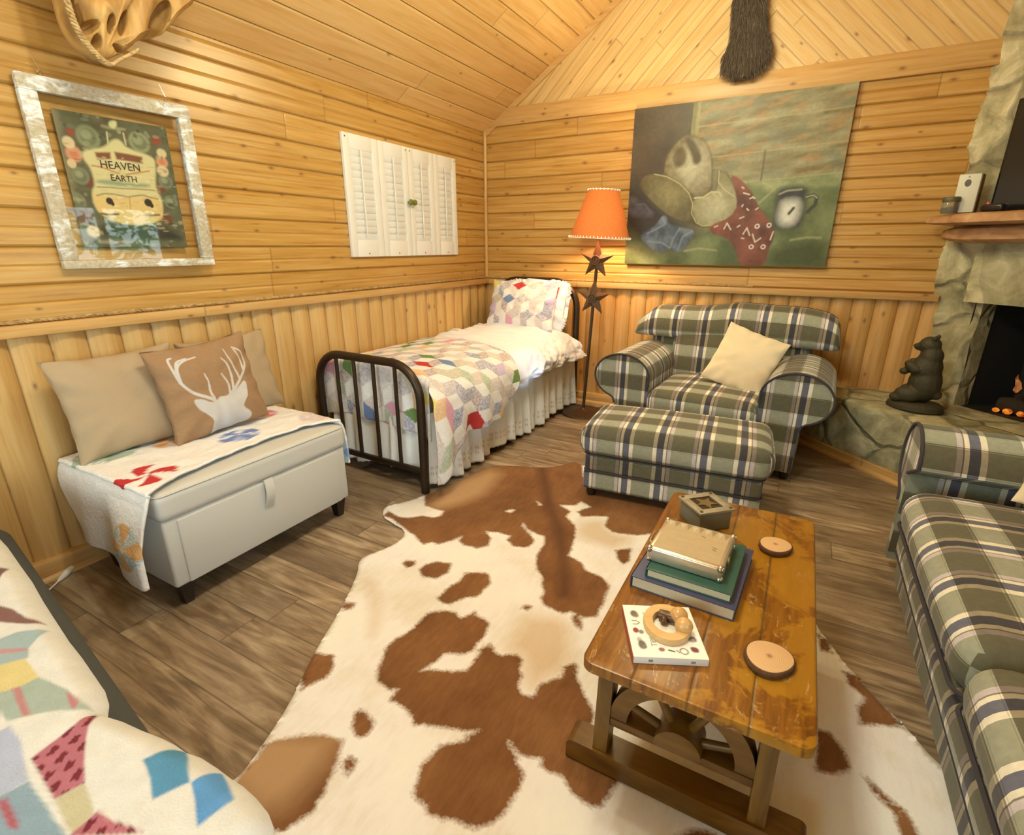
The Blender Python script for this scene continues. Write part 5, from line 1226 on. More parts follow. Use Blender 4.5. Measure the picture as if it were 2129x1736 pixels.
dE = -(Yg - yed[:, None]); dE2 = np.minimum(dE, (2.10 - Xg) * 1.0)
zr = .56 - .028 * np.clip(1 - dE2 / .030, 0, 1) ** 2 + .010 * (fbm(Xg * 7, Yg * 7, 71, 3) - .5) * np.clip(dE2 / .05, 0, 1)
rip = .0015 * (fbm(Xg * 40, Yg * 40, 72, 3) - .5)
fp = Paint(Xg, Yg, ob(214, 203, 172))
n = fbm(fp.X * 8, fp.Y * 8, 73, 3)
fcol = dict(bl1=(186, 186, 184), bg2=(146, 164, 158), bg1=(168, 180, 160), gr1=(172, 178, 146), ye1=(226, 200, 122), br1=(136, 96, 78), br2=(128, 90, 74), cr1=(206, 190, 138), te1=(92, 146, 160), te2=(100, 152, 182), pk1=(196, 128, 112), pk2=(196, 128, 112), pk3=(176, 94, 92), pk4=(200, 144, 128))
for k in ('bl1', 'bg2', 'bg1', 'gr1', 'ye1', 'br1', 'br2', 'cr1', 'te1', 'te2', 'pk1', 'pk2', 'pk3', 'pk4'): fp.fill(FQ[k], obn(*fcol[k]) * .82, .002, 1, 0)
def knit(x, y, d):
    a = (x * .8 + y * .6) * 46; b = (-x * .6 + y * .8) * 30
    m = ((a % 1) < .5) & (((b + .5 * np.floor(a)) % 1) < .55)
    return np.where(m[:, None], obn(112, 40, 44), obn(172, 100, 98))
for k in ('pr1', 'pr2'): fp.fillv(FQ[k], knit, .002, 0)
# piecing continues over the rest of the quilt, out of the photograph's frame
far = fp.Y < -4.32
q_ = tumbling(fp.X * 1.0, fp.Y, .13, 8); fp.c[far] = q_[far]
fp.c *= (.94 + .12 * fbm(fp.X * 50, fp.Y * 50, 5, 3))[:, None]
wq = gridmesh('wedding_ring_quilt', np.stack([Xg, Yg, zr + rip], -1), vcol('wedding_ring_cotton', .93, .02, 60, .3, 260, quilt=18), fp.c.reshape(nx_, ny_, 3), thick=.014)
tag(wq, 'scalloped white quilt with teal and purple patches over the daybed', 'quilt')
# ================================================================== star floor lamp
lm = thing('floor_lamp', 'rusty star floor lamp with orange laced shade beside the iron bed', 'lamp', (1.170, -.36, 0), rot=(0, math.radians(2.7), 0))
p = Part(); p.lathe([(0, 0), (.188, 0), (.19, .006), (.186, .012), (.10, .026), (.03, .036), (.016, .05), (0, .05)], 48); p.build('base', M_iron2, lm)
p = Part(); p.cyl((0, 0, .03), (0, 0, 1.42), .0125, seg=14); p.build('pole', M_iron2, lm)
M_star = plain('rusty_star', ob(94, 70, 42), .5, .3, 50, .3, .35)
def star(name, z, R, parent, y=-.016):
    p = Part(); r = R * .40; pts = []
    for k in range(10):
        t = PI / 2 + PI * k / 5; q = R if k % 2 == 0 else r; pts.append((q * math.cos(t), q * math.sin(t)))
    v = [(x, y, z + h) for x, h in pts] + [(0, y - .028, z)] + [(x, y + .010, z + h) for x, h in pts]
    f = [(k, (k + 1) % 10, 10) for k in range(10)] + [(k, 11 + k, 11 + (k + 1) % 10, (k + 1) % 10) for k in range(10)] + [tuple(range(11, 21))]
    p.add(v, f); o = p.build(name, M_star, parent, smooth=False)
    q = Part(); T = Matrix.Translation((0, y - .018, z)) @ Matrix.Rotation(PI / 2, 4, 'X')
    q.lathe([(0, .006), (.010, .006), (.012, .012), (.018, .012), (.020, .004), (.026, .004), (.028, .014), (.034, .014), (.036, -.006), (0, -.006)], 24, M=T)
    q.build('boss', M_star, o)
star('star', 1.247, .142, lm); star('star', .962, .142, lm)
def shade_mat():
    t = NT('orange_shade'); o = t.obj(); n = t.noise(o, 90, 4)
    col = t.ramp(n, [(.3, (.60, .20, .065)), (.7, (.68, .25, .09))])
    d = t.n('ShaderNodeBsdfDiffuse', Color=col); tr = t.n('ShaderNodeBsdfTranslucent', Color=col)
    m = t.n('ShaderNodeMixShader'); t.put(m.inputs[0], .10); t.put(m.inputs[1], d); t.put(m.inputs[2], tr)
    t.t.links.new(m.outputs[0], t.out.inputs[0]); return t.m
p = Part(); p.lathe([(.228, 1.405), (.222, 1.412), (.113, 1.745)], 64, cap=False)
shd = p.build('lamp_shade', shade_mat(), lm)
m_ = shd.modifiers.new('thickness', 'SOLIDIFY'); m_.thickness = .002
M_lace = plain('cream_lacing', ob(250, 236, 196), .8)
for nm, R, z, n in (('lacing', .228, 1.407, 54), ('lacing', .114, 1.745, 26)):
    p = Part()
    for k in range(n):
        t = 2 * PI * k / n; c_, s_ = math.cos(t), math.sin(t); d_ = (.012 if R > .2 else -.010)
        p.tube([((R + .003) * c_, (R + .003) * s_, z + d_), ((R + .006) * c_, (R + .006) * s_, z), ((R - .004) * c_, (R - .004) * s_, z - .003)], .0042, 6)
    p.tube([(R * math.cos(t), R * math.sin(t), z - .002) for t in (2 * PI * k / 48 for k in range(48))], .0030, 6, True)
    p.build(nm, M_lace, shd)
p = Part(); p.cyl((0, 0, 1.40), (0, 0, 1.47), .018, seg=14); p.build('socket', M_brass, lm)
t = NT('lamp_bulb'); e = t.n('ShaderNodeEmission', Color=(1, .80, .5), Strength=10.0); tr = t.n('ShaderNodeBsdfTransparent'); ad = t.n('ShaderNodeAddShader', i0=e.outputs[0], i1=tr.outputs[0]); t.t.links.new(ad.outputs[0], t.out.inputs[0])
p = Part(); p.sphere((0, 0, 1.53), (.03, .03, .038), 14); p.build('bulb', t.m, lm)
p = Part()
for k in range(3):
    t = 2 * PI * k / 3; p.cyl((.01 * math.cos(t), .01 * math.sin(t), 1.735), (.111 * math.cos(t), .111 * math.sin(t), 1.742), .002, seg=6)
p.tube([(.012 * math.cos(t), .012 * math.sin(t), 1.735) for t in (2 * PI * k / 10 for k in range(10))], .002, 5, True); p.build('shade_ring', M_brass, lm)
p = Part(); p.tube([tuple(q) for q in cat_rom([(1.25, -.20, .010), (1.29, -.10, .011), (1.345, -.085, .011), (1.40, -.10, .008), (1.5, -.13, .006), (1.62, -.16, .006)], 40)], .0035, 6)
tag(p.build('cord', plain('brown_cord', ob(96, 66, 34), .6)), 'thin brown lamp cord on the floor behind the armchair', 'cord')

# ================================================================== plaid armchair and ottoman
def arm_profile(sign, inner, cx, cz, rx, rz, foot, zlow=.06, n=26):
    pr = [(sign * inner, zlow), (sign * inner, cz - .05)]
    for k in range(n + 1):
        t = math.radians(172 - (172 + 68) * k / n); pr.append((sign * (cx + rx * math.cos(t)), cz + rz * math.sin(t)))
    pr += [(sign * (foot + .012), cz - rz * 1.02), (sign * foot, cz - rz * 1.25), (sign * foot, zlow)]
    return pr
ch = thing('armchair', 'wide green plaid rolled-arm armchair against back wall', 'armchair', (2.215, -.55, 0), math.radians(-3))
yF, yB = -.455, .22
for sg in (-1, 1):
    pr = arm_profile(sg, .335, .525, .512, .19, .152, .565)
    p = Part(); extrude(p, pr, lambda a, b, l: (a, l, b), yF, yB, 14, True, True, uo=.03 if sg < 0 else .11, vo=.02)
    arm = p.build('arm', M_plaid, ch, angle=50)
    p = Part(); p.tube([(a, yF - .002, b) for a, b in pr[1:-1]], .0065, 7); p.build('welt', M_welt, arm)
p = Part(); rcube(p, (.0, -.09, .362), (.672, .80, .165), .055, 12, .03, .012, uvs=(.02, .05)); p.build('seat_cushion', M_plaid, ch, angle=80)
p = Part(); p.box((0, -.02, .17), (.69, .80, .22), .02, 3); p.build('seat_rail', M_plaid, ch)
p = Part(); Mt = Matrix.Translation((0, .262, .60)) @ Matrix.Rotation(math.radians(-8), 4, 'X'); rcube(p, (0, 0, 0), (.70, .22, .48), .06, 10, 0, .03, M=Mt, uvs=(.05, .02)); p.build('back_cushion', M_plaid, ch, angle=80)
# camel-back roll across the top, overhanging the arms
topl = [(-.665, .742), (-.655, .80), (-.60, .862), (-.545, .905), (-.50, .922), (-.36, .925), (-.24, .928), (-.12, .938), (-.03, .955), (.06, .966), (.16, .962), (.30, .957), (.43, .955), (.52, .944), (.60, .925), (.66, .885), (.690, .82), (.69, .74)]
tl = cat_rom(topl, 70); rings = []
xsb = np.linspace(-.672, .695, 64)
for x in xsb:
    zt = np.interp(x, tl[:, 0], tl[:, 1]); e = min(1.0, (x + .672) / .05 + .12, (.695 - x) / .05 + .12); e = math.sqrt(max(min(e, 1), .05)); zb = .695
    hz = (zt - zb) / 2; mz = (zt + zb) / 2; ring = []
    for k in range(28):
        t = 2 * PI * k / 28; cy = math.copysign(abs(math.cos(t)) ** .6, math.cos(t)); cz = math.copysign(abs(math.sin(t)) ** .55, math.sin(t))
        z = mz + hz * cz * (.9 + .1 * e); y = .275 + .10 * (z - .8) * 2 - .0 + .105 * e * cy - .02 * (1 - cz * cz) * (1 if cy < 0 else 0)
        ring.append((x, y, z))
    rings.append(ring)
arcr = [0.0]; mid = rings[32]
for k in range(1, 29): arcr.append(arcr[-1] + math.dist(mid[k % 28], mid[k - 1]))
p = Part(); p.loft(rings, uv=lambda i, j: (xsb[i] + .05, arcr[j] + .06)); bk = p.build('back_roll', M_plaid, ch, angle=80)
p = Part(); p.tube([(x, .385 + .2 * (np.interp(x, tl[:, 0], tl[:, 1]) - .8), np.interp(x, tl[:, 0], tl[:, 1]) - .012) for x in np.linspace(-.60, .65, 40)], .0075, 7); p.build('welt', M_welt, bk)
p = Part(); p.box((0, .325, .40), (1.08, .22, .66), .03, 2); p.build('back_panel', M_plaid, ch)
for x in (-.53, .53):
    for y in (-.40, .38):
        p = Part(); p.lathe([(0, 0), (.022, 0), (.03, .03), (.028, .065), (0, .065)], 16, (x, y, 0)); p.build('foot', M_darkleg, ch)

ot = thing('ottoman', 'green plaid ottoman in front of the plaid armchair', 'ottoman', (2.165, -1.545, 0), math.radians(5))
p = Part(); rcube(p, (0, 0, .345), (.955, .50, .17), .062, 14, .022, .012, uvs=(.12, .02)); p.build('cushion', M_plaid, ot, angle=80)
p = Part(); rcube(p, (0, .0, .215), (.895, .455, .10), .02, 8, uvs=(.12, .05)); p.build('upper_band', M_plaid, ot, angle=80)
p = Part(); rcube(p, (0, .0, .115), (.90, .46, .11), .012, 8, uvs=(.12, .14)); p.build('lower_band', M_plaid, ot, angle=80)
p = Part(); p.tube(rrect(0, 0, .896, .456, .03, .168), .006, 7, True); p.build('welt', M_welt, ot)
p = Part(); p.tube(rrect(0, 0, .908, .458, .05, .266), .006, 7, True); p.build('welt', M_welt, ot)
for x in (-.41, .41):
    for y in (-.19, .19):
        p = Part(); p.lathe([(0, 0), (.02, 0), (.027, .025), (.025, .062), (0, .062)], 16, (x, y, .009)); p.build('foot', M_darkleg, ot)

cu = pillow('cushion', .40, .42, .15, M_cream, basis((2.385, -.63, .628), (.95, -.10, -.30), (.26, .42, .86)), None, 11, 40, .06)
tag(cu, 'plain cream cushion leaning in the plaid armchair', 'cushion')

# ================================================================== plaid sofa on the right
so = thing('sofa', 'long green plaid rolled-arm sofa along the right wall', 'sofa', (3.6, -2.9, 0), world=True)
xF, xB = 3.150, 4.02
for k, (yc, sg) in enumerate(((-1.80, 1), (-4.07, -1))):
    pr = arm_profile(sg, .155, 0.165 + .0, .515, .165, .155, .20)
    pr = [(yc - sg * .30 + a, b) for a, b in pr] if False else [(yc + (a - sg * .165), b) for a, b in pr]
    p = Part(); extrude(p, pr, lambda a, b, l: (l, a, b), xF, xB, 14, True, True, uo=.06, vo=.05)
    arm = p.build('arm', M_plaid, so, angle=50)
    p = Part(); p.tube([(xF - .003, a, b) for a, b in pr[1:-1]], .007, 7); p.build('welt', M_welt, arm)
def yrot(c): return Matrix.Translation(c) @ Matrix.Rotation(PI / 2, 4, 'Z')
for k, (ya, yb) in enumerate(((-1.965, -2.932), (-2.938, -3.905))):
    p = Part(); T = Matrix.Translation((3.49, (ya + yb) / 2, .385)) @ Matrix.Rotation(-PI / 2, 4, 'Z')
    rcube(p, (0, 0, 0), (abs(yb - ya), .74, .165), .07, 14, .03, .012, M=T, uvs=(.1 + .13 * k, .06), side=False); sc_ = p.build('seat_cushion', M_plaid, so, angle=80)
    p = Part(); p.tube([tuple(T @ Vector(q)) for q in rrect(0, 0, abs(yb - ya) - .004, .738, .05, -.066)], .006, 7, True); p.build('welt', M_welt, sc_)
T = Matrix.Translation((3.58, -2.935, .235)) @ Matrix.Rotation(-PI / 2, 4, 'Z')
p = Part(); rcube(p, (0, 0, 0), (1.96, .88, .12), .035, 12, 0, .01, M=T, uvs=(.12, .03)); p.build('front_rail', M_plaid, so, angle=80)
T = Matrix.Translation((3.59, -2.935, .112)) @ Matrix.Rotation(-PI / 2, 4, 'Z')
p = Part(); rcube(p, (0, 0, 0), (1.97, .862, .125), .02, 12, 0, .0, M=T, uvs=(.14, .1)); lb = p.build('lower_rail', M_plaid, so, angle=80)
p = Part(); p.tube([(3.148, y, .176) for y in np.linspace(-1.95, -3.92, 12)], .0065, 7); p.build('welt', M_welt, lb)
for k in range(2):
    T = Matrix.Translation((3.90, -2.45 - .97 * k, .62)) @ Matrix.Rotation(-PI / 2, 4, 'Z') @ Matrix.Rotation(math.radians(-12), 4, 'X')
    p = Part(); rcube(p, (0, 0, 0), (.96, .20, .48), .08, 10, .0, .03, M=T, uvs=(.07 + .1 * k, .03)); p.build('back_cushion', M_plaid, so, angle=80)
p = Part(); p.box((4.04, -2.935, .46), (.10, 2.3, .78), .03, 3); p.build('back_panel', M_plaid, so)
for x in (3.22, 3.95):
    for y in (-1.85, -4.0):
        p = Part(); p.lathe([(0, 0), (.022, 0), (.03, .03), (.028, .065), (0, .065)], 16, (x, y, 0)); p.build('foot', M_darkleg, so)
c1 = pillow('cushion', .42, .42, .15, M_cream, basis((3.655, -1.99, .655), (-.95, .10, .20), (.25, .30, .90)), None, 14, 40, .07)
tag(c1, 'cream cushion against the far arm of the plaid sofa', 'cushion')
c2 = pillow('cushion', .40, .40, .15, M_navy, basis((3.61, -2.20, .64), (-.95, -.10, .20), (.25, .30, .90)), None, 15, 40, .07)
tag(c2, 'dark navy cushion on the seat of the plaid sofa', 'cushion')

# ================================================================== cowhide
def hide_mat():
    t = NT('cowhide'); o = t.obj()
    A = lambda n: t.n('ShaderNodeAttribute', {'attribute_name': n}).outputs['Fac']
    n1 = t.noise(o, 26, 6, .72, .4); n2 = t.noise(o, 110, 4, .7)
    j = t.math('ADD', t.math('MULTIPLY', t.math('SUBTRACT', n1, .5), .030), t.math('MULTIPLY', t.math('SUBTRACT', n2, .5), .022))
    f = t.ramp(t.math('MULTIPLY_ADD', t.math('ADD', A('brown'), j), 60.0, .5), [(.0, 0.0), (1.0, 1.0)])
    g = t.noise(t.n('ShaderNodeMapping', Vector=o, Scale=(1, .25, 1)).outputs[0], 60, 5, .7); lo = t.noise(o, 3.2, 3)
    br = t.ramp(t.math('ADD', t.math('MULTIPLY', g, .35), t.math('MULTIPLY', lo, .65)), [(.33, ob(104, 62, 26)), (.5, ob(130, 82, 38)), (.68, ob(152, 102, 54))])
    wh = t.ramp(t.math('ADD', t.math('MULTIPLY', g, .3), t.math('MULTIPLY', lo, .7)), [(.34, ob(232, 214, 172)), (.52, ob(247, 232, 200)), (.7, ob(250, 240, 214))])
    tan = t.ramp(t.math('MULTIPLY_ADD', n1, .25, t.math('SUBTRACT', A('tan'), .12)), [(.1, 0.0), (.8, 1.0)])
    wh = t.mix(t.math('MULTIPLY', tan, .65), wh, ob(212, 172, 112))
    br = t.mix(t.math('MULTIPLY', A('light'), .75), br, ob(196, 152, 96))
    br = t.mix(t.math('MULTIPLY', A('spine'), .8), br, ob(84, 46, 20))
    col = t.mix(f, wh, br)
    return t.bsdf(col, .78, t.bump(t.math('ADD', t.math('MULTIPLY', g, .8), t.math('MULTIPLY', f, .25)), .35, .006), Specular_IOR_Level=.25, Sheen_Weight=.1)
st_ = .0135
ro = np.array(smooth(RUG_OUT, 1)); bx0, by0 = ro.min(0) - st_; bx1, by1 = ro.max(0) + st_
gx = np.arange(bx0, bx1, st_); gy = np.arange(by0, by1, st_)
GX, GY = np.meshgrid(gx, gy, indexing='ij'); ol = [tuple(q) for q in ro]
D = sdf(GX, GY, ol)
cxm = (GX[:-1, :-1] + GX[1:, 1:]) / 2; cym = (GY[:-1, :-1] + GY[1:, 1:]) / 2
keep = inpoly(cxm, cym, ol)
# snap the border vertices onto the outline
Dm = np.abs(D) < st_ * .85
ii = np.nonzero(Dm)
bxp, byp = GX[ii], GY[ii]; bd = np.full(bxp.shape, 1e9); qx = bxp.copy(); qy = byp.copy()
for a in range(len(ol)):
    x1, y1 = ol[a]; x2, y2 = ol[(a + 1) % len(ol)]; dx, dy = x2 - x1, y2 - y1
    t = np.clip(((bxp - x1) * dx + (byp - y1) * dy) / (dx * dx + dy * dy + 1e-12), 0, 1); px_, py_ = x1 + t * dx, y1 + t * dy
    d = np.hypot(px_ - bxp, py_ - byp); m = d < bd; bd[m] = d[m]; qx[m] = px_[m]; qy[m] = py_[m]
RXg, RYg = GX.copy(), GY.copy(); RXg[ii] = qx; RYg[ii] = qy
brown = np.full(GX.shape, -.09)
for pl_ in RUG_P: brown = np.maximum(brown, np.clip(sdf(RXg, RYg, pl_), -.09, .09))
for pl_ in RUG_W: brown = np.minimum(brown, -np.clip(sdf(RXg, RYg, pl_), -.09, .09))
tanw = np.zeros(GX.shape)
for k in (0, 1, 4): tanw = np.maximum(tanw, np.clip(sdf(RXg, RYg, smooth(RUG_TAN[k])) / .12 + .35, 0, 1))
light = np.zeros(GX.shape)
for k in (2, 3): light = np.maximum(light, np.clip(sdf(RXg, RYg, RUG_TAN[k]) / .10 + .45, 0, 1))
spine_path = SPINE
spd = segd(RXg, RYg, spine_path, False); spine = np.clip(1 - spd / .055, 0, 1)
GZ = .007 + .004 * (fbm(RXg * 4, RYg * 4, 81, 3) - .4) + .014 * np.clip(1 - spd / .045, 0, 1) ** 2 * np.clip((RYg + 2.35) / .4, 0, 1)
GZ = GZ + .018 * np.clip(1 - np.hypot(RXg - 1.56, RYg + 1.42) / .12, 0, 1) ** 2
GZ = np.where(D < .02, np.minimum(GZ, .008), GZ)
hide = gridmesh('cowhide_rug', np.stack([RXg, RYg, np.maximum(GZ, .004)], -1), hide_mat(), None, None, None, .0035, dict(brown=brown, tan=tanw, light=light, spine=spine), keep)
tag(hide, 'brown and white cowhide rug spread across the plank floor', 'rug')

# ================================================================== wagon wheel coffee table
TX0, TX1, TY0, TY1, TZ = 2.336, 2.812, -3.392, -2.412, .45
tb = thing('coffee_table', 'worn orange wooden coffee table with wagon wheel ends on the cowhide', 'table', (2.574, -2.90, 0), world=True)
def worn_mat():
    t = NT('worn_varnish'); o = t.obj(); x, y, z = t.sep(o)
    bq = t.math('DIVIDE', t.math('SUBTRACT', x, TX0), .119); bid = t.math('FLOOR', bq); fr = t.math('FRACT', bq)
    w = t.n('ShaderNodeTexWhiteNoise', {'noise_dimensions': '1D'}, W=bid).outputs[0]
    m = t.comb(t.math('MULTIPLY', x, 16.0), t.math('MULTIPLY', y, 2.0), t.math('MULTIPLY_ADD', w, 5.0, z))
    g = t.noise(m, 2.4, 6, .65, .8); big = t.noise(o, 5.5, 5, .62, .6); sc = t.noise(t.n('ShaderNodeMapping', Vector=o, Scale=(1, .5, 1), Rotation=(0, 0, .5)).outputs[0], 26, 6, .75, 1.2)
    col = t.ramp(g, [(.3, ob(96, 50, 3)), (.5, ob(130, 75, 5)), (.7, ob(158, 99, 16))])
    yel = t.ramp(t.math('ADD', big, t.math('MULTIPLY', t.math('SUBTRACT', x, 2.6), .45)), [(.53, 0.0), (.57, 1.0)])
    col = t.mix(t.math('MULTIPLY', yel, .6), col, ob(184, 126, 24))
    scr = t.ramp(sc, [(.60, 0.0), (.66, 1.0)]); col = t.mix(t.math('MULTIPLY', scr, .65), col, ob(204, 160, 92))
    e = t.math('MULTIPLY', t.math('MINIMUM', fr, t.math('SUBTRACT', 1.0, fr)), .119)
    s = t.ramp(e, [(0, 1.0), (.0022, .8), (.0045, 0.0)])
    col = t.mix(t.math('MULTIPLY', s, .75), col, ob(64, 36, 10))
    return t.bsdf(col, t.math('MULTIPLY_ADD', g, .2, .24), t.bump(t.math('SUBTRACT', t.math('MULTIPLY', g, .15), s), .4, .003), Coat_Weight=.15, Coat_Roughness=.25)
M_worn = worn_mat()
M_oakdark = wood('dark_varnished_oak', [ob(74, 42, 4), ob(106, 66, 10), ob(134, 90, 26)], 0, .4, 14, .2, .2)
M_oakz = wood('dark_varnished_leg', [ob(82, 50, 8), ob(120, 80, 16), ob(146, 104, 34)], 2, .4, 14, .15, .2)
p = Part()
pol = [(x, y) for x, y, _ in rrect((TX0 + TX1) / 2, (TY0 + TY1) / 2, TX1 - TX0, TY1 - TY0, .03, 0)]
p.prism(pol, lambda a, b, h: (a, b, TZ - .026 + h), .026, .005); p.build('tabletop', M_worn, tb, angle=30)
for yE in (-3.262, -2.545):
    for lx in (2.372, 2.742):
        p = Part(); sx = .006 * (1 if lx > 2.55 else -1)
        p.loft([[(lx + sx + a * .019, yE + b * .028, .05) for a, b in ((-1, -1), (1, -1), (1, 1), (-1, 1))], [(lx + a * .019, yE + b * .028, TZ - .026) for a, b in ((-1, -1), (1, -1), (1, 1), (-1, 1))]]); p.build('leg', M_oakz, tb, smooth=False)
    p = Part(); n = 12
    prf = [(2.275, .012), (2.275, .055)] + [(2.275 + .02 - .02 * math.cos(k * PI / 8), .055 + .02 * math.sin(k * PI / 8)) for k in range(1, 5)] + [(2.835 + .02 * math.sin(k * PI / 8), .055 + .02 * math.cos(k * PI / 8)) for k in range(0, 4)] + [(2.855, .055), (2.855, .012)]
    p.loft([[(a, yE + s, b) for a, b in prf] for s in (-.036, .036)]); p.build('floor_runner', M_oakdark, tb, angle=40)
    p = Part(); p.box(((2.372 + 2.742) / 2, yE, .185), (.34, .05, .026), .004); p.build('stretcher', M_oakdark, tb)
    wc = (2.557, yE, .199)
    p = Part(); ro_, ri_ = .172, .128; n = 28
    p.loft([[(wc[0] + r * math.cos(PI * k / n), yE + s, wc[2] + r * math.sin(PI * k / n)) for r, s in ((ri_, -.022), (ro_, -.022), (ro_, .022), (ri_, .022))] for k in range(n + 1)]); p.build('wheel_rim', M_oakdark, tb, angle=50)
    for a in (18, 62, 118, 162):
        t = math.radians(a); p = Part(); p.cyl((wc[0] + .045 * math.cos(t), yE, wc[2] + .045 * math.sin(t)), (wc[0] + .133 * math.cos(t), yE, wc[2] + .133 * math.sin(t)), .012, .010, 10); p.build('spoke', M_oakdark, tb)
    p = Part(); n = 14
    p.loft([[(wc[0] + r * math.cos(PI * k / n), yE + s, wc[2] + r * math.sin(PI * k / n)) for k in range(n + 1)] for s, r in ((-.045, .045), (-.04, .056), (.04, .056), (.045, .045))]); p.build('hub', M_oakdark, tb, angle=50)
p = Part(); p.box((2.557, -2.905, .185), (.05, .68, .026), .004); p.build('long_stretcher', M_oakdark, tb)

# things on the table
def book(name, label, c, w, h, t, rz, cover, pages, cat='book', parent_extra=None):
    o = thing(name, label, cat, c, rz)
    p = Part(); p.box((0, 0, t - .0015), (w, h, .003), .001); p.box((0, 0, .0015), (w, h, .003), .001); p.box((-w / 2 + .002, 0, t / 2), (.004, h, t), .001); p.build('cover', cover, o)
    p = Part(); p.box((.001, 0, t / 2), (w - .010, h - .008, t - .006), .0); p.build('pages', pages, o, smooth=False)
    return o
def pagem():
    t = NT('page_block'); z = t.sep(t.obj())[2]; n = t.noise(t.comb(0.0, 0.0, z), 900, 2)
    return t.bsdf(t.ramp(n, [(.3, ob(206, 184, 128)), (.7, ob(232, 212, 160))]), .9)
M_page = pagem()
book('book', 'large navy blue hardcover book at the bottom of the stack on the coffee table', (2.5005, -2.925, TZ), .272, .315, .036, math.radians(-3), plain('navy_cover', ob(66, 66, 84), .5, .1, 200), M_page)
book('book', 'green hardcover book under the metal case on the coffee table', (2.508, -2.935, TZ + .0365), .222, .262, .026, math.radians(-2), plain('green_cover', ob(44, 84, 62), .5, .1, 200), M_page)
cs = thing('metal_case', 'silver aluminium backgammon case on top of the green book', 'case', (2.488, -2.932, TZ + .063), math.radians(-3))
w_, d_, h_ = .200, .192, .043
p = Part(); p.box((0, 0, h_ / 2), (w_, d_, h_), .007, 4); p.build('frame', M_alu, cs)
def case_top():
    xx, yy = np.meshgrid(np.linspace(-w_ / 2 + .012, w_ / 2 - .012, 120), np.linspace(-d_ / 2 + .012, d_ / 2 - .012, 110), indexing='ij')
    q = Paint(xx, yy, ob(190, 160, 108)); q.c *= (.93 + .14 * fbm(q.X * 20, q.Y * 300, 4, 3))[:, None]
    n = 10; wd = (w_ - .024) / n
    for k in range(n):
        x = -w_ / 2 + .012 + wd * k
        q.fill([(x, d_ / 2 - .012), (x + wd, d_ / 2 - .012), (x + wd / 2, d_ / 2 - .046)], ob(150, 126, 82) if k % 2 else ob(204, 184, 134), .0015, .75, 0)
    for (x, y) in ((.022, .040), (.062, -.005), (.062, -.016)):
        q.stroke([(x - .004, y), (x + .004, y - .003)], .004, ob(110, 84, 50), .001)
    return gridmesh('top_panel', np.stack([xx, yy, np.full(xx.shape, h_ + .0006)], -1), vcol('champagne_panel', .33, .04, 60, .03, 90, spec=.6), q.c.reshape(120, 110, 3), cs)
case_top()
for sx in (-1, 1):
    for sy in (-1, 1):
        p = Part(); p.sphere((sx * (w_ / 2 - .006), sy * (d_ / 2 - .006), h_ - .006), .0105, 12); p.sphere((sx * (w_ / 2 - .006), sy * (d_ / 2 - .006), .007), .0098, 12); p.build('corner_cap', M_steel, cs)
p = Part(); p.tube([(-w_ / 2 - .001, -.04, .024), (-w_ / 2 - .010, -.034, .026), (-w_ / 2 - .012, 0, .027), (-w_ / 2 - .010, .034, .026), (-w_ / 2 - .001, .04, .024)], .003, 8); p.build('handle', M_steel, cs)
p = Part(); p.box((w_ / 2 + .002, -.02, .024), (.006, .022, .020), .002); p.build('latch', M_steel, cs)

tn = thing('tin_box', 'grey metal box with a star lid at the far end of the coffee table', 'box', (2.476, -2.605, TZ), math.radians(43.5))
M_tin = plain('grey_tin', ob(132, 124, 92), .55, .12, 60, .15, .3); M_tin2 = plain('tin_lid', ob(166, 148, 108), .5, .12, 60, .15, .3)
p = Part(); p.box((0, 0, .033), (.118, .118, .066), .003); p.build('body', M_tin, tn)
p = Part(); s = .066
for a, b, c_, d_2 in ((0, s - .013, 2 * s, .026), (0, -s + .013, 2 * s, .026), (s - .013, 0, .026, 2 * s - .052), (-s + .013, 0, .026, 2 * s - .052)): p.box((a, b, .0700), (c_, d_2, .008), .001)
lid = p.build('lid', M_tin2, tn)
p = Part(); p.box((0, 0, .0685), (.084, .084, .002)); p.build('lid_recess', plain('dark_recess', ob(60, 38, 16), .8), lid, smooth=False)['label'] = 'dark recessed lid centre'
p = Part(); pts = [((.040 if k % 2 == 0 else .017) * math.cos(PI / 2 + PI * k / 5 - .78), (.040 if k % 2 == 0 else .017) * math.sin(PI / 2 + PI * k / 5 - .78)) for k in range(10)]
p.prism(pts, lambda a, b, h: (a, b, .0695 + h), .004, .001); p.build('star_cutout', plain('star_bronze', ob(128, 100, 56), .5, metallic=.4), lid, smooth=False)
for sx in (-1, 1):
    for sy in (-1, 1):
        p = Part(); p.lathe([(0, 0), (.006, 0), (.005, .003), (0, .004)], 10, (sx * .055, sy * .055, .0739)); p.build('rivet', plain('dark_rivet', ob(84, 62, 32), .5), lid)

# white picture book
ang = math.radians(25.5); wb = thing('book', 'white square book with small pictures under the wooden ring', 'book', (2.483, -3.228, TZ), ang)
bw_, bh_, bt_ = .168, .176, .019
p = Part(); p.box((0, 0, bt_ / 2), (bw_, bh_, bt_), .0012); p.build('pages', M_white, wb)
p = Part(); p.box((-bw_ / 2 - .0006, 0, bt_ / 2), (.0012, bh_, bt_), .0); p.build('spine', plain('red_spine', ob(176, 84, 64), .6), wb, smooth=False)['label'] = 'red spine edge'
xx, yy = np.meshgrid(np.linspace(-bw_ / 2, bw_ / 2, 170), np.linspace(-bh_ / 2, bh_ / 2, 178), indexing='ij')
q = Paint(xx, yy, ob(250, 238, 204)); gk, rd, dk = ob(128, 112, 92), ob(150, 58, 48), ob(70, 54, 46)
xl, xr = -.060, .060
q.ell(xl, .056, .009, .012, dk, .5, .9); q.ell(xl + .004, .050, .007, .008, gk, .5, .8)
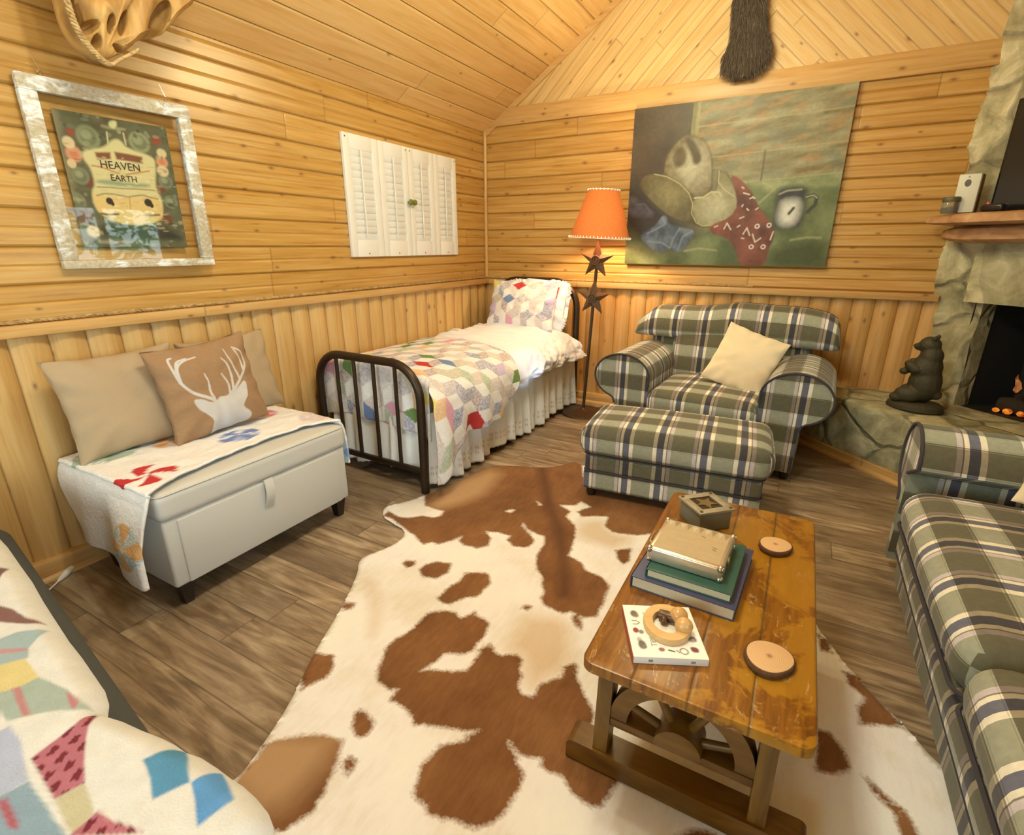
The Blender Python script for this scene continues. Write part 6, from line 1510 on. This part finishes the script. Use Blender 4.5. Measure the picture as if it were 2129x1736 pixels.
q.stroke([(xl - .009, .030), (xl + .002, .030), (xl + .008, .024), (xl + .002, .018), (xl - .008, .018)], .0025, ob(120, 100, 70), .0015)
q.ell(xl - .005, -.003, .007, .009, rd, .4); q.ell(xl + .007, -.008, .006, .007, dk, .5, .8)
q.ell(xl - .002, -.034, .006, .008, ob(150, 140, 120), .6, .7); q.ell(xl + .002, -.050, .009, .014, dk, .5, .9); q.ell(xl + .006, -.056, .006, .006, gk, .4)
q.fill([(xr - .010, .052), (xr + .010, .050), (xr + .008, .036), (xr - .006, .038)], ob(206, 196, 168), .002); q.stroke([(xr - .010, .052), (xr + .010, .050), (xr + .008, .036), (xr + .010, .050)], .002, dk, .0015)
q.fill([(xr - .009, .012), (xr + .007, .012), (xr + .010, .0), (xr - .006, -.002)], rd, .002, 1, 1)
q.ell(xr + .002, -.026, .011, .010, ob(160, 146, 130), .4); q.stroke([(xr - .016, -.022), (xr - .004, -.024), (xr + .008, -.020), (xr + .010, -.032)], .0018, dk, .0015)
q.fill([(xr - .010, -.050), (xr + .008, -.052), (xr + .009, -.068), (xr - .008, -.068)], ob(122, 66, 62), .002)
q.ell(.034, -.066, .010, .010, dk, .3, 1, .75); q.ell(-.016, -.063, .007, .006, rd, .4, .9); q.stroke([(.0, -.064), (.012, -.068)], .004, dk, .002); q.stroke([(.018, -.064), (.022, -.070)], .003, gk, .002)
q.ell(-.038, .006, .004, .005, rd, .4, .8)
cvr = gridmesh('cover', np.stack([xx, yy, np.full(xx.shape, bt_ + .0004)], -1), vcol('printed_cover', .5, .02, 60, .02, spec=.4), q.c.reshape(170, 178, 3), wb)
p = Part(); text_part(p, 'TIPS FROM THE', .0185, lambda a, b, h: (-.030 - b, a * .92 + .004, bt_ + .0006 + h), .0001); p.build('title_lettering', plain('grey_print', ob(150, 132, 104), .7), cvr, smooth=False)
p = Part(); q_ = bt_ / 2
for s in (-.045, .05): p.box((s, -bh_ / 2 - .0004, q_), (.010, .0006, .006)); 
p.build('spine_mark', plain('grey_mark', ob(150, 134, 104), .7), wb, smooth=False)

# wooden teething ring with beads
rg = thing('wooden_ring', 'pale wooden ring with beads and a dark centre on the white book', 'ring', (2.488, -3.212, TZ + .0195), math.radians(20))
M_ring = wood('pale_maple', [ob(206, 152, 78), ob(222, 172, 98), ob(232, 186, 116)], 0, .4, 20, .2, .1)
M_bead = wood('varnished_bead', [ob(196, 140, 70), ob(218, 166, 92), ob(228, 182, 112)], 1, .25, 30, .3, .05)
p = Part(); n = 44; R1, R2 = .056, .033; rings = []
for k in range(n + 1):
    t = 2 * PI * k / n; ax, ay = math.cos(t), math.sin(t) * 1.16
    rings.append([((R2 + (R1 - R2) * a) * ax, (R2 + (R1 - R2) * a) * ay, h) for a, h in ((.05, .001), (.0, .006), (.0, .013), (.06, .017), (.94, .017), (1, .013), (1, .005), (.95, .001))])
p.loft(rings, cap=False); p.build('ring', M_ring, rg, angle=40)
for (x, y, r) in ((.030, .020, .0215), (.036, -.016, .0215)):
    p = Part(); p.sphere((x, y, .0215), (r, r * .95, r * .95), 18); p.build('bead', M_bead, rg)
p = Part(); p.tube([(-.014, .030, .012), (-.006, .026, .013), (.004, .022, .013), (.018, .018, .014)], [.012, .013, .010, .013], 12); p.sphere((-.006, .012, .011), (.010, .012, .010), 12); p.build('dark_bead', plain('walnut_bead', ob(92, 56, 26), .35), rg)['label'] = 'dark brown bead'

# wood slice coasters
def slice_mat():
    t = NT('wood_slice'); o = t.obj(); x, y, z = t.sep(o)
    r = t.math('SQRT', t.math('ADD', t.math('POWER', x, 2.0), t.math('POWER', y, 2.0))); n = t.noise(o, 30, 3)
    w = t.math('SINE', t.math('MULTIPLY', t.math('ADD', r, t.math('MULTIPLY', n, .010)), 1500.0))
    col = t.mix(t.math('MULTIPLY_ADD', w, .25, .3), ob(226, 178, 114), ob(196, 144, 84))
    c = t.ramp(r, [(.0, 1.0), (.004, .7), (.009, 0.0)]); col = t.mix(c, col, ob(150, 100, 54))
    return t.bsdf(col, .6)
M_slice = slice_mat(); M_bark = plain('bark', ob(96, 62, 32), .95, .4, 120, 1.0)
def coaster(c, r, label, seed):
    o = thing('wood_slice_coaster', label, 'coaster', c, .6 * seed, group=None)
    n = 40; pts = []
    for k in range(n):
        t = 2 * PI * k / n; q = r * (1 + .05 * math.sin(2 * t + seed) + .03 * math.sin(3 * t + 2 * seed)); pts.append((q * math.cos(t), q * math.sin(t)))
    p = Part(); p.prism(pts, lambda a, b, h: (a, b, h), .019, .0008); p.build('wood_face', M_slice, o, angle=40)
    p = Part(); rr = []
    for z, e in ((.0005, 1.02), (.004, 1.09), (.012, 1.10), (.0175, 1.05), (.0175, .99), (.0005, .98)):
        rr.append([(a * e * (1 + .035 * (vn(np.array([k * .9]), np.array([z * 200 + seed]), 4)[0] - .5) * 2), b * e * (1 + .035 * (vn(np.array([k * .9]), np.array([z * 200 + seed]), 4)[0] - .5) * 2), z) for k, (a, b) in enumerate(pts)])
    rr.append(rr[0]); p.loft(rr, cap=False); p.build('bark', M_bark, o, angle=180)
    return o
coaster((2.700, -2.675, TZ), .044, 'pale wood slice coaster at the far right corner of the coffee table', 1)
coaster((2.714, -3.192, TZ), .049, 'larger wood slice coaster at the near right of the coffee table', 2)

# ================================================================== hanging fur and driftwood
def fur_hide():
    tl_ = HIDE
    th_ = thing('fur_pelt', 'dark grey fur pelt hanging on the gable boards above the painting', 'pelt', (2.07, -.06, 2.6), world=True)
    zs = np.linspace(2.40, 3.10, 40); L = [(z, x) for x, z in [(2.055, 2.398), (1.989, 2.442), (1.945, 2.463), (1.932, 2.571), (1.955, 2.591), (1.975, 2.67), (1.965, 2.86), (1.985, 3.0), (2.02, 3.1)]]
    Rr = [(z, x) for x, z in [(2.06, 2.398), (2.114, 2.403), (2.191, 2.452), (2.231, 2.505), (2.238, 2.584), (2.195, 2.687), (2.165, 2.82), (2.16, 2.9), (2.14, 3.0), (2.10, 3.1)]]
    p = Part(); rings = []
    def ext(z):
        a = np.interp(z, [q[0] for q in L], [q[1] for q in L]); b = np.interp(z, [q[0] for q in Rr], [q[1] for q in Rr]); return a, b
    for z in zs:
        a, b = ext(z); cx, hw = (a + b) / 2, max((b - a) / 2, .006); dp = .045 * min(1, hw / .08)
        rings.append([(cx + hw * .96 * math.cos(t), -.065 + dp * math.sin(t) * (1 if math.sin(t) < 0 else .8), z) for t in (2 * PI * k / 24 for k in range(24))])
    p.loft(rings)
    M_fur = NT('dark_fur'); o = M_fur.obj(); n = M_fur.noise(M_fur.n('ShaderNodeMapping', Vector=o, Scale=(1, 1, .15)).outputs[0], 90, 5, .7)
    mf = M_fur.bsdf(M_fur.ramp(n, [(.3, ob(58, 46, 32)), (.55, ob(92, 76, 54)), (.75, ob(132, 114, 84))]), .7, None, Specular_IOR_Level=.4)
    body = p.build('hide', mf, th_, angle=180)
    q = Part(); r_ = random.Random(3)
    for _ in range(4200):
        z = r_.uniform(2.405, 3.06); a, b = ext(z); cx, hw = (a + b) / 2, max((b - a) / 2, .006); dp = .045 * min(1, hw / .08)
        t = r_.uniform(PI * .95, PI * 2.05); x = cx + hw * .96 * math.cos(t); y = -.065 + dp * math.sin(t)
        l = r_.uniform(.025, .06) * (1.0 if z < 2.9 else .7); dx = r_.uniform(-.008, .008) + .016 * math.cos(t); dy = -.010 + .004 * math.sin(t) + r_.uniform(-.004, .0)
        if z - l < 2.392: l = max(.010, z - 2.392)
        w = r_.uniform(.0008, .0016)
        q.add([(x - w, y, z), (x + w, y, z), (x + dx * .6 + w * .7, y + dy, z - l * .6), (x + dx * .6 - w * .7, y + dy, z - l * .6), (x + dx, y + dy * .8, z - l)], [(0, 1, 2, 3), (3, 2, 4)])
    fr_ = q.build('fur', mf, body, smooth=False); fr_['kind'] = 'stuff'
    p = Part(); p.lathe([(0, 0), (.006, 0), (.006, .06), (.012, .065), (0, .068)], 12, M=Matrix.Translation((2.06, .0, 3.09)) @ Matrix.Rotation(PI / 2, 4, 'X')); p.build('peg', M_darkleg, th_)
fur_hide()

def driftwood():
    th_ = thing('driftwood_piece', 'hollow driftwood with rope edging hanging near the ceiling above the picture frame', 'driftwood', (.3, -2.95, 2.3), world=True)
    out = [(-3.205, 2.30), (-3.195, 2.20), (-3.193, 2.102), (-3.187, 2.057), (-3.167, 2.020), (-3.139, 1.991), (-3.110, 1.977), (-3.081, 1.998), (-3.025, 2.033), (-2.981, 2.083), (-2.907, 2.108), (-2.866, 2.149), (-2.821, 2.203), (-2.737, 2.273), (-2.70, 2.36), (-2.78, 2.44), (-2.95, 2.45), (-3.12, 2.42)]
    out = smooth(out, 1)
    n = len(out); cy = sum(q[0] for q in out) / n; cz = 2.24
    rings = []
    for x, e in ((.235, .90), (.25, .97), (.275, 1.0), (.31, 1.0), (.34, .97), (.362, .88)):
        rings.append([(x + .03 * math.sin((y - cy) * 9) + .012 * (vn(np.array([k * .7]), np.array([x * 60]), 6)[0] - .5), cy + (y - cy) * e, cz + (z - cz) * e) for k, (y, z) in enumerate(out)])
    p = Part(); p.loft(rings); md = wood('driftwood', [ob(126, 84, 30), ob(176, 124, 54), ob(206, 156, 78)], 2, .55, 10, .3, .5)
    tmp = p.build('body', [md, plain('hollow', ob(92, 64, 26), .9, .2, 40, .3)], th_, angle=40)
    cutters = []
    for (y, z), sy, sz, rx_ in (((-3.168, 2.105), .012, .05, .1), ((-3.145, 2.070), .018, .045, -.9), ((-3.078, 2.098), .012, .038, -.35), ((-3.036, 2.113), .015, .048, -.4), ((-2.912, 2.160), .028, .085, -.55), ((-3.128, 2.030), .016, .03, -.3), ((-3.065, 2.028), .02, .014, -.4), ((-3.10, 2.19), .04, .018, 0.2), ((-3.02, 2.24), .02, .06, -.4), ((-2.86, 2.32), .02, .06, -.5)):
        q = Part(); q.sphere((0, 0, 0), (.075, sy, sz), 14, M=Matrix.Translation((.355, y, z)) @ Matrix.Rotation(rx_, 4, 'X')); c = q.build('cutter', md)
        cutters.append(c); m = tmp.modifiers.new('b', 'BOOLEAN'); m.operation = 'DIFFERENCE'; m.object = c; m.solver = 'EXACT'
    bpy.context.view_layer.update(); dg = bpy.context.evaluated_depsgraph_get(); me = bpy.data.meshes.new_from_object(tmp.evaluated_get(dg))
    tmp.modifiers.clear(); tmp.data = me
    for c in cutters: bpy.data.objects.remove(c)
    # rope along the left and lower edge
    path = [(.33, -3.20, 2.30), (.34, -3.2, 2.2), (.345, -3.198, 2.11), (.345, -3.19, 2.055), (.345, -3.168, 2.012), (.345, -3.14, 1.982), (.345, -3.108, 1.966), (.345, -3.078, 1.986), (.345, -3.04, 2.012), (.34, -3.0, 2.04)]
    c_ = cat_rom(path, 120); q = Part()
    for k in range(3):
        pts = []
        for i, P_ in enumerate(c_):
            a = 2 * PI * (i / 9.0 + k / 3); pts.append((P_[0] + .006 * math.cos(a), P_[1] + .006 * math.sin(a) * .8, P_[2] + .006 * math.sin(a) * .6))
        q.tube(pts, .006, 6)
    q.build('rope_edging', M_rope, th_, angle=180)
    q = Part(); q.tube([(.30, -2.93, 2.40), (.30, -2.93, slope(.30) + .0)], .006, 8); q.build('hanging_cord', M_rope, th_)
driftwood()

# white cable end on the floor
p = Part(); p.tube([tuple(q) for q in cat_rom([(.045, -3.545, .016), (.075, -3.585, .012), (.10, -3.62, .008)], 8)], [.008, .013, .014, .014, .013, .011, .008, .004], 10); 
cbx = thing('cable', 'white cable end lying on the floor by the left wall', 'cable', (.08, -3.6, 0), world=True)
p.build('plug', M_white, cbx)
p = Part(); p.tube([tuple(q) for q in cat_rom([(.098, -3.618, .007), (.13, -3.66, .006), (.17, -3.72, .006), (.22, -3.80, .006)], 16)], .0035, 6); p.build('lead', M_white, cbx)

# ================================================================== ceiling fixture (above the frame), added fill lamps and daylight
def opal():
    t = NT('opal_glass'); d = t.n('ShaderNodeBsdfTranslucent', Color=(.95, .9, .8)); e = t.n('ShaderNodeBsdfTransparent'); m = t.n('ShaderNodeMixShader'); t.put(m.inputs[0], .7); t.put(m.inputs[1], d); t.put(m.inputs[2], e)
    t.t.links.new(m.outputs[0], t.out.inputs[0]); return t.m
M_opal = opal()
def ceiling_light(cx, cy, LZ, energy, color, label):
    fx = thing('ceiling_light', label, 'ceiling light', (cx, cy, LZ + .05), world=True)
    p = Part(); p.cyl((cx, cy, slope(cx)), (cx, cy, LZ + .10), .012, seg=10); p.lathe([(0, 0), (.03, .0), (.05, .05), (.02, .10), (0, .10)], 20, (cx, cy, LZ + .07)); p.build('stem', M_iron, fx)
    for k in range(3):
        t = 2 * PI * k / 3 + .5; x, y = cx + .15 * math.cos(t), cy + .15 * math.sin(t)
        p = Part(); p.tube([(cx, cy, LZ + .10), (cx + .10 * math.cos(t), cy + .10 * math.sin(t), LZ + .12), (x, y, LZ + .075)], .007, 8); p.build('arm', M_iron, fx)
        p = Part(); p.lathe([(.02, .07), (.045, .055), (.062, .0), (.06, -.03)], 20, (x, y, LZ), cap=False); p.build('glass_shade', M_opal, fx)
        ld = bpy.data.lights.new('bulb', 'POINT'); ld.energy = energy; ld.color = color; ld.shadow_soft_size = .05
        lo = bpy.data.objects.new('bulb_light', ld); C.objects.link(lo); lo.location = (x, y, LZ - .01)
ceiling_light(1.78, -1.40, 2.62, KEY, KEYC, 'bronze three-bulb ceiling light hanging above the plaid ottoman')
ceiling_light(1.85, -3.30, 2.76, KEY2, KEY2C, 'added three-bulb fill light hanging unseen above the middle of the cowhide')  # second fixture added to brighten the rug, bench and left side
ld = bpy.data.lights.new('lamp_light', 'POINT'); ld.energy = LAMP; ld.color = LAMPC; ld.shadow_soft_size = .04
lo = bpy.data.objects.new('lamp_light', ld); C.objects.link(lo); lo.location = (1.172 + 1.53 * math.sin(math.radians(2.7)), -.36, 1.54)
# the lamp light sits on the bulb: let the bulb glow through
# added fill lamps outside two windows: warm from the front, neutral from the side
def area(name, loc, rot, sx, sy, en, col):
    ld = bpy.data.lights.new(name, 'AREA'); ld.shape = 'RECTANGLE'; ld.size = sx; ld.size_y = sy; ld.energy = en; ld.color = col
    o = bpy.data.objects.new(name, ld); C.objects.link(o); o.location = loc; o.rotation_euler = rot; return o
area('window_fill', (1.3, YF - .35, 1.48), (math.radians(90), 0, 0), 1.7, 1.2, FRONT, FRONTC)
area('window_fill', (RX + .30, -5.0, 1.48), (0, math.radians(90), 0), 1.0, 1.4, SIDE, SIDEC)
sp = bpy.data.lights.new('sun_gap', 'SPOT'); sp.energy = SUNGAP; sp.color = (.62, .80, 1.0); sp.spot_size = math.radians(3.4); sp.spot_blend = .5; sp.shadow_soft_size = .05
so_ = bpy.data.objects.new('sun_gap', sp); C.objects.link(so_); so_.location = (7.4, -2.62, 2.35)
so_.rotation_euler = (Vector((.99, -1.12, .60)) - Vector((7.4, -2.62, 2.35))).to_track_quat('-Z', 'Y').to_euler()
# leafy garden outside the right-hand window
gd = thing('garden_shrub', 'leafy green shrub outside the window behind the sofa', 'shrub', (6.4, -1.6, 0), world=True)
p = Part(); p.cyl((6.4, -1.6, 0), (6.4, -1.6, 1.2), .05, .03, 8); p.build('stem', M_darkleg, gd)
q = Part(); r_ = random.Random(5)
for _ in range(2000):
    c_ = Vector((6.4 + r_.gauss(0, .30), -1.6 + r_.uniform(-1.7, 1.7), r_.uniform(.3, 2.9))); s = r_.uniform(.05, .10)
    a = Vector((r_.gauss(0, 1), r_.gauss(0, 1), r_.gauss(0, .6))).normalized(); b = a.cross(Vector((r_.gauss(0, 1), r_.gauss(0, 1), 1))).normalized() * .5
    q.add([tuple(c_ - a * s), tuple(c_ + b * s), tuple(c_ + a * s), tuple(c_ - b * s)], [(0, 1, 2, 3)])
fo = q.build('foliage', plain('leaf', (.16, .46, .22), .5, .5, 3), gd, smooth=False); fo['kind'] = 'stuff'
w = bpy.data.worlds.new('sky'); bpy.context.scene.world = w; w.use_nodes = True
w.node_tree.nodes['Background'].inputs[0].default_value = (*SKYC, 1); w.node_tree.nodes['Background'].inputs[1].default_value = SKY

cam = bpy.data.cameras.new('camera'); co = bpy.data.objects.new('camera', cam); C.objects.link(co)
cam.sensor_width = 36; cam.lens = 1063.4 / 2129 * 36; cam.clip_start = .02
co.location = (2.6515, -4.2866, 1.35); co.rotation_euler = (math.radians(90 - 18.567), math.radians(-.06), math.radians(28.974))
sc = bpy.context.scene; sc.camera = co
sc.view_settings.view_transform = 'Standard'; sc.view_settings.look = 'None'; sc.view_settings.exposure = EXPO; sc.view_settings.gamma = 1; sc.view_settings.use_curve_mapping = False
sc.cycles.max_bounces = 8; sc.cycles.diffuse_bounces = 5; sc.cycles.sample_clamp_indirect = 6; sc.cycles.caustics_reflective = False; sc.cycles.caustics_refractive = False
